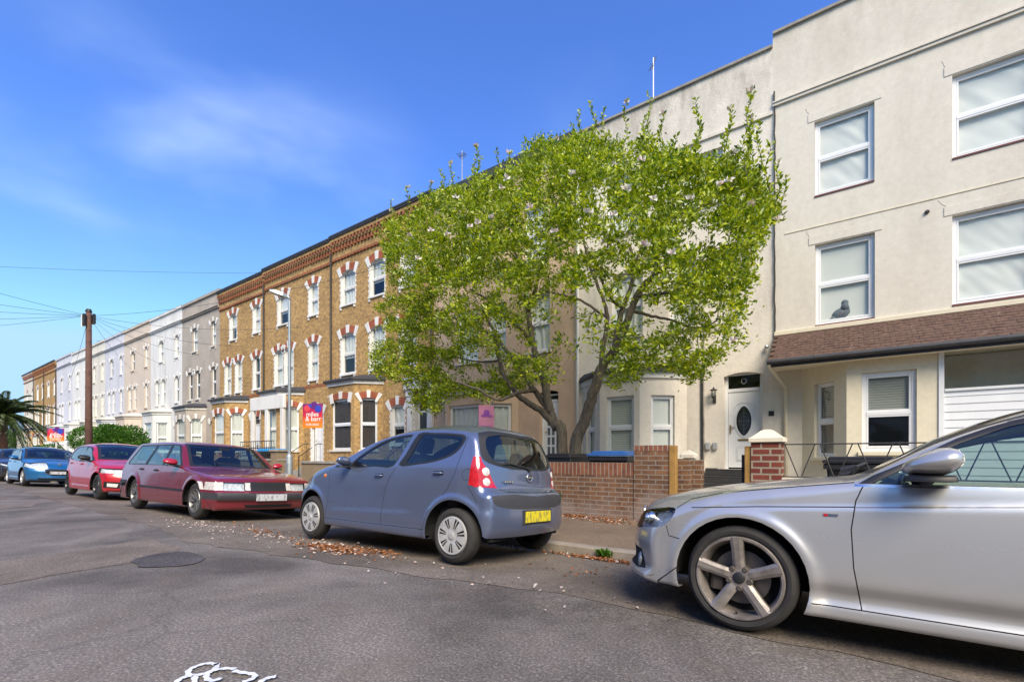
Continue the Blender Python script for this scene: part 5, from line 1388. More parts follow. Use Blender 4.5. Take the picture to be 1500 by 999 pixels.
b = MB(); zt_, zb_ = 1.20, .76; b.tube([(qx1, GW + .1, zt_), (rx1, GW + .1, zt_)], .010, 6); b.tube([(qx1, GW + .1, zb_), (rx1, GW + .1, zb_)], .010, 6); b.build('rail', M['iron'], t)
b = MB(); x = qx1 + .03; 
while x < rx1 - .45:
    b.tube([(x, GW + .1, zt_), (x + .155, GW + .1, zb_), (x + .19, GW + .1, zb_), (x + .345, GW + .1, zt_), (x + .40, GW + .1, zt_)], .0075, 5); x += .40
b.build('zigzag_wire', M['iron'], t)
b = MB(); b.box(qx1 + .002, 5.5, GW, GW + .2, -.1, .70); b.box(qx1 + .002, 5.5, GW - .02, GW + .22, .701, .745); tag(b.build('dwarf_wall', M['cream_smooth']), 'low cream dwarf wall under the zigzag wire railing', 'wall')
# pebbledashed wall further left and others
def low_wall(xa, xb, h_, m, label, cop=True, piers=()):
    t = thing('garden_wall', label, 'wall', (xa, GW, 0))
    b = MB(); b.box(xa, xb, GW, GW + .2, -.1, h_); b.build('wall_body', M[m], t)
    if cop: b = MB(); b.bbox(xa - .01, xb + .01, GW - .03, GW + .23, h_ + .001, h_ + .06, .01); b.build('coping', M['coping'], t)
    for i, x in enumerate(piers):
        b = MB(); b.box(x - .18, x + .18, GW - .05, GW + .27, -.1, h_ + .28); p_ = b.build('pier', M[m], t)
        b = MB(); b.bbox(x - .22, x + .22, GW - .09, GW + .31, h_ + .281, h_ + .34, .015); b.build('pier_cap', M['coping'], p_)
low_wall(-12.4, -6.5, .84, 'peb_wall', 'brown pebbledashed wall hidden behind the small hatchback, joining the brick wall')
low_wall(-18.4, -13.6, .90, 'peb_wall', 'brown pebbledashed wall beside the lamp post, in front of the brick house', piers=(-13.8,))
low_wall(-24.2, -20.1, .85, 'brick_red', 'low brick garden wall left of the lamp post behind the maroon estate', piers=(-20.3, -24.0))
low_wall(-29.8, -25.9, .85, 'brick_red', 'low brick wall in front of the last yellow brick house', piers=(-26.1,))
low_wall(-35.5, -31.5, .9, 'white_paint', 'white garden wall in front of the grey pebbledashed house', piers=(-31.7,))
for k, (xa, xb, lb) in enumerate([(-41.2, -36.2, 'white garden wall far down the street behind the red car'), (-62.5, -57.5, 'white garden wall far down the street behind the blue car'), (-68.5, -63.2, 'far garden wall in front of the farthest lilac house')]): low_wall(xa, xb, .95, 'white_paint', lb)

# iron railings in front of the brick houses
t = thing('railing', 'black iron railings topping the wall in front of the house with the columned doorway', 'railing', (-18.4, GW, 0))
b = MB(); b.tube([(-18.3, GW + .1, 1.30), (-14.0, GW + .1, 1.30)], .014, 5); b.build('rail', M['iron'], t)
b = MB()
for k in range(34): x = -18.3 + k * .13; b.tube([(x, GW + .1, .96), (x, GW + .1, 1.34)], .007, 4)
b.build('bars', M['iron'], t)
# dark low hedge panel behind the railing
# ---------------------------------------------------------------- bins
def wheelie(x, y, rz, lidm, label, lid_open=0, h_=1.0, body='black_plastic', sc_=1.0, z0=0.0):
    t = thing('wheelie_bin', label, 'bin', (x, y, z0), rz, 'wheelie bins in the front gardens'); t['_local'] = 1
    b = MB(); w0, w1, d0, d1 = .22 * sc_, .28 * sc_, .26, .34
    vs = [(-w0, -d0, .04), (w0, -d0, .04), (w0, d0, .04), (-w0, d0, .04), (-w1, -d1, h_ - .08), (w1, -d1, h_ - .08), (w1, d1, h_ - .08), (-w1, d1, h_ - .08)]
    b.add(vs, [(0, 3, 2, 1), (0, 1, 5, 4), (1, 2, 6, 5), (2, 3, 7, 6), (3, 0, 4, 7)]); b.bbox(-w1 - .03, w1 + .03, -d1 - .03, d1 + .03, h_ - .14, h_ - .06, .01); b.box(-w1 + .04, -w1 + .07, -d1 + -.01, -d1 + .02, .3, h_ - .15); b.box(w1 - .07, w1 - .04, -d1 - .01, -d1 + .02, .3, h_ - .15); b.build('bin_body', M[body], t)
    b = MB(); b.bbox(-w1 - .04, w1 + .04, -d1 - .05, d1 + .03, h_ - .055, h_ - .01, .012); b.bbox(-w1 + .02, w1 - .02, -d1 + .02, d1 - .04, h_ - .01, h_ + .035, .02); b.tube([(-w1 - .02, d1 + .05, h_ - .03), (w1 + .02, d1 + .05, h_ - .03)], .018, 6); b.build('bin_lid', M[lidm], t)
    for s_ in (-1, 1): b = MB(); b.lathe([(.001, 0), (.1, 0), (.1, .05), (.001, .05)], 16, axis='x', c=(s_ * .24 - .025, d0 + .04, .1)); b.build('wheel', M['black_plastic'], t)
    return t
bx_ = WX(898, 8.1); wheelie(bx_, 8.15, R(3), 'blue_plastic', 'black wheelie bin with a deep blue lid behind the low brick wall', h_=1.10, sc_=1.25)
wheelie(WX(830, 8.2), 8.25, R(-8), 'black_plastic', 'black lidded bin at the foot of the two tree trunks', h_=1.06, sc_=1.1)
wheelie(WX(795, 8.3), 8.3, R(6), 'black_plastic', 'black bin between the tree bin and the tail of the small hatchback', h_=1.03, sc_=1.0)
wheelie(WX(1262, 8.0), 8.1, R(-4), 'black_plastic', 'black bin behind the zigzag wire railing', h_=1.0, sc_=1.35)
wheelie(WX(399, 7.9), 7.9, R(0), 'blue_bright', 'tall black bin with a bright blue lid near the lamp post', h_=1.25, sc_=1.3)
wheelie(WX(377, 7.8), 7.75, R(0), 'white_wood', 'white lidded bin left of the bright blue one', h_=1.22, body='white_wood')

# ---------------------------------------------------------------- street lamp
lx, ly_ = WX(424, 6.85), 6.85
t = thing('street_lamp', 'grey steel street lamp with a flat angled lantern in front of the brick houses', 'street lamp', (lx, ly_, 0))
b = MB(); b.lathe([(.085, -.1), (.085, 1.02), (.075, 1.06), (.045, 1.10), (.042, 3.0), (.036, 5.25), (.036, 5.30)], 18, c=(lx, ly_, 0)); b.lathe([(.001, 5.30), (.036, 5.30)], 18, c=(lx, ly_, 0)); b.build('column', M['galv'], t, smooth=True, angle=30)
b = MB(); b.bbox(lx - .05, lx + .05, ly_ - .092, ly_ - .07, .35, .85, .005); b.build('column_door', M['galv'], t)
# lantern points over the road and to the left
dv = Vector((-.62, -.78, 0)).normalized(); sd = Vector((-dv.y, dv.x, 0)); top = Vector((lx, ly_, 5.30))
b = MB(); b.tube([top, top + Vector((0, 0, .07)), top + dv * .12 + Vector((0, 0, .13))], .035, 8); b.build('lamp_arm', M['galv'], t, smooth=True)
b = MB(); c0 = top + dv * .06 + Vector((0, 0, .09)); n_ = []
for (d_, w_, zt__, zb__) in ((0, .06, .05, -.03), (.09, .11, .07, -.03), (.30, .12, .075, -.015), (.42, .09, .05, 0.0)):
    c_ = c0 + dv * d_ + Vector((0, 0, d_ * .22))
    n_ += [c_ + sd * w_ + Vector((0, 0, zb__)), c_ - sd * w_ + Vector((0, 0, zb__)), c_ - sd * w_ * .8 + Vector((0, 0, zt__)), c_ + sd * w_ * .8 + Vector((0, 0, zt__))]
b.add(n_, [(i * 4 + k, i * 4 + (k + 1) % 4, i * 4 + 4 + (k + 1) % 4, i * 4 + 4 + k) for i in range(3) for k in range(4)] + [(0, 1, 2, 3), (12, 15, 14, 13)]); ln_o = b.build('lantern', M['galv'], t)
b = MB(); b.add([c0 + dv * .12 + sd * .10 + Vector((0, 0, -.006)), c0 + dv * .12 - sd * .10 + Vector((0, 0, -.006)), c0 + dv * .36 - sd * .10 + Vector((0, 0, .08)), c0 + dv * .36 + sd * .10 + Vector((0, 0, .08))], [(0, 1, 2, 3)]); b.build('lamp_glass', M['lead'], ln_o)

# ---------------------------------------------------------------- telegraph pole and wires
tx, ty = WX(130, 6.9), 6.9; ztp = WZ(130, 457, 6.9)
t = thing('telegraph_pole', 'tall brown timber telegraph pole rising behind the round hedge', 'telegraph pole', (tx, ty, 0))
b = MB(); b.tube([(tx, ty, -.1), (tx, ty, 3), (tx, ty, ztp)], [.17, .15, .12], 14); b.build('pole', M['pole_wood'], t, smooth=True)
b = MB(); b.bbox(tx - .17, tx + .17, ty - .26, ty - .13, ztp - .75, ztp - .15, .03); b.bbox(tx - .08, tx + .3, ty + .1, ty + .22, ztp - .6, ztp - .1, .03); b.lathe([(.15, 0), (.10, .14), (.001, .16)], 12, c=(tx, ty, ztp)); b.build('junction_box', M['black_plastic'], t)
b = MB(); b.bbox(tx - .04, tx + .07, ty - .30, ty - .262, ztp - .85, ztp - .2, .01); b.build('white_conduit', M['upvc'], t)
b = MB()
for z in (ztp - .3, ztp - .9, ztp - 1.5, 4.2, 3.6, 3.0): b.tube([(tx - .2, ty, z), (tx + .2, ty, z)], .012, 5)
b.build('pole_steps', M['galv'], t)
def wire(a, c, sag, label, r=.008, n=22):
    P = [Vector(a).lerp(Vector(c), k / n) + Vector((0, 0, -sag * 4 * (k / n) * (1 - k / n))) for k in range(n + 1)]
    b = MB(); b.tube(P, r, 4); o_ = b.build('overhead_wire', M['wire']); tag(o_, label, 'wire', 'telephone wires fanning out from the telegraph pole')
tp = (tx, ty, ztp - .2)
HN = ['grey pebbledashed', 'bright white', 'peach', 'narrow yellow brick', 'second yellow brick']
for k, (x, z) in enumerate([(-33, 7.4), (-38.5, 7.4), (-44, 7.4), (-27.5, 7.2), (-21.5, 7.3)]): wire(tp, (x, F - .05, z), .35, 'thin wire from the telegraph pole to the %s house' % HN[k])
wire(tp, (-12, F - .05, 8.6), .5, 'thin wire from the telegraph pole along the brick row towards the tree')
wire(tp, (-66, F - .05, 7.6), .6, 'thin wire from the telegraph pole to the farthest lilac house')
OW = ['highest', 'second highest', 'middle', 'second lowest', 'lowest']
for k, (x, z) in enumerate([(-22, 9.0), (-31, 8.6), (-40, 8.6), (-50, 8.4), (-62, 8.2)]): wire(tp, (x, -9, z), .55, 'thin wire crossing the sky left of the pole over the road, %s of five' % OW[k])
def at(px, py, Z): dx, dy = ray(px); return Vector((dx * Z, dy * Z, CAM_H - (py - 668) * Z / 680))
wire(at(-60, 388, 22), at(400, 400, 30), .12, 'long faint wire high in the left sky above the roofs', r=.007)

# ---------------------------------------------------------------- for-sale boards
def signmat(nm, stops, z0, z1):
    m, nt, b, L = newmat(nm); tc = N(nt, 'ShaderNodeTexCoord'); sp = N(nt, 'ShaderNodeSeparateXYZ'); L(tc.outputs['Generated'], sp.inputs[0])
    cr = N(nt, 'ShaderNodeValToRGB'); e = cr.color_ramp.elements; e[0].position, e[0].color = stops[0][0], (*stops[0][1], 1); e[1].position, e[1].color = stops[-1][0], (*stops[-1][1], 1)
    for p_, c_ in stops[1:-1]: x = e.new(p_); x.color = (*c_, 1)
    L(sp.outputs[2], cr.inputs[0]); L(cr.outputs[0], b.inputs['Base Color']); b.inputs['Roughness'].default_value = .4; return m
M['sign_grad'] = signmat('sunset_board', [(0, (.85, .27, .02)), (.3, (.85, .17, .03)), (.5, (.62, .03, .06)), (.75, (.42, .02, .10)), (1, (.20, .03, .20))], 0, 1)
M['white_flat'] = pbr('white_print', (.8, .78, .75), .5, var=0)
M['blue_flat'] = pbr('blue_print', (.03, .06, .45), .5, var=0); M['red_flat'] = pbr('red_print', (.75, .06, .08), .5, var=0); M['purple_flat'] = pbr('purple_print', (.12, .02, .18), .5, var=0)
M['pink_sign'] = pbr('faded_plum_board', (.27, .10, .17), .5, var=.15)
def text(s, size, loc, rot, m, parent, ext=.002):
    c = bpy.data.curves.new('lettering', 'FONT'); c.body = s; c.size = size; c.align_x = 'CENTER'; c.align_y = 'CENTER'; c.extrude = ext; c.offset = size * .012
    me_o = bpy.data.objects.new('lettering', c); COL.objects.link(me_o)
    dg = bpy.context.evaluated_depsgraph_get(); me = bpy.data.meshes.new_from_object(me_o.evaluated_get(dg)); bpy.data.objects.remove(me_o)
    me.materials.clear(); me.materials.append(M[m]); o_ = bpy.data.objects.new('lettering', me); COL.objects.link(o_); o_.parent = parent; o_.location = loc; o_.rotation_euler = rot; return o_
def sale_board(x, y, z0, w_, h_, yaw, label, post_h, kind):
    t = thing('estate_agent_board', label, 'sign', (x, y, 0), yaw); t['_local'] = 1
    b = MB(); b.bbox(-.035, .035, .0, .06, -.1, post_h, .004); b.build('post', M['white_wood'], t)
    b = MB(); b.bbox(-w_ / 2, w_ / 2, -.03, -.004, z0, z0 + h_, .004); bd = b.build('board', M['sign_grad' if kind == 'm' else 'pink_sign'], t)
    if kind == 'm':
        b = MB()
        for (cx, cz, r_, mt_) in ((-.15, .80, .085, 'red_flat'), (.16, .78, .095, 'blue_flat'), (.05, .93, .10, 'purple_flat'), (-.07, .90, .05, 'blue_flat')):
            b = MB(); b.lathe([(r_ * w_ / .55, 0), (.001, -.003)], 24, axis='y', c=(cx * w_ / .55, -.031 - random.uniform(0, .004), z0 + h_ * cz)); b.build('logo_circle', M[mt_], bd)
        text('miles', .17 * w_ / .55, (0, -.033, z0 + h_ * .56), (R(90), 0, 0), 'white_flat', bd); text('& barr', .17 * w_ / .55, (.03, -.033, z0 + h_ * .37), (R(90), 0, 0), 'white_flat', bd)
        text('FOR SALE', .085 * w_ / .55, (0, -.033, z0 + h_ * .14), (R(90), 0, 0), 'white_flat', bd)
    else:
        text('FOR SALE', .055, (0, -.033, z0 + h_ * .12), (R(90), 0, 0), 'purple_flat', bd)
        b = MB(); b.lathe([(.07, 0), (.001, -.003)], 20, axis='y', c=(0, -.031, z0 + h_ * .68)); b.bbox(-.12, .12, -.036, -.03, z0 + h_ * .52, z0 + h_ * .60, .004); b.build('logo_mark', M['purple_flat'], bd)
    return t
Y_ = 7.6
sale_board(WX(458.5, Y_), Y_, WZ(458, 627, Y_), .60, .70, R(28), 'red and orange estate agent board on a white post beside the lamp post', 1.9, 'm')
sale_board(WX(712, Y_), Y_, WZ(712, 629, Y_), .34, .50, R(58), 'faded plum-pink estate agent board seen above the roof of the small hatchback', 2.1, 'p')
Y_ = 7.0
sale_board(WX(82, Y_), Y_, WZ(82, 646, Y_), .95, .75, R(40), 'red and orange estate agent board far away above the blue hatchback', 1.9, 'm')

# ---------------------------------------------------------------- aerials and far details on roofs
def yagi(x, y, z0, hgt, bl, yaw, label, tilt=.0):
    t = thing('roof_aerial', label, 'aerial', (x, y, z0), 0, 'television aerials on the roofs')
    b = MB(); b.tube([(x, y, z0), (x, y, z0 + hgt)], .018, 6); b.build('mast', M['alu'], t)
    b = MB(); d_ = Vector((math.cos(yaw), math.sin(yaw), tilt)).normalized(); s_ = Vector((-d_.y, d_.x, 0)); c_ = Vector((x, y, z0 + hgt * .92))
    b.tube([c_ - d_ * bl / 2, c_ + d_ * bl / 2], .014, 5); b.build('boom', M['alu'], t)
    b = MB()
    for k in range(9): p_ = c_ - d_ * bl / 2 + d_ * bl * k / 8; b.tube([p_ - s_ * (.22 - k * .012), p_ + s_ * (.22 - k * .012)], .007, 4)
    b.build('elements', M['alu'], t)
RY = F + .6
yagi(WX(957, RY), RY, 10.6, 1.75, .5, R(70), 'slim white roof aerial mast on the off-white house', tilt=2.2)
yagi(WX(677, RY + .4), RY + .4, 10.7, 2.1, .3, R(10), 'thin dark aerial mast above the tan house by the tree', tilt=.1)
yagi(WX(423, RY + 2), RY + 2, 11.4, 1.2, 1.3, R(20), 'horizontal aerial above the middle brick house', tilt=-.3)
yagi(WX(352, RY + 2), RY + 2, 11.4, .9, 1.3, R(20), 'horizontal aerial above the brick row end', tilt=-.25)
yagi(WX(183, RY + 1), RY + 1, 11.0, 1.5, 1.1, R(160), 'aerial on the roof of the peach house', tilt=.4)
yagi(WX(152, RY + 1), RY + 1, 11.1, 1.4, 1.2, R(110), 'spiky aerial on the roof of the pale lilac house', tilt=.2)

# ---------------------------------------------------------------- leaves, shrubs and trees
def leafmat(name, c1, c2, c3, trans=.45):
    m, nt, b, L = newmat(name); nt.nodes.remove(b); out = nt.nodes['Material Output']
    g = N(nt, 'ShaderNodeNewGeometry'); cr = N(nt, 'ShaderNodeValToRGB'); e = cr.color_ramp.elements
    e[0].position = .0; e[0].color = (*c1, 1); e[1].position = 1.; e[1].color = (*c3, 1); x = e.new(.5); x.color = (*c2, 1)
    L(g.outputs['Random Per Island'], cr.inputs[0])
    d = N(nt, 'ShaderNodeBsdfDiffuse'); tr = N(nt, 'ShaderNodeBsdfTranslucent'); L(cr.outputs[0], d.inputs[0])
    mu = N(nt, 'ShaderNodeMixRGB', blend_type='MULTIPLY'); mu.inputs[0].default_value = 1; mu.inputs[2].default_value = (1.0, 1.0, .6, 1); L(cr.outputs[0], mu.inputs[1]); L(mu.outputs[0], tr.inputs[0])
    a = N(nt, 'ShaderNodeMixShader'); a.inputs[0].default_value = trans; L(d.outputs[0], a.inputs[1]); L(tr.outputs[0], a.inputs[2])
    gl = N(nt, 'ShaderNodeBsdfGlossy', Roughness=.35); a2 = N(nt, 'ShaderNodeMixShader'); a2.inputs[0].default_value = .05; L(a.outputs[0], a2.inputs[1]); L(gl.outputs[0], a2.inputs[2]); L(a2.outputs[0], out.inputs[0]); return m
M['leaf'] = leafmat('magnolia_leaf', (.07, .15, .003), (.32, .43, .005), (.66, .70, .02))
M['leaf_hedge'] = leafmat('hedge_leaf', (.035, .10, .012), (.07, .19, .018), (.14, .28, .03), .3)
M['leaf_palm'] = leafmat('palm_frond', (.02, .035, .012), (.045, .07, .02), (.10, .15, .03), .2)
M['petal'] = leafmat('magnolia_petal', (.90, .85, .83), (.92, .88, .84), (.82, .58, .64), .3)
M['litter_brown'] = leafmat('dead_leaf', (.16, .055, .02), (.30, .11, .035), (.42, .20, .08), .05)
M['litter_white'] = leafmat('fallen_petal', (.45, .36, .31), (.62, .55, .50), (.55, .38, .33), .05)
def barkmat():
    m, nt, b, L = newmat('magnolia_bark'); tc = N(nt, 'ShaderNodeTexCoord'); mpn = N(nt, 'ShaderNodeMapping'); mpn.inputs['Scale'].default_value = (1, 1, .35); L(tc.outputs['Object'], mpn.inputs[0])
    n = N(nt, 'ShaderNodeTexNoise', Scale=14., Detail=8, Roughness=.7); L(mpn.outputs[0], n.inputs[0])
    cr = N(nt, 'ShaderNodeValToRGB'); e = cr.color_ramp.elements; e[0].position = .3; e[0].color = (.05, .042, .032, 1); e[1].position = .62; e[1].color = (.17, .14, .10, 1); x = e.new(.75); x.color = (.22, .21, .13, 1)
    L(n.outputs[0], cr.inputs[0]); L(cr.outputs[0], b.inputs['Base Color']); b.inputs['Roughness'].default_value = .9
    bp = N(nt, 'ShaderNodeBump', Strength=.9, Distance=.02); L(n.outputs[0], bp.inputs['Height']); L(bp.outputs[0], b.inputs['Normal']); return m
M['bark'] = barkmat()
def leaves_mesh(name, P, D, Ln, Wd, mat, parent=None, fold=.25, droop=0.):
    """P centres (base of leaf), D directions, arrays. each leaf: 6 verts, 4 faces folded along its midrib"""
    P = np.asarray(P); D = np.asarray(D); n = len(P)
    D = D / (np.linalg.norm(D, axis=1)[:, None] + 1e-9)
    up = rng.normal(size=(n, 3)); S_ = np.cross(D, up); S_ /= np.linalg.norm(S_, axis=1)[:, None] + 1e-9; Nn = np.cross(S_, D)
    Ln = np.broadcast_to(Ln, n)[:, None]; Wd = np.broadcast_to(Wd, n)[:, None]
    base = P; tip = P + D * Ln - np.array([0, 0, 1]) * Ln * droop; m1 = P + D * Ln * .55 + Nn * Wd * fold * .0
    l = P + D * Ln * .52 + S_ * Wd * .5 + Nn * Wd * fold; r = P + D * Ln * .52 - S_ * Wd * .5 + Nn * Wd * fold
    V = np.stack([base, l, tip, r], 1).reshape(-1, 3)
    idx = np.arange(n)[:, None] * 4
    Fc = np.concatenate([idx + np.array([0, 1, 2]), idx + np.array([0, 2, 3])], 1).reshape(-1, 3)
    me = bpy.data.meshes.new(name); me.vertices.add(len(V)); me.vertices.foreach_set('co', V.ravel()); me.loops.add(len(Fc) * 3); me.loops.foreach_set('vertex_index', Fc.ravel().astype(np.int32))
    me.polygons.add(len(Fc)); me.polygons.foreach_set('loop_start', np.arange(0, len(Fc) * 3, 3, dtype=np.int32)); me.polygons.foreach_set('loop_total', np.full(len(Fc), 3, dtype=np.int32))
    me.update(calc_edges=True); me.materials.append(mat); o_ = bpy.data.objects.new(name, me); COL.objects.link(o_)
    if parent:
        o_.parent = parent; o_.matrix_parent_inverse = Matrix.Translation(-Vector(parent.location))
    return o_

# --- the magnolia: two leaning stems, wide low crown over the pavement
TY = 8.9
tree = thing('magnolia_tree', 'wide leafy magnolia with two leaning trunks and a few pale pink blossoms', 'tree', (WX(838, TY), TY, 0))
def TP(px, py, y=TY): return Vector((WX(px, y), y, WZ(px, py, y)))
limbs = []       # (points, r0, r1)
def limb(pts, r0, r1): limbs.append((pts, r0, r1))
LB = TP(826, 690); 
limb([Vector((LB.x, TY, -.1)), TP(824, 655, TY), TP(812, 622, TY), TP(806, 600, TY + .05), TP(797, 560, TY + .1), TP(789, 530, TY + .1), TP(781, 505, TY + .1), TP(774, 458, TY + .2), TP(770, 420, TY + .5)], .135, .05)
limb([TP(812, 622, TY), TP(790, 600, TY - .2), TP(764, 583, TY - .5), TP(745, 560, TY - .8), TP(733, 535, TY - .9), TP(728, 500, TY - 1.0), TP(716, 470, TY - 1.2)], .085, .03)
limb([TP(806, 604, TY), TP(785, 575, TY + .2), TP(764, 546, TY + .3), TP(740, 510, TY + .5), TP(715, 488, TY + .7), TP(680, 470, TY + .8), TP(650, 462, TY + .9)], .08, .022)
limb([TP(783, 572, TY + .1), TP(760, 575, TY - .6), TP(730, 585, TY - 1.1), TP(700, 570, TY - 1.3), TP(670, 560, TY - 1.4)], .05, .018)
limb([TP(781, 505, TY + .1), TP(760, 480, TY - .3), TP(738, 462, TY - .5), TP(715, 440, TY - .6), TP(690, 425, TY - .6)], .05, .02)
limb([TP(789, 535, TY), TP(770, 530, TY + .5), TP(735, 528, TY + 1.0), TP(700, 530, TY + 1.2), TP(655, 520, TY + 1.3)], .045, .018)
RB = TP(847, 690)
limb([Vector((RB.x + .02, TY, -.1)), TP(843, 665), TP(855, 620), TP(871, 570), TP(880, 540), TP(898, 516, TY - .05), TP(912, 490, TY - .1), TP(922, 460, TY - .1), TP(934, 433, TY - .1), TP(955, 406, TY - .2), TP(980, 388, TY - .3), TP(1010, 372, TY - .4)], .145, .04)
limb([TP(902, 512), TP(905, 480, TY + .3), TP(912, 452, TY + .4), TP(924, 420, TY + .5), TP(928, 392, TY + .6), TP(922, 360, TY + .7)], .075, .03)
limb([TP(882, 540), TP(884, 505, TY + .4), TP(890, 465, TY + .6), TP(878, 425, TY + .7), TP(862, 385, TY + .8), TP(855, 350, TY + .9)], .065, .022)
limb([TP(934, 433, TY - .1), TP(955, 432, TY - .5), TP(985, 428, TY - .8), TP(1020, 418, TY - .9), TP(1060, 415, TY - 1.0)], .045, .016)
limb([TP(925, 455, TY), TP(950, 462, TY + .5), TP(985, 470, TY + .8), TP(1020, 480, TY + 1.0), TP(1050, 470, TY + 1.1)], .04, .015)
limb([TP(928, 392, TY + .6), TP(940, 360, TY + .7), TP(960, 330, TY + .8), TP(985, 300, TY + .9)], .035, .015)
limb([TP(912, 452, TY + .4), TP(890, 430, TY - .4), TP(880, 400, TY - .8), TP(890, 360, TY - 1.0), TP(900, 320, TY - 1.1)], .04, .015)
limb([TP(774, 458, TY + .2), TP(765, 400, TY + .3), TP(745, 350, TY + .2), TP(725, 310, TY)], .045, .015)
limb([TP(774, 458, TY + .2), TP(790, 400, TY - .3), TP(805, 350, TY - .6), TP(815, 300, TY - .7)], .045, .015)
limb([TP(890, 465, TY + .6), TP(850, 440, TY + .6), TP(815, 430, TY + .7), TP(790, 425, TY + .8)], .035, .014)
b = MB(); nodes = []
for pts, r0, r1 in limbs:
    c_ = catmull([tuple(p) for p in pts], 6); n_ = len(c_)
    jit_ = [Vector(q) + Vector((random.uniform(-1, 1), random.uniform(-1, 1), random.uniform(-1, 1))) * .012 for q in c_]
    rad = [r0 + (r1 - r0) * (k / (n_ - 1)) ** .8 for k in range(n_)]
    if pts[0].z < 0: rad = [r * (1 + .5 * max(0, .5 - q.z) / .5) for r, q in zip(rad, jit_)]
    b.tube(jit_, rad, 12 if r0 > .1 else 8)
    for q, r_ in zip(jit_, rad):
        if q.z > 2.2: nodes.append((q, r_))
b.build('trunk', M['bark'], tree, smooth=True)
# crown volume sampled from its outline, with real depth
outl = [(562, 345), (580, 325), (610, 302), (640, 290), (680, 272), (710, 255), (750, 240), (800, 212), (850, 205), (900, 212), (950, 215), (990, 225), (1040, 232), (1090, 232), (1112, 255), (1134, 285), (1128, 330), (1108, 360), (1100, 400), (1084, 430), (1090, 470), (1075, 505), (1045, 545), (1005, 560), (985, 540), (950, 552), (930, 548), (900, 560), (870, 545), (830, 548), (800, 560), (770, 575), (735, 585), (700, 580), (660, 590), (625, 600), (600, 580), (560, 560), (548, 530), (560, 490), (555, 450), (570, 420), (560, 380)]
def inpoly(P, x, y):
    c = False; j = len(P) - 1
    for i in range(len(P)):
        xi, yi = P[i]; xj, yj = P[j]
        if (yi > y) != (yj > y) and x < (xj - xi) * (y - yi) / (yj - yi + 1e-12) + xi: c = not c
        j = i
    return c
att = []
from mathutils import noise as mnoise
# tips: ellipsoidal depth; density higher near the shell and in the upper part, hollow inside low down
holes = [(905, 440, 46, 34), (835, 470, 60, 50), (700, 540, 55, 22), (1010, 350, 26, 22), (960, 470, 40, 26), (860, 540, 40, 25), (770, 500, 40, 25), (1055, 352, 25, 14), (640, 500, 28, 14), (1040, 500, 22, 16)]
tries = 0
while len(att) < 2500 and tries < 90000:
    tries += 1
    px = random.uniform(545, 1150); py = random.uniform(203, 602)
    jx, jy = 22 * mnoise.noise(Vector((px * .022, py * .022, 3))), 22 * mnoise.noise(Vector((px * .022, py * .022, 9)))
    if not inpoly(outl, px + jx, py + jy): continue
    if px > 840 and random.random() < .34: continue
    u = (px - 850) / 305.; v = (py - 390) / 205.; rr_ = min(1., math.sqrt(u * u + v * v))
    dmax = 2.5 * math.sqrt(max(.12, 1 - rr_ ** 2.4))
    dy = random.uniform(-1, 1) * dmax
    # interior hollow
    rel = math.sqrt(rr_ ** 2 + (dy / 2.6) ** 2)
    if rel < .55 and random.random() < .80: continue
    if py > 410 and random.random() < .5 and rel < .85: continue
    skip = False
    for (hx, hy, ha, hb) in holes:
        if ((px - hx) / ha) ** 2 + ((py - hy) / hb) ** 2 < 1 and random.random() < .88: skip = True
    if skip: continue
    y = TY + .1 + dy
    p = TP(px, py, y)
    if px > 780 and mnoise.noise(p * 1.15) < -.30 or mnoise.noise(p * 2.4 + Vector((5, 1, 2))) < -.26: continue
    if p.y > F - .9: continue
    att.append(p)
att.sort(key=lambda p: min((p - q).length for q, _ in nodes))
NP = np.array([tuple(q) for q, _ in nodes]); NR = [r for _, r in nodes]
b = MB(); twigs = []
NPl = [tuple(q) for q in NP]
arr = np.zeros((20000, 3)); cnt = len(NPl); arr[:cnt] = NPl; par_r = NR[:]
for p in att:
    d = np.linalg.norm(arr[:cnt] - np.array(p), axis=1) + .25 * np.maximum(0, arr[:cnt, 2] - p.z)
    i = int(d.argmin()); q = Vector(arr[i]); L_ = (p - q).length
    if L_ < .08: twigs.append((p, (p - q).normalized() if L_ > 0 else Vector((0, 0, 1)))); continue
    r0 = min(par_r[i] * .6, .006 + .011 * L_); r1 = max(.0035, r0 * .55)
    m1 = q.lerp(p, .5) + Vector((random.uniform(-.1, .1), random.uniform(-.1, .1), random.uniform(-.02, .14))) * L_
    path = [q, q.lerp(m1, .5) + Vector((0, 0, .02)), m1, m1.lerp(p, .6), p]
    b.tube(path, [r0, r0 * .9, (r0 + r1) / 2, r1, r1 * .8], 5 if r0 > .012 else 4, cap=False)
    for k, w_ in ((2, m1), (4, p)):
        arr[cnt] = tuple(w_); cnt += 1; par_r.append((r0 + r1) / 2 if k == 2 else r1)
    twigs.append((p, (p - m1).normalized()))
b.build('branches', M['bark'], tree, smooth=True)
LP, LD, LL, BP = [], [], [], []
def spray(p, d, n, spread, upb=.5):
    for _ in range(n):
        off = Vector((random.gauss(0, 1), random.gauss(0, 1), random.gauss(0, .8))) * spread
        dd = (d * .5 + Vector((random.gauss(0, .6), random.gauss(0, .6), random.gauss(0, .45) + upb)))
        LP.append(tuple(p + off)); LD.append(tuple(dd)); LL.append(random.choice((random.uniform(.05, .09), random.uniform(.08, .125))))
for p, d in twigs:
    spray(p, d, random.randint(30, 58), random.uniform(.055, .11))
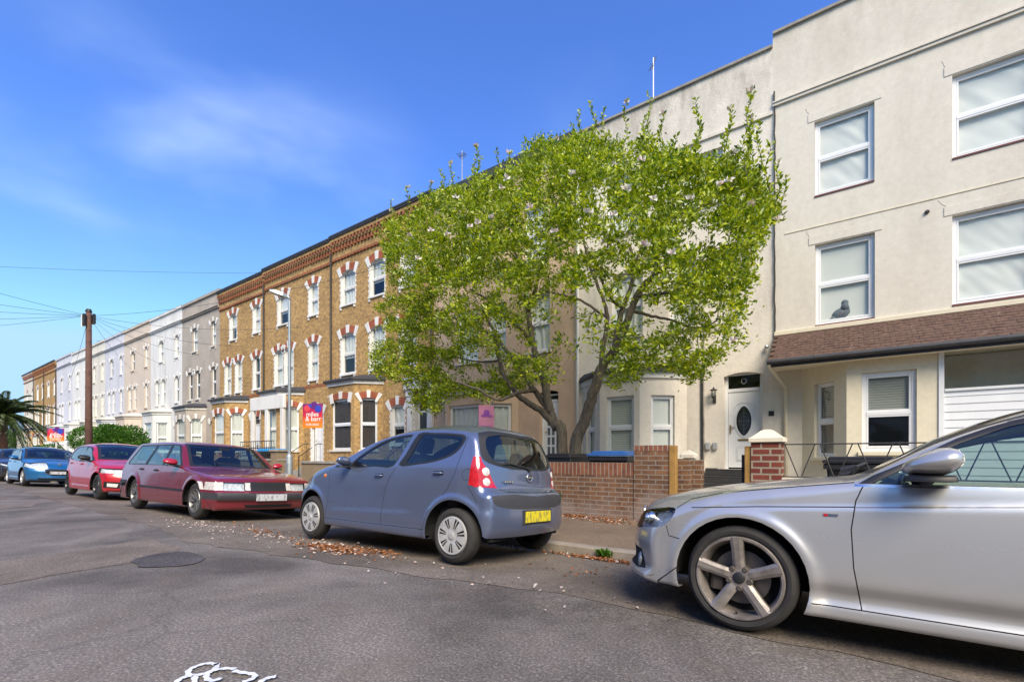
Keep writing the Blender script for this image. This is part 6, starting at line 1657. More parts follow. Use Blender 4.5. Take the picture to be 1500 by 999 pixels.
# upright water shoots breaking the top outline (px, py_tip, py_base)
shoots = [(868, 150, 225), (850, 165, 225), (840, 185, 225), (885, 160, 230), (918, 150, 225), (950, 138, 230), (945, 170, 235), (970, 168, 230), (1022, 148, 235), (1024, 180, 240), (1070, 160, 240), (1098, 135, 245), (1100, 175, 250), (1112, 180, 250), (1125, 210, 260), (1090, 190, 245), (1060, 200, 245), (894, 195, 230), (990, 200, 235),
          (697, 215, 260), (702, 230, 262), (728, 222, 250), (768, 205, 240), (792, 200, 235), (646, 250, 290), (650, 262, 290), (598, 275, 310), (575, 295, 340), (572, 310, 340), (632, 268, 300), (1140, 240, 280), (1148, 262, 300), (815, 205, 230), (745, 225, 250), (1085, 215, 250), (1075, 225, 250), (660, 240, 280)]
b = MB()
for (px, pt, pb) in shoots:
    y = TY + random.uniform(-.9, .9); a, c_ = TP(px + random.uniform(-5, 5), pb + 25, y), TP(px, pt, y)
    n_ = max(4, int((c_ - a).length / .055)); ph = random.uniform(0, 6)
    P_ = [a.lerp(c_, k / n_) + Vector((.03 * math.sin(k * .5 + ph), .03 * math.cos(k * .4 + ph), 0)) for k in range(n_ + 1)]
    b.tube(P_, [.007 - .004 * k / n_ for k in range(n_ + 1)], 4, cap=False)
    dens = random.uniform(1.1, 2.4)
    for k, q in enumerate(P_):
        for _ in range(int(3.0 * dens * (1 - .3 * k / n_) + random.random())):
            an = random.uniform(0, 6.28); LP.append(tuple(q)); LD.append((math.cos(an) * .7, math.sin(an) * .7, random.uniform(.3, 1.1))); LL.append(random.uniform(.06, .12))
    if random.random() < .45: BP.append(c_)
b.build('shoots', M['bark'], tree)
LL = np.array(LL); leaves_mesh('foliage', LP, LD, LL, LL * random.uniform(.40, .46), M['leaf'], tree, droop=.08)
# blossoms
blo = [(863, 312), (742, 262), (735, 277), (776, 305), (688, 333), (631, 338), (655, 345), (918, 278), (957, 293), (1068, 266), (1055, 272), (1012, 292), (668, 290), (700, 328), (612, 380), (838, 255), (899, 315), (1140, 322), (945, 360), (1075, 500), (720, 320), (985, 372), (600, 345), (812, 640 - 300), (1100, 300), (940, 235)]
PP, PD = [], []
for (px, py) in blo:
    c_ = TP(px, py, TY); u = min(.98, math.sqrt(((px - 850) / 305.) ** 2 + ((py - 390) / 205.) ** 2)); c_.y = TY - 2.75 * math.sqrt(max(.05, 1 - u ** 2.4)) - .15; 
    sc2 = c_.y / TY; c_ = Vector((WX(px, c_.y), c_.y, WZ(px, py, c_.y)))
    BP.append(c_)
for c_ in BP:
    for k in range(8):
        an = k * math.pi / 4 + random.uniform(-.3, .3); PP.append(tuple(c_)); PD.append((math.cos(an) * .7, math.sin(an) * .7, random.uniform(.2, .9)))
leaves_mesh('blossom', PP, PD, rng.uniform(.065, .105, len(PP)), .06, M['petal'], tree, fold=.4)
print('leaves', len(LP))

# --- hedges and shrubs
def shrub(name, label, cat, c, rad, n, mat, leaf=(.05, .09), core=True, seed=0):
    t = thing(name, label, cat, (c[0], c[1], 0))
    rs = np.random.default_rng(seed); P, D = [], []
    lobes = [(rs.uniform(-.75, .75), rs.uniform(-.6, .6), rs.uniform(-.3, .55), rs.uniform(.35, .55)) for _ in range(16)]
    while len(P) < n:
        l = lobes[rs.integers(len(lobes))]; v = rs.normal(size=3); v /= np.linalg.norm(v); rr = l[3] * rs.uniform(.75, 1.05)
        q = np.array([l[0], l[1], l[2]]) + v * rr
        if q[2] < -1: continue
        P.append((c[0] + q[0] * rad[0], c[1] + q[1] * rad[1], c[2] + q[2] * rad[2])); D.append(v + rs.normal(size=3) * .5 + np.array([0, 0, .3]))
    leaves_mesh('foliage', P, D, rs.uniform(leaf[0], leaf[1], n), leaf[0] * .8, mat, t)
    b = MB()
    for k in range(7): b.tube([(c[0] + rs.uniform(-.2, .2), c[1] + rs.uniform(-.2, .2), 0), (c[0] + rs.uniform(-.6, .6) * rad[0], c[1] + rs.uniform(-.5, .5) * rad[1], c[2] + rs.uniform(-.2, .5) * rad[2])], [.04, .012], 5)
    b.build('stems', M['bark'], t); return t
hy = 8.6
shrub('round_hedge', 'big rounded bright green bush at the foot of the telegraph pole', 'bush', (WX(160, hy), hy, 1.5), (4.2, 1.5, 1.55), 24000, M['leaf_hedge'], (.10, .17), seed=3)
shrub('low_hedge', 'small low green hedge between the palm and the big round bush', 'bush', (WX(62, 8), 8, .8), (4.2, .9, 1.15), 9000, M['leaf_hedge'], (.12, .2), seed=5)
shrub('shrub', 'small dark shrub in the garden left of the stair rail of the tan house', 'bush', (-9.8, 8.6, .55), (.7, .5, .5), 2500, M['leaf_hedge'], (.05, .09), seed=8)
# palm at the left edge
pxx, pyy = WX(-2, 7.6), 7.6
pxx = -43; pyy = 8.2
ctr = Vector((GR(12, 668.001)[0] if False else 0, 0, 0))
def at(px, py, Z): dx, dy = ray(px); return Vector((dx * Z, dy * Z, CAM_H - (py - 668) * Z / 680))
pc = at(4, 608, 34)
t = thing('palm_tree', 'dark spreading palm at the left edge beyond the parked cars', 'tree', (pc.x, pc.y, 0))
b = MB(); b.tube([(pc.x, pc.y, -.1), (pc.x, pc.y, 1.5), (pc.x, pc.y, pc.z)], [.35, .28, .25], 12); b.build('trunk', M['pole_wood'], t)
P, D, LL2 = [], [], []; b = MB()
for k in range(95):
    an = random.uniform(0, 6.283); el = random.uniform(-.5, 1.25); L_ = random.uniform(2.6, 4.0); pr = None; pts = []
    for j in range(15):
        s_ = j / 14; r_ = L_ * s_; h_ = math.sin(el) * r_ - .38 * (r_ ** 2) / L_ * (1.2 + .8 * (el < .4)); q = pc + Vector((math.cos(an) * math.cos(el) * r_, math.sin(an) * math.cos(el) * r_, h_)); pts.append(q)
        if j > 1:
            tdir = (q - pts[-2]).normalized(); sdv = Vector((-math.sin(an), math.cos(an), 0))
            for s2 in (1, -1):
                for m_ in range(3):
                    P.append(tuple(pts[-2].lerp(q, m_ / 3))); D.append(tuple(tdir * .8 + sdv * s2 * .9 + Vector((0, 0, -.25)))); LL2.append(.50 * (1 - .5 * s_) * min(1, s_ * 4))
    b.tube(pts, .02, 4, cap=False)
b.build('frond_stalks', M['leaf_palm'], t); leaves_mesh('fronds', P, D, np.array(LL2), .045, M['leaf_palm'], t, droop=.2)
# distant trees at the end of the street
for k, (px, Z, h_, w__) in enumerate([(-60, 70, 5.5, 6), (-10, 95, 6.0, 8), (20, 120, 7.5, 7)]):
    q = at(px, 668, Z); shrub('distant_tree', ['distant dark tree left of the palm', 'distant green tree behind the palm', 'distant tree at the far end of the terrace'][k], 'tree', (q.x, q.y, h_ * .55), (w__, w__ * .7, h_ * .5), 5000, M['leaf_hedge'], (.3, .5), seed=20 + k)

# ---------------------------------------------------------------- litter, petals, graffiti, flags of weed
def pave_z(y): return pz0 + (pz1 - pz0) * (y - KY) / (WY - KY) + .004
def gz(y): return road_z(y) if y < KY else (pave_z(y) if y < WY else 0)
def litter(nm, label, areas, m, size, seed):
    rs = np.random.default_rng(seed); P, D = [], []
    for (cx, cy, rx, ry, rot, n) in areas:
        for _ in range(n):
            a = rs.uniform(0, 6.283); q = abs(rs.normal()) * .55; x0_, y0_ = q * math.cos(a) * rx, q * math.sin(a) * ry; x = cx + x0_ * math.cos(rot) - y0_ * math.sin(rot); y = cy + x0_ * math.sin(rot) + y0_ * math.cos(rot)
            if KY - .02 < y < KY + .02 or y > WY - .01: continue
            P.append((x, y, gz(y) + .012 + rs.uniform(0, .012))); D.append((rs.normal(), rs.normal(), rs.normal() * .22))
    o_ = leaves_mesh(nm, P, D, rs.uniform(size[0], size[1], len(P)), size[0] * .8, m); tag(o_, label, 'leaf litter' if 'brown' in nm else 'petals', kind='stuff'); return o_
g1 = GR(492, 803); g2 = GR(560, 806); g0 = GR(445, 795)
A1 = (g1[0], g1[1], .66, .24, .05, 900); A2 = (GR(860, 815)[0], KY - .13, .75, .10, 0, 620); A3 = (-3.6, WY - .16, 1.1, .12, 0, 650); A4 = (-3.0, WY - .42, .8, .2, 0, 150)
litter('brown_leaf_litter', 'brown dead leaves drifted beside the hatchback, in the gutter and along the brick wall', [A1, A2, A3, A4, (g2[0], g2[1], .5, .1, 0, 90), (-6.5, 3.3, 1.6, .35, 0, 120), (-2.0, 3.9, 2.5, .5, 0, 40), (-4, KY - .1, 2.5, .08, 0, 200)], M['litter_brown'], (.025, .06), 1)
litter('fallen_petals', 'pale fallen magnolia petals scattered on the road and pavement', [(g1[0], g1[1], .75, .32, .05, 230), (GR(860, 815)[0], KY - .16, .8, .12, 0, 70), (-3.4, WY - .3, 1.2, .22, 0, 110), (-6.0, 3.1, 2.2, .5, 0, 150), (-3.2, 3.3, 1.8, .7, 0, 26), (-1.8, 3.0, 1.6, .6, 0, 12), (-8.0, 3.0, 2.0, .6, 0, 110)], M['litter_white'], (.022, .05), 2)
litter('fallen_petals', 'a few large loose petals lying near the silver car', [(GR(780, 860)[0], GR(780, 860)[1], .9, .35, 0, 5), (GR(940, 885)[0], GR(940, 885)[1], .4, .2, 0, 4), (GR(720, 860)[0], GR(720, 860)[1], .3, .2, 0, 3)], M['litter_white'], (.035, .06), 4)
P, D = [], []
for k in range(60): P.append((GR(868, 808)[0] + random.gauss(0, .04), KY - .03, road_z(KY) + .03)); D.append((random.gauss(0, .6), random.gauss(-.3, .4), 1))
tag(leaves_mesh('gutter_weed', P, D, .11, .03, M['leaf_hedge']), 'small green weed growing at the kerb edge', 'weed')
P, D = [], []
for k in range(90): P.append((WX(819, WY), WY - .01, .33)); D.append((random.gauss(0, .8), -abs(random.gauss(.3, .4)), random.gauss(0, .7)))
tag(leaves_mesh('wall_weed', P, D, .07, .03, M['leaf_hedge']), 'small dark weed sprouting from the brick wall near the hatchback', 'weed')
# white spray-painted marks on the road in the foreground
mk = MB()
M['road_paint'] = pbr('sprayed_white_paint', (.72, .73, .76), .7, var=.15, scale=30)
def stroke(pts, w_=.0125):
    P_ = np.array([GR(*p) for p in catmull(pts, 12)]); Lf, Rt = [], []
    for _ in range(30): P_[1:-1] = (P_[:-2] + 2 * P_[1:-1] + P_[2:]) / 4
    for i, p in enumerate(P_):
        t_ = P_[min(i + 1, len(P_) - 1)] - P_[max(i - 1, 0)]; t_ = t_ / (np.linalg.norm(t_) + 1e-9); n__ = np.array([-t_[1], t_[0]]); ww = w_ * (1 + .2 * math.sin(i * .7))
        Lf.append(p + n__ * ww); Rt.append(p - n__ * ww)
    z_ = .010 + .0006 * len(mk.v) / 60
    mk.add([(q[0], q[1], z_) for q in Lf] + [(q[0], q[1], z_) for q in Rt], [(i, i + 1, len(Lf) + i + 1, len(Lf) + i) for i in range(len(Lf) - 1)])
stroke([(318, 976), (306, 973), (290, 977), (276, 984), (276, 991), (287, 991), (303, 988), (318, 979), (317, 974)]); stroke([(284, 992), (268, 995), (258, 1002), (256, 1012), (275, 1012), (286, 1000), (284, 992)])
stroke([(345, 983), (328, 982), (310, 986), (302, 992), (304, 999), (316, 1000), (323, 996)]); stroke([(342, 986), (356, 989), (374, 992), (372, 997), (355, 1003)]); stroke([(404, 995), (392, 997), (380, 1004), (385, 1012)])
o_ = mk.build('sprayed_road_marks', M['road_paint']); tag(o_, 'white spray-painted scribbled numbers on the road at the bottom edge', 'road marking')

# ---------------------------------------------------------------- the houses on the camera's own side of the street
for k, (xa, xb, m_, zt_) in enumerate([(-60, -40, 'peach', 8.2), (-40, -22, 'white_paint', 8.4), (-22, -6, 'brick_yellow', 8.0), (-6, 8, 'white_rough', 8.2), (8, 22, 'brick_red', 8.0)]):
    t = thing('opposite_house', ['peach', 'white', 'yellow brick', 'off-white', 'red brick'][k] + ' house opposite, behind the camera, seen only as a reflection in car glass', 'house', (xa, -12, 0))
    MO = frameM((0, -12.5), (1, 0), (0, 1)); ops = []; n_ = int((xb - xa) / 3)
    for i in range(n_):
        u = xa + .9 + i * (xb - xa - .6) / n_
        for z in (1.0, 4.4): ops.append((u, u + 1.3, z, z + 1.9))
    b = MB(); wall_panel(b, MO, xa, xb, -.2, zt_, ops); b.box(xa, xb, -20, -19.8, -.2, zt_); b.build('walls', [M[m_]], t)
    b = MB(); b.box(xa, xb, -14.2, -14.0, 0, zt_); b.box(xa, xb, -19.79, -12.76, zt_ - .3, zt_ - .1); b.build('inner_wall', M['dark_room'], t)
    for q in ops: 
        b = MB(MO); b.bbox(q[0], q[1], -.14, -.08, q[2], q[2] + .07); b.bbox(q[0], q[1], -.14, -.08, q[3] - .07, q[3]); b.bbox(q[0], q[1], -.14, -.08, q[2] + .9, q[2] + .97); b.bbox(q[0], q[0] + .07, -.13, -.085, q[2] + .07, q[3] - .07); b.bbox(q[1] - .07, q[1], -.13, -.085, q[2] + .07, q[3] - .07); w_ = b.build('window', M['upvc'], t)
        g = MB(MO); g.quad((q[1], -.11, q[2]), (q[0], -.11, q[2]), (q[0], -.11, q[3]), (q[1], -.11, q[3])); g.build('pane', M['glass_dark'], w_)

ROLL = R(3.5)
# ---- silver saloon in the foreground
M['p_silver'] = paint('silver_paint', (.56, .555, .545), metal=.55, rough=.27, coat=.9, dirt=.35, dz=.62)
ax = [(1.37, .362, .31), (-1.37, .362, .31)]
o = 1.37
plan = [(-2.5, -.16), (-2.2, -.07), (-1.6, -.02), (-.6, 0), (1.2, 0), (1.75, -.03), (2.0, -.085), (2.2, -.19)]
S = dict(paint=M['p_silver'], N=300, NS=34, p=2.5, ztop=1.45, xf=2.2, xr=-2.45, spine=.46,
 keys=[(o + .80, .185, o + .50, .19, .03), (o + .90, .215, o + .60, .215, .03), (o + .90, .245, o + .60, .24, .04), (o + .855, .30, o + .55, .30, .08), (o + .86, .46, o + .56, .46, .10), (o + .83, .58, o + .54, .57, .10), (o + .77, .68, o + .46, .665, .10),
  (o + .66, .755, o + .36, .72, .09), (o + .40, .83, o + .18, .785, .08), (o + .05, .89, o - .05, .84, .08), (o - .35, .94, o - .40, .885, .07), (o - .58, .965, o - .58, .915, .06),
  (o - .70, 1.03, o - .67, .97, .05), (o - .98, 1.20, o - .92, 1.115, .05), (o - 1.30, 1.335, o - 1.22, 1.235, .06), (o - 1.65, 1.405, o - 1.60, 1.315, .07), (o - 2.2, 1.415, o - 2.2, 1.33, .07), (o - 2.75, 1.36, o - 2.75, 1.27, .06),
  (o - 3.35, 1.08, o - 3.28, 1.01, .05), (o - 3.72, 1.0, o - 3.6, .93, .06), (o - 3.86, .80, o - 3.66, .78, .07), (o - 3.88, .45, o - 3.66, .45, .08), (o - 3.80, .21, o - 3.52, .21, .05)],
 zb=lambda x: .165 + .04 * sstep(.9, 1.6, x),
 wheel=(.31, .243, .22, 'audi'), arches=ax, cabin=(.1, -.85, .86), wy=.868, track=0, steer=-4,
 W=Wfun(.885, plan, lambda x: .895 + .01 * sstep(1, -1, x), tumble=.50, lower=.035, low_z=.36, bulge=.035, arches=ax, flare=.014,
  creases=[(lambda x: .709 + .066 * (o + .294 - x), .010, .006, -2.0, 1.62), (lambda x: .245, .034, .011, -1.0, 1.02), (lambda x: .325, -.040, .014, -1.0, 1.0)]))
win = [(o - .635, .897), (o - .79, .99), (o - .99, 1.112), (o - 1.17, 1.195), (o - 1.45, 1.268), (o - 1.80, 1.295), (o - 1.86, 1.295), (o - 1.83, .90)]
win2 = [(o - 1.95, .90), (o - 1.96, 1.295), (o - 2.4, 1.29), (o - 2.75, 1.22), (o - 2.98, 1.08), (o - 2.9, .92)]
sur = [(o - .575, .893), (o - .64, .94), (o - .77, 1.01), (o - .98, 1.138), (o - 1.16, 1.222), (o - 1.44, 1.292), (o - 1.8, 1.318), (o - 2.4, 1.312), (o - 2.8, 1.24), (o - 3.08, 1.08), (o - 2.95, .90)]
S['regions'] = [
 ('headlight:lens:lens_dark', 'side', smooth_poly([(o + .385, .695), (o + .55, .685), (o + .69, .655), (o + .80, .60), (o + .79, .535), (o + .60, .555), (o + .45, .585)], 4), dict(ny=-1, x0=o + .3)),
 ('bumper_intake:gap', 'side', [(o + .95, .405), (o + .66, .392), (o + .63, .345), (o + .60, .275), (o + .68, .262), (o + .95, .268)], dict(ny=-1, x0=o + .3)),
 ('grille:trim', 'front', smooth_poly([(-.28, .70), (.28, .70), (.27, .40), (.20, .26), (-.20, .26), (-.27, .40)], 3), dict(x0=o + .5)),
 ('side_window:carglass', 'side', win), ('side_window:carglass', 'side', win2),
 ('bodycol:chrome', 'side', strip([(o - .56, .884), (o - 1.5, .889), (o - 2.95, .897)], .012)),
 ('bodycol:trim', 'side', sur),
 ('windscreen:carglass', 'front', [(-.66, .985), (0, 1.0), (.66, .985), (.56, 1.345), (0, 1.375), (-.56, 1.345)], dict(x0=-.2, x1=1.2, nx=.2)),
 ('bodycol:trim', 'front', [(-.74, .955), (0, .965), (.74, .955), (.60, 1.37), (0, 1.395), (-.60, 1.37)], dict(x0=-.25, x1=.92, nx=.15)),
 ('rear_window:carglass', 'rear', [(-.56, 1.04), (.56, 1.04), (.48, 1.30), (-.48, 1.30)], dict(x0=-2.2, x1=-1.2, nx=.15)),
 ('tail_light:red_lens', 'side', [(-2.1, .85), (-2.1, .68), (-2.6, .66), (-2.6, .85)], dict(ny=-1)),
 ('gap', 'side', strip([(o - .60, .89), (o - .565, .80), (o - .545, .65), (o - .555, .45), (o - .59, .232)], .006)),
 ('gap', 'side', strip([(o - 1.9, .885), (o - 1.93, .6), (o - 1.93, .235)], .006)),
 ('gap', 'side', strip([(o + .42, .520), (o + .345, .508)], .006)), ('gap', 'side', strip([(o + .42, .52), (o + .44, .585)], .005)),
 ('gap', 'side', strip([(o + .28, .712), (o - .1, .742), (o - .56, .768)], .006)), ('gap', 'side', strip([(o - .565, .766), (o - 1.2, .806), (o - 2.9, .90)], .0035)),  # shoulder crease shading painted in as a dark line, no joint along the doors
 ('gap', 'side', strip([(o + .38, .70), (o + .30, .765), (o + .1, .815), (o - .3, .868), (o - .56, .90)], .006)),
 ('gap', 'side', strip([(o - .37, .233), (o - 2.0, .232)], .006)),
]
M['silver_low'] = paint('silver_road_reflection', (.45, .44, .43), metal=.5, rough=.4, coat=.6, dirt=.55, dz=.75)  # unused darker silver, road reflection put into the colour of the lower doors
S['mirror'] = (o - .86, .80, .985, None, 1.0); S['ml'] = 2.0
S['handles'] = [(o - 1.72, .80, None, .17), (o - 2.72, .83, None, .17)]
audi, body = car('parked_car', 'silver saloon car, only its front half in view at the right edge', S, (-.5 + 1.37, 3.885, -.050), R(180), ROLL, 'cars parked along the kerb')
def part(b, nm, m, root, **k): return b.build(nm, M[m] if isinstance(m, str) else m, root, **k)
for s_ in (1, -1):
    b = MB(); 
    for (X_, y_, z_, r_) in ((o + .60, .66, .61, .052), (o + .665, .55, .60, .045)):
        b.lathe([(r_, .03), (r_ * .9, .0), (r_ * .6, -.02), (.001, -.03)], 20, axis='x', c=(X_ - .03, s_ * y_, z_))
    part(b, 'headlamp_bowl', 'chrome', audi, smooth=True)
    b = MB(); b.lathe([(.062, -.01), (.058, .01), (.048, .0), (.042, -.03), (.001, -.035)], 24, axis='x', c=(o + .665, s_ * .64, .315))
    part(b, 'fog_light', 'galv', audi, smooth=True)
    # small badge plate on the wing behind the wheel
    W_ = S['W']; X_ = o - .455
    b = MB(); b.add([(X_ + .03 - .06 * i, s_ * (W_(X_, .718) + .003), .711 + .0 * i) for i in (0, 1)] + [(X_ + .025 - .06 * i, s_ * (W_(X_, .718) + .003), .725) for i in (0, 1)], [(0, 1, 3, 2)]); bd = part(b, 'wing_badge', 'chrome', audi)
    b = MB(); b.add([(X_ + .03, s_ * (W_(X_, .718) + .0045), .711), (X_ + .012, s_ * (W_(X_, .718) + .0045), .711), (X_ + .016, s_ * (W_(X_, .718) + .0045), .725), (X_ + .034, s_ * (W_(X_, .718) + .0045), .725)], [(0, 1, 2, 3)]); part(b, 'badge_mark', 'red_lens', bd)
b = MB()
for z in np.arange(.30, .52, .035): b.box(o + .845, o + .858, -.22, .22, z, z + .008)
part(b, 'grille_bars', 'chrome', audi)
b = MB()
for k in range(4):
    c_ = -.12 + k * .08
    pts = [(o + .822, c_ + .05 * math.cos(t), .62 + .05 * math.sin(t)) for t in np.linspace(0, 2 * math.pi, 21)]; b.tube(pts, .006, 5, cap=False)
part(b, 'front_emblem', 'chrome', audi)
for s_ in (1, -1):
    b = MB(); b.tube([(o - .57, s_ * .55, .995), (o - .63, s_ * .20, 1.035), (o - .64, s_ * -.05, 1.045)], .009, 6); b.tube([(o - .50, s_ * .55, .975), (o - .57, s_ * .55, .995)], .018, 6); part(b, 'wiper', 'trim', audi)

# ---- lilac-grey five door small hatchback
M['p_lilac'] = paint('lilac_grey_paint', (.145, .18, .285), metal=.5, rough=.26, coat=.9, dirt=.4, dz=.5)
ax = [(1.225, .348, .268), (-1.205, .348, .268)]
plan = [(-1.75, -.15), (-1.58, -.07), (-1.25, -.015), (-.7, 0), (.8, 0), (1.2, -.015), (1.5, -.07), (1.8, -.2)]
S = dict(paint=M['p_lilac'], N=240, NS=30, p=2.5, ztop=1.45, xf=1.8, xr=-1.62, spine=.50,
 keys=[(1.76, .19, 1.50, .20, .05), (1.86, .30, 1.56, .30, .09), (1.87, .48, 1.57, .46, .11), (1.82, .62, 1.53, .60, .12), (1.68, .76, 1.43, .72, .12), (1.45, .87, 1.28, .825, .11), (1.15, .95, 1.04, .905, .09),
  (.90, 1.0, .80, .952, .07), (.62, 1.12, .52, 1.055, .05), (.30, 1.27, .20, 1.19, .05), (-.02, 1.365, -.12, 1.275, .06), (-.45, 1.425, -.5, 1.325, .07), (-.95, 1.425, -.98, 1.325, .07), (-1.25, 1.385, -1.22, 1.295, .07),
  (-1.44, 1.32, -1.34, 1.245, .07), (-1.50, 1.20, -1.40, 1.14, .08), (-1.57, .96, -1.47, .95, .11), (-1.60, .745, -1.52, .74, .11), (-1.68, .69, -1.60, .68, .09), (-1.71, .50, -1.625, .50, .12), (-1.70, .34, -1.62, .34, .10), (-1.66, .265, -1.58, .27, .05)],
 zb=lambda x: .205 if abs(x) < 1.0 else (.215 if x > 0 else .26),
 wheel=(.268, .186, .165, 'cap'), arches=ax, cabin=(.0, -.78, .90), wy=.762,
 W=Wfun(.778, plan, lambda x: .93 + .02 * sstep(.5, -.8, x), tumble=.32, lower=.03, low_z=.42, bulge=.018, arches=ax, flare=.016,
  creases=[(lambda x: .435 - .041 * x * .9 + 0, .012, .006, -.62, .75), (lambda x: .84, .008, .03, -1.3, 1.2), (lambda x: .288, .010, .005, -.75, .8)]))
win = smooth_poly([(.40, .935), (.38, .985), (.20, 1.10), (-.05, 1.205), (-.30, 1.255), (-.47, 1.262), (-.42, 1.15), (-.31, .955), (0, .94)], 3)
win2 = smooth_poly([(-.50, .975), (-.545, 1.06), (-.64, 1.272), (-.80, 1.275), (-1.05, 1.262), (-1.20, 1.235), (-1.21, 1.19), (-1.13, 1.09), (-.95, 1.02), (-.75, .985)], 3)
frm = smooth_poly([(.46, .92), (.42, .985), (.20, 1.125), (-.05, 1.23), (-.30, 1.277), (-.49, 1.282), (-.47, 1.262), (-.42, 1.15), (-.30, .935), (0, .925)], 3)
fr2 = smooth_poly([(-.385, .945), (-.45, 1.06), (-.57, 1.292), (-.80, 1.295), (-1.06, 1.283), (-1.24, 1.25), (-1.245, 1.19), (-1.16, 1.075), (-.97, 1.0), (-.7, .958)], 3)
S['regions'] = [
 ('tail_light:red_lens', 'side', [(-1.385, 1.045), (-1.43, 1.045), (-1.75, 1.0), (-1.75, .735), (-1.50, .748), (-1.37, .768), (-1.375, .90)], dict(ny=.42)),
 ('side_window:carglass', 'side', win), ('side_window:carglass', 'side', win2), ('bodycol:trim', 'side', frm), ('bodycol:trim', 'side', fr2),
 ('tail_light:red_lens', 'rear', [(.52, .742), (.66, .748), (.90, .76), (.90, 1.045), (.685, 1.045), (.645, .99), (.585, .88)], dict(mirror=True, x1=-1.375, nx=.3)),
 ('rear_window:carglass', 'rear', smooth_poly([(-.50, 1.255), (0, 1.275), (.50, 1.255), (.56, 1.15), (.53, 1.03), (.40, .975), (0, .96), (-.40, .975), (-.53, 1.03), (-.56, 1.15)], 3), dict(x1=-1.25)),
 ('bodycol:trim', 'rear', smooth_poly([(-.56, 1.29), (0, 1.31), (.56, 1.29), (.625, 1.15), (.635, 1.02), (.42, .95), (0, .935), (-.42, .95), (-.635, 1.02), (-.625, 1.15)], 3), dict(x1=-1.22)),
 ('bumper_strip:grey_bumper', 'rear', smooth_poly([(-.655, .672), (0, .665), (.655, .672), (.645, .605), (.60, .578), (.40, .545), (0, .54), (-.40, .545), (-.60, .578), (-.645, .605)], 2), dict(x1=-1.40)),
 ('windscreen:carglass', 'front', [(-.60, 1.02), (0, 1.04), (.60, 1.02), (.50, 1.36), (-.50, 1.36)], dict(x0=-.15, x1=.95)),
 ('headlight:lens:lens_clear', 'side', smooth_poly([(1.24, .80), (1.45, .78), (1.62, .70), (1.70, .58), (1.5, .60), (1.33, .68)], 3), dict(ny=-1, x0=1.15)),
 ('bodycol:trim', 'front', [(-.35, .45), (.35, .45), (.32, .30), (-.32, .30)], {}),
 ('gap', 'side', strip([(-.345, .925), (-.265, .80), (-.215, .68), (-.185, .5), (-.18, .292)], .006)),
 ('gap', 'side', strip([(-1.27, 1.25), (-1.255, 1.13), (-1.20, .87), (-1.13, .72), (-1.06, .65)], .006)), ('gap', 'side', strip([(-.865, .42), (-.84, .36), (-.83, .295)], .006)),
 ('gap', 'side', strip([(.86, .90), (.84, .75), (.84, .5), (.86, .29)], .005)), ('gap', 'side', strip([(.88, .288), (0, .292), (-.84, .296)], .006)),
 ('gap', 'side', strip([(-1.36, .76), (-1.42, .68), (-1.47, .60)], .005)),
 ('gap', 'side', strip([(-1.345 + .055 * math.cos(t), .865 + .055 * math.sin(t)) for t in np.linspace(0, 2 * math.pi, 25)], .004)),
 ('gap', 'rear', strip([(-.50, .735), (-.44, .708), (0, .702), (.44, .708), (.50, .735)], .008), dict(x1=-1.3)),
]
S['mirror'] = (.47, .70, .965, None, .80); S['handles'] = [(-.09, .825, None, .12), (-.985, .872, None, .12)]
pixo, body = car('parked_car', 'lilac-grey small five-door hatchback parked beside the brick garden wall', S, (-4.295, 3.325 + .765, -.047), R(180), ROLL, 'cars parked along the kerb')
W_ = S['W']
b = MB(); b.bbox(-1.728, -1.708, -.235, .235, .405, .515, .004); part(b, 'number_plate', 'plate_y', pixo)
b = MB(); b.box(-1.712, -1.69, -.27, .27, .385, .53); part(b, 'plate_recess', 'grey_bumper', pixo)
for s_ in (1, -1):
    for (zz, mt_, yy) in ((.90, 'white_lens', .645), (.80, 'white_lens', .635)):
        b = MB(); rr = .042
        hit = S['bvh'].ray_cast(Vector((-2.0, s_ * (yy + .40), zz)), Vector((.75, -s_ * .62, 0)).normalized())
        b.M = Matrix.Translation(hit[0] - hit[1] * .002) @ hit[1].to_track_quat('X', 'Z').to_matrix().to_4x4()
        b.lathe([(rr, -.03), (rr, .004), (rr * .8, .009), (.001, .012)], 24, axis='x', c=(0, 0, 0)); part(b, 'indicator_lens', mt_, pixo, smooth=True, angle=50)
b = MB(); b.bbox(-1.395, -1.37, -.16, .16, 1.315, 1.345, .008); part(b, 'high_brake_light', 'red_lens', pixo)
b = MB(); b.tube([(-1.58, .0, .945), (-1.575, .10, .965), (-1.56, .42, 1.0)], [.014, .010, .006], 6); b.lathe([(.03, 0), (.026, -.03), (.001, -.03)], 12, axis='x', c=(-1.56, 0, .945)); part(b, 'rear_wiper', 'trim', pixo)
b = MB(); pts = [(-1.592, .05 * math.cos(t), .86 + .04 * math.sin(t)) for t in np.linspace(0, 2 * math.pi, 17)]; b.tube(pts, .006, 5, cap=False); b.bbox(-1.60, -1.587, -.065, .065, .853, .867, .003); part(b, 'rear_emblem', 'chrome', pixo)
b = MB()
for k in range(4): b.bbox(-1.588, -1.570, .30 + k * .038, .325 + k * .038, .80, .818, .002)
part(b, 'model_lettering', 'chrome', pixo)
for s_ in (1, -1):
    b = MB(); b.sphere((.945, s_ * (W_(.945, .80) - .004), .80), .03, 12, 8, sc_=(1.1, .45, .9)); part(b, 'side_repeater', 'orange_lens', pixo, smooth=True)

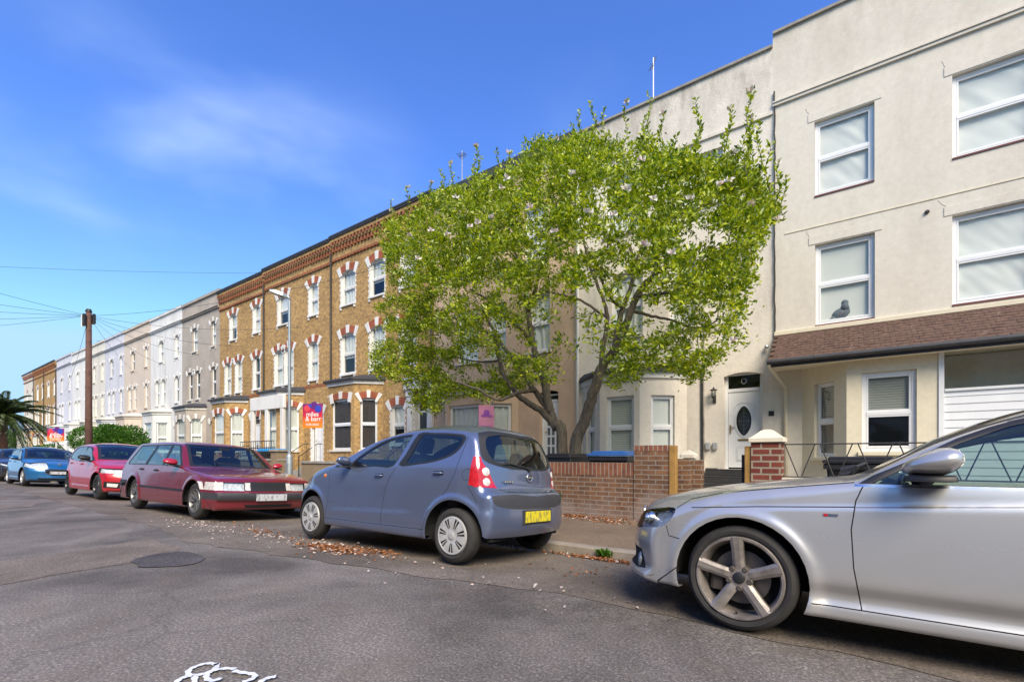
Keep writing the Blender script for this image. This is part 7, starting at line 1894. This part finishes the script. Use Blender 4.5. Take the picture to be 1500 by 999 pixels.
# ---- maroon estate car
M['p_maroon'] = paint('maroon_paint', (.20, .012, .022), metal=.15, rough=.3, coat=1., dirt=.15, dz=.5)
ax = [(1.39, .355, .30), (-1.39, .355, .30)]
plan = [(-2.45, -.05), (-2.2, -.02), (-1.6, 0), (1.3, 0), (1.8, -.015), (2.15, -.05), (2.3, -.09)]
S = dict(paint=M['p_maroon'], N=220, NS=24, p=2.6, ztop=1.42, xf=2.3, xr=-2.42, spine=.50,
 keys=[(2.06, .17, 1.98, .17, .03), (2.20, .20, 2.10, .20, .04), (2.24, .33, 2.13, .33, .04), (2.27, .345, 2.16, .345, .03), (2.28, .45, 2.17, .45, .03), (2.21, .475, 2.11, .475, .03), (2.17, .52, 2.07, .52, .04), (2.12, .665, 2.04, .655, .04),
  (2.0, .72, 1.93, .70, .05), (1.5, .80, 1.45, .775, .05), (.98, .865, .95, .835, .05), (.86, .895, .85, .86, .04), (.56, 1.12, .54, 1.08, .03), (.30, 1.30, .28, 1.255, .04), (.10, 1.345, .08, 1.30, .05),
  (-.5, 1.375, -.5, 1.33, .05), (-1.5, 1.365, -1.5, 1.32, .05), (-1.86, 1.345, -1.84, 1.30, .05), (-1.97, 1.28, -1.93, 1.24, .05), (-2.25, .88, -2.2, .87, .04), (-2.29, .60, -2.23, .60, .05), (-2.40, .55, -2.34, .55, .04), (-2.41, .42, -2.35, .42, .04), (-2.32, .26, -2.26, .26, .04)],
 zb=lambda x: .19, wheel=(.305, .20, .18, 'volvo'), arches=ax, cabin=(.15, -.75, .80), wy=.835,
 W=Wfun(.86, plan, lambda x: .865, tumble=.36, lower=.04, low_z=.42, bulge=.03, arches=ax, flare=.022, creases=[(lambda x: .80, .012, .02, -2.2, 1.9)]))
S['regions'] = [
 ('side_window:carglass', 'side', [(-1.90, .895), (-1.93, .94), (-1.66, 1.24), (-1.58, 1.262), (-.88, 1.262), (-.84, 1.25), (-1.00, .895)]),
 ('side_window:carglass', 'side', [(-.90, .89), (-.74, 1.26), (-.12, 1.262), (-.12, .88)]), ('side_window:carglass', 'side', [(-.04, .88), (-.02, 1.262), (.26, 1.24), (.70, .89)]),
 ('bodycol:trim', 'side', [(-1.95, .88), (-1.97, .94), (-1.68, 1.265), (-1.6, 1.28), (.02, 1.28), (.30, 1.26), (.80, .875)]),
 ('windscreen:carglass', 'front', [(-.66, .90), (.66, .90), (.56, 1.27), (-.56, 1.27)], dict(x0=.15, x1=1.0)),
 ('bodycol:trim', 'front', [(-.72, .875), (.72, .875), (.60, 1.295), (-.60, 1.295)], dict(x0=.1, x1=.92)),
 ('rear_window:carglass', 'rear', [(-.62, .92), (.62, .92), (.55, 1.25), (-.55, 1.25)], dict(x1=-1.8)),
 ('bodycol:trim', 'side', [(-2.6, .565), (-2.05, .56), (-1.76, .56), (-1.76, .43), (-2.6, .42)]),
 ('tail_light:red_lens', 'rear', [(.66, .90), (.9, .90), (.9, .60), (.66, .60)], dict(mirror=True, x1=-1.8)),
 ('headlight:lens:lens_clear', 'front', [(-.39, .635), (-.70, .632), (-.70, .50), (-.39, .495)], dict(mirror=True, x0=1.5)),
 ('corner_lamp:white_lens', 'side', [(2.2, .63), (2.015, .625), (1.985, .51), (2.2, .50)], dict(ny=-1, x0=1.5)),
 ('corner_lamp:white_lens', 'front', [(-.705, .632), (-.90, .63), (-.90, .505), (-.705, .50)], dict(mirror=True, x0=1.5)),
 ('grille:trim', 'front', [(-.37, .645), (.37, .645), (.34, .49), (-.34, .49)], dict(x0=1.5)),
 ('bumper_strip:grey_bumper', 'front', [(-1, .462), (1, .462), (1, .35), (-1, .35)], dict(x0=1.5)),
 ('bumper_strip:grey_bumper', 'side', [(1.70, .462), (2.3, .462), (2.3, .35), (1.76, .35)], dict(ny=-1)),
 ('bodycol:gap', 'front', [(-.42, .27), (.42, .27), (.38, .215), (-.38, .215)], dict(x0=1.5)),
 ('rubbing_strip:trim', 'side', [(1.05, .475), (-1.03, .485), (-1.03, .445), (1.05, .435)]),
 ('gap', 'side', strip([(-.08, .87), (-.08, .5), (-.08, .25)], .007)), ('gap', 'side', strip([(-.95, .87), (-1.0, .65), (-1.05, .55)], .007)), ('gap', 'side', strip([(.86, .83), (.86, .5), (.86, .25)], .007)),
 ('gap', 'side', strip([(2.02, .648), (1.5, .745), (.95, .81)], .006)),
]
S['mirror'] = (.66, .80, .93, 'p_red_mirror', .85); S['handles'] = [(-.30, .78, 'trim', .14), (-1.05, .79, 'trim', .14)]
M['p_red_mirror'] = paint('bright_red_paint', (.42, .01, .03), dirt=.1)
volvo, body = car('parked_car', 'maroon boxy estate car with black grille and a yellow sticker', S, (-10.22, 3.22 + .84, -.055), R(.6), -ROLL, 'cars parked along the kerb')
b = MB(); b.bbox(2.275, 2.29, -.26, .26, .335, .445, .003); part(b, 'number_plate', 'plate_w', volvo)
b = MB(); b.tube([(2.12, -.20, .505), (2.12, .06, .64)], .010, 6); b.lathe([(.035, .0), (.035, .02), (.001, .025)], 16, axis='x', c=(2.11, -.07, .572)); part(b, 'grille_emblem', 'chrome', volvo)
b = MB()
for k in range(16): b.box(2.105, 2.118, -.34 + k * .043, -.335 + k * .043, .505, .635)
part(b, 'grille_bars', 'lens_dark', volvo)
b = MB(); b.bbox(2.115, 2.125, .12, .21, .55, .62, .002); part(b, 'grille_sticker', pbr('yellow_sticker', (.75, .62, .1), .5), volvo)
for s_ in (1, -1):
    b = MB(); b.tube([(.93, s_ * .35, .905), (.80, s_ * .02 - .3, .955)], .009, 5); part(b, 'wiper', 'trim', volvo)
b = MB(); b.bbox(.38, .42, -.08, .10, 1.20, 1.25, .01); part(b, 'rear_view_mirror', 'trim', volvo)

# ---- small hatchbacks further along
def hatch(nm_, label, pm, lights, loc, wheel, mirror_m, L_=(2.05, -1.82), face='red', hw=.86, yaw=.5):
    xf, xr = L_; ax = [(1.27, .352, .305), (-1.27, .352, .305)]
    plan = [(xr - .05, -.15), (xr + .2, -.06), (xr + .5, -.015), (-.7, 0), (1.0, 0), (1.5, -.03), (xf - .2, -.10), (xf + .1, -.2)]
    S = dict(paint=pm, N=170, NS=20, p=2.4, ztop=1.45, xf=xf, xr=xr, spine=.50,
     keys=[(xf - .10, .19, xf - .38, .19, .04), (xf, .24, xf - .28, .24, .05), (xf, .40, xf - .28, .40, .09), (xf - .02, .58, xf - .30, .56, .10), (xf - .12, .72, xf - .38, .69, .10), (xf - .40, .84, xf - .58, .80, .10),
      (1.20, .93, 1.10, .885, .08), (.98, .985, .90, .935, .06), (.62, 1.19, .56, 1.12, .05), (.30, 1.35, .22, 1.27, .05), (0, 1.42, -.06, 1.335, .07), (-.5, 1.45, -.5, 1.36, .08), (-1.1, 1.42, -1.1, 1.33, .08), (-1.5, 1.33, -1.46, 1.25, .08),
      (xr + .17, 1.10, xr + .24, 1.05, .08), (xr + .04, .86, xr + .16, .85, .10), (xr, .60, xr + .16, .60, .10), (xr + .02, .40, xr + .18, .40, .09), (xr + .12, .25, xr + .28, .25, .05)],
     zb=lambda x: .19, wheel=(.305, .205, .19, wheel), arches=ax, cabin=(.05, -.82, .88), wy=hw - .02,
     W=Wfun(hw, plan, lambda x: .935 + .02 * sstep(.5, -1, x), tumble=.34, lower=.04, low_z=.42, bulge=.02, arches=ax, flare=.016, creases=[(lambda x: .78 + .02 * x * -1, .012, .01, -1.4, 1.3), (lambda x: .30, .012, .01, -.8, .8)]))
    S['regions'] = [
     ('side_window:carglass', 'side', smooth_poly([(.78, .95), (.60, 1.05), (.25, 1.24), (.0, 1.285), (-.10, 1.285), (-.10, .955)], 3)),
     ('side_window:carglass', 'side', smooth_poly([(-.18, .96), (-.18, 1.285), (-.6, 1.295), (-1.0, 1.27), (-1.25, 1.15), (-1.30, 1.03), (-1.1, .985)], 3)),
     ('bodycol:trim', 'side', smooth_poly([(.90, .935), (.60, 1.085), (.25, 1.265), (.0, 1.31), (-.6, 1.32), (-1.05, 1.29), (-1.32, 1.16), (-1.36, 1.02), (-1.1, .96)], 3)),
     ('windscreen:carglass', 'front', [(-.66, 1.01), (0, 1.02), (.66, 1.01), (.55, 1.36), (0, 1.38), (-.55, 1.36)], dict(x0=-.05, x1=1.1)),
     ('bodycol:trim', 'front', [(-.74, .97), (0, .98), (.74, .97), (.60, 1.385), (0, 1.405), (-.60, 1.385)], dict(x0=-.05, x1=.99)),
     ('rear_window:carglass', 'rear', [(-.55, 1.02), (.55, 1.02), (.50, 1.28), (-.50, 1.28)], dict(x1=-1.3)),
     ('tail_light:red_lens', 'rear', [(.58, .95), (.9, .97), (.9, .74), (.58, .76)], dict(mirror=True, x1=-1.3)),
     ('gap', 'side', strip([(-.14, .94), (-.15, .6), (-.13, .27)], .007)), ('gap', 'side', strip([(-1.0, .95), (-1.06, .75), (-1.0, .6)], .007)), ('gap', 'side', strip([(.95, .86), (.92, .6), (.88, .27)], .007)),
    ] + lights
    S['mirror'] = (.70, .80, .99, mirror_m, .95); S['handles'] = [(-.02, .84, None, .15), (-.98, .86, None, .15)]
    return car('parked_car', label, S, loc, R(yaw), -ROLL, 'cars parked along the kerb')
M['p_red'] = paint('bright_red_car_paint', (.48, .008, .02), metal=.0, rough=.3, dirt=.25)
M['p_blue'] = paint('bright_blue_car_paint', (.012, .13, .33), metal=.3, rough=.3, dirt=.2)
M['p_dark'] = paint('charcoal_car_paint', (.02, .02, .025), metal=.3, rough=.3, dirt=.3)
red, _ = hatch('red', 'bright red five-door hatchback with black door mirrors and white headlamps', M['p_red'],
  [('headlight:lens:lens_clear', 'side', [(2.3, .765), (1.72, .755), (1.73, .66), (2.3, .63)], dict(ny=-1, x0=1.5)), ('headlight:lens:lens_clear', 'front', [(-.40, .745), (-.9, .765), (-.9, .64), (-.44, .64)], dict(mirror=True, x0=1.4)),
   ('grille:trim', 'front', [(-.38, .735), (.38, .735), (.34, .62), (-.34, .62)], dict(x0=1.4)), ('bumper_intake:gap', 'front', [(-.50, .42), (.50, .42), (.44, .28), (-.44, .28)], dict(x0=1.4)),
   ('fog_light:white_lens', 'front', [(-.58, .39), (-.76, .40), (-.76, .32), (-.60, .31)], dict(mirror=True, x0=1.4)), ('bumper_intake:gap', 'front', [(-.52, .43), (-.80, .44), (-.80, .29), (-.54, .28)], dict(mirror=True, x0=1.4))],
  (-16.1, 3.33 + .85, -.055), 'blk', 'trim')
b = MB(); b.bbox(2.065, 2.075, -.26, .26, .47, .58, .003); part(b, 'number_plate', 'plate_w', red)
b = MB(); b.lathe([(.06, 0), (.058, .012), (.001, .016)], 20, axis='x', c=(1.98, 0, .745)); part(b, 'front_emblem', 'chrome', red)
blue, _ = hatch('blue', 'bright blue hatchback with swept-back headlamps and a slim dark grille', M['p_blue'],
  [('headlight:lens:lens_clear', 'side', smooth_poly([(2.2, .66), (1.85, .80), (1.48, .86), (1.62, .73), (1.9, .63)], 3), dict(ny=-1, x0=1.3)), ('headlight:lens:lens_clear', 'front', smooth_poly([(-.42, .62), (-.60, .74), (-.85, .86), (-.9, .74), (-.7, .64)], 3), dict(mirror=True, x0=1.3)),
   ('grille:gap', 'front', smooth_poly([(-.38, .60), (0, .62), (.38, .60), (.28, .42), (0, .40), (-.28, .42)], 2), dict(x0=1.4)), ('bumper_intake:gap', 'front', [(-.55, .30), (.55, .30), (.5, .24), (-.5, .24)], dict(x0=1.4))],
  (-24.9, 3.33 + .83, -.055), 'silver', None, hw=.84)
b = MB(); b.bbox(2.065, 2.08, -.26, .26, .44, .54, .003); part(b, 'number_plate', 'plate_w', blue)
b = MB(); pts = [(2.03, .385 * math.cos(t), .51 + .105 * math.sin(t)) for t in np.linspace(0, 2 * math.pi, 33)]; b.tube(pts, .009, 5, cap=False); b.lathe([(.045, 0), (.04, .012), (.001, .016)], 14, axis='x', c=(1.90, 0, .79)); part(b, 'grille_surround', 'chrome', blue)
dark, _ = hatch('dark', 'dark car partly cut off at the left edge behind the blue hatchback', M['p_dark'],
  [('headlight:lens:lens_clear', 'front', [(-.45, .64), (-.9, .80), (-.9, .70), (-.5, .60)], dict(mirror=True, x0=1.4)), ('grille:gap', 'front', [(-.4, .6), (.4, .6), (.35, .35), (-.35, .35)], dict(x0=1.4))],
  (-30.4, 3.4 + .85, -.055), 'blk', None)
b = MB(); b.bbox(2.065, 2.08, -.26, .26, .44, .54, .003); part(b, 'number_plate', 'plate_w', dark)
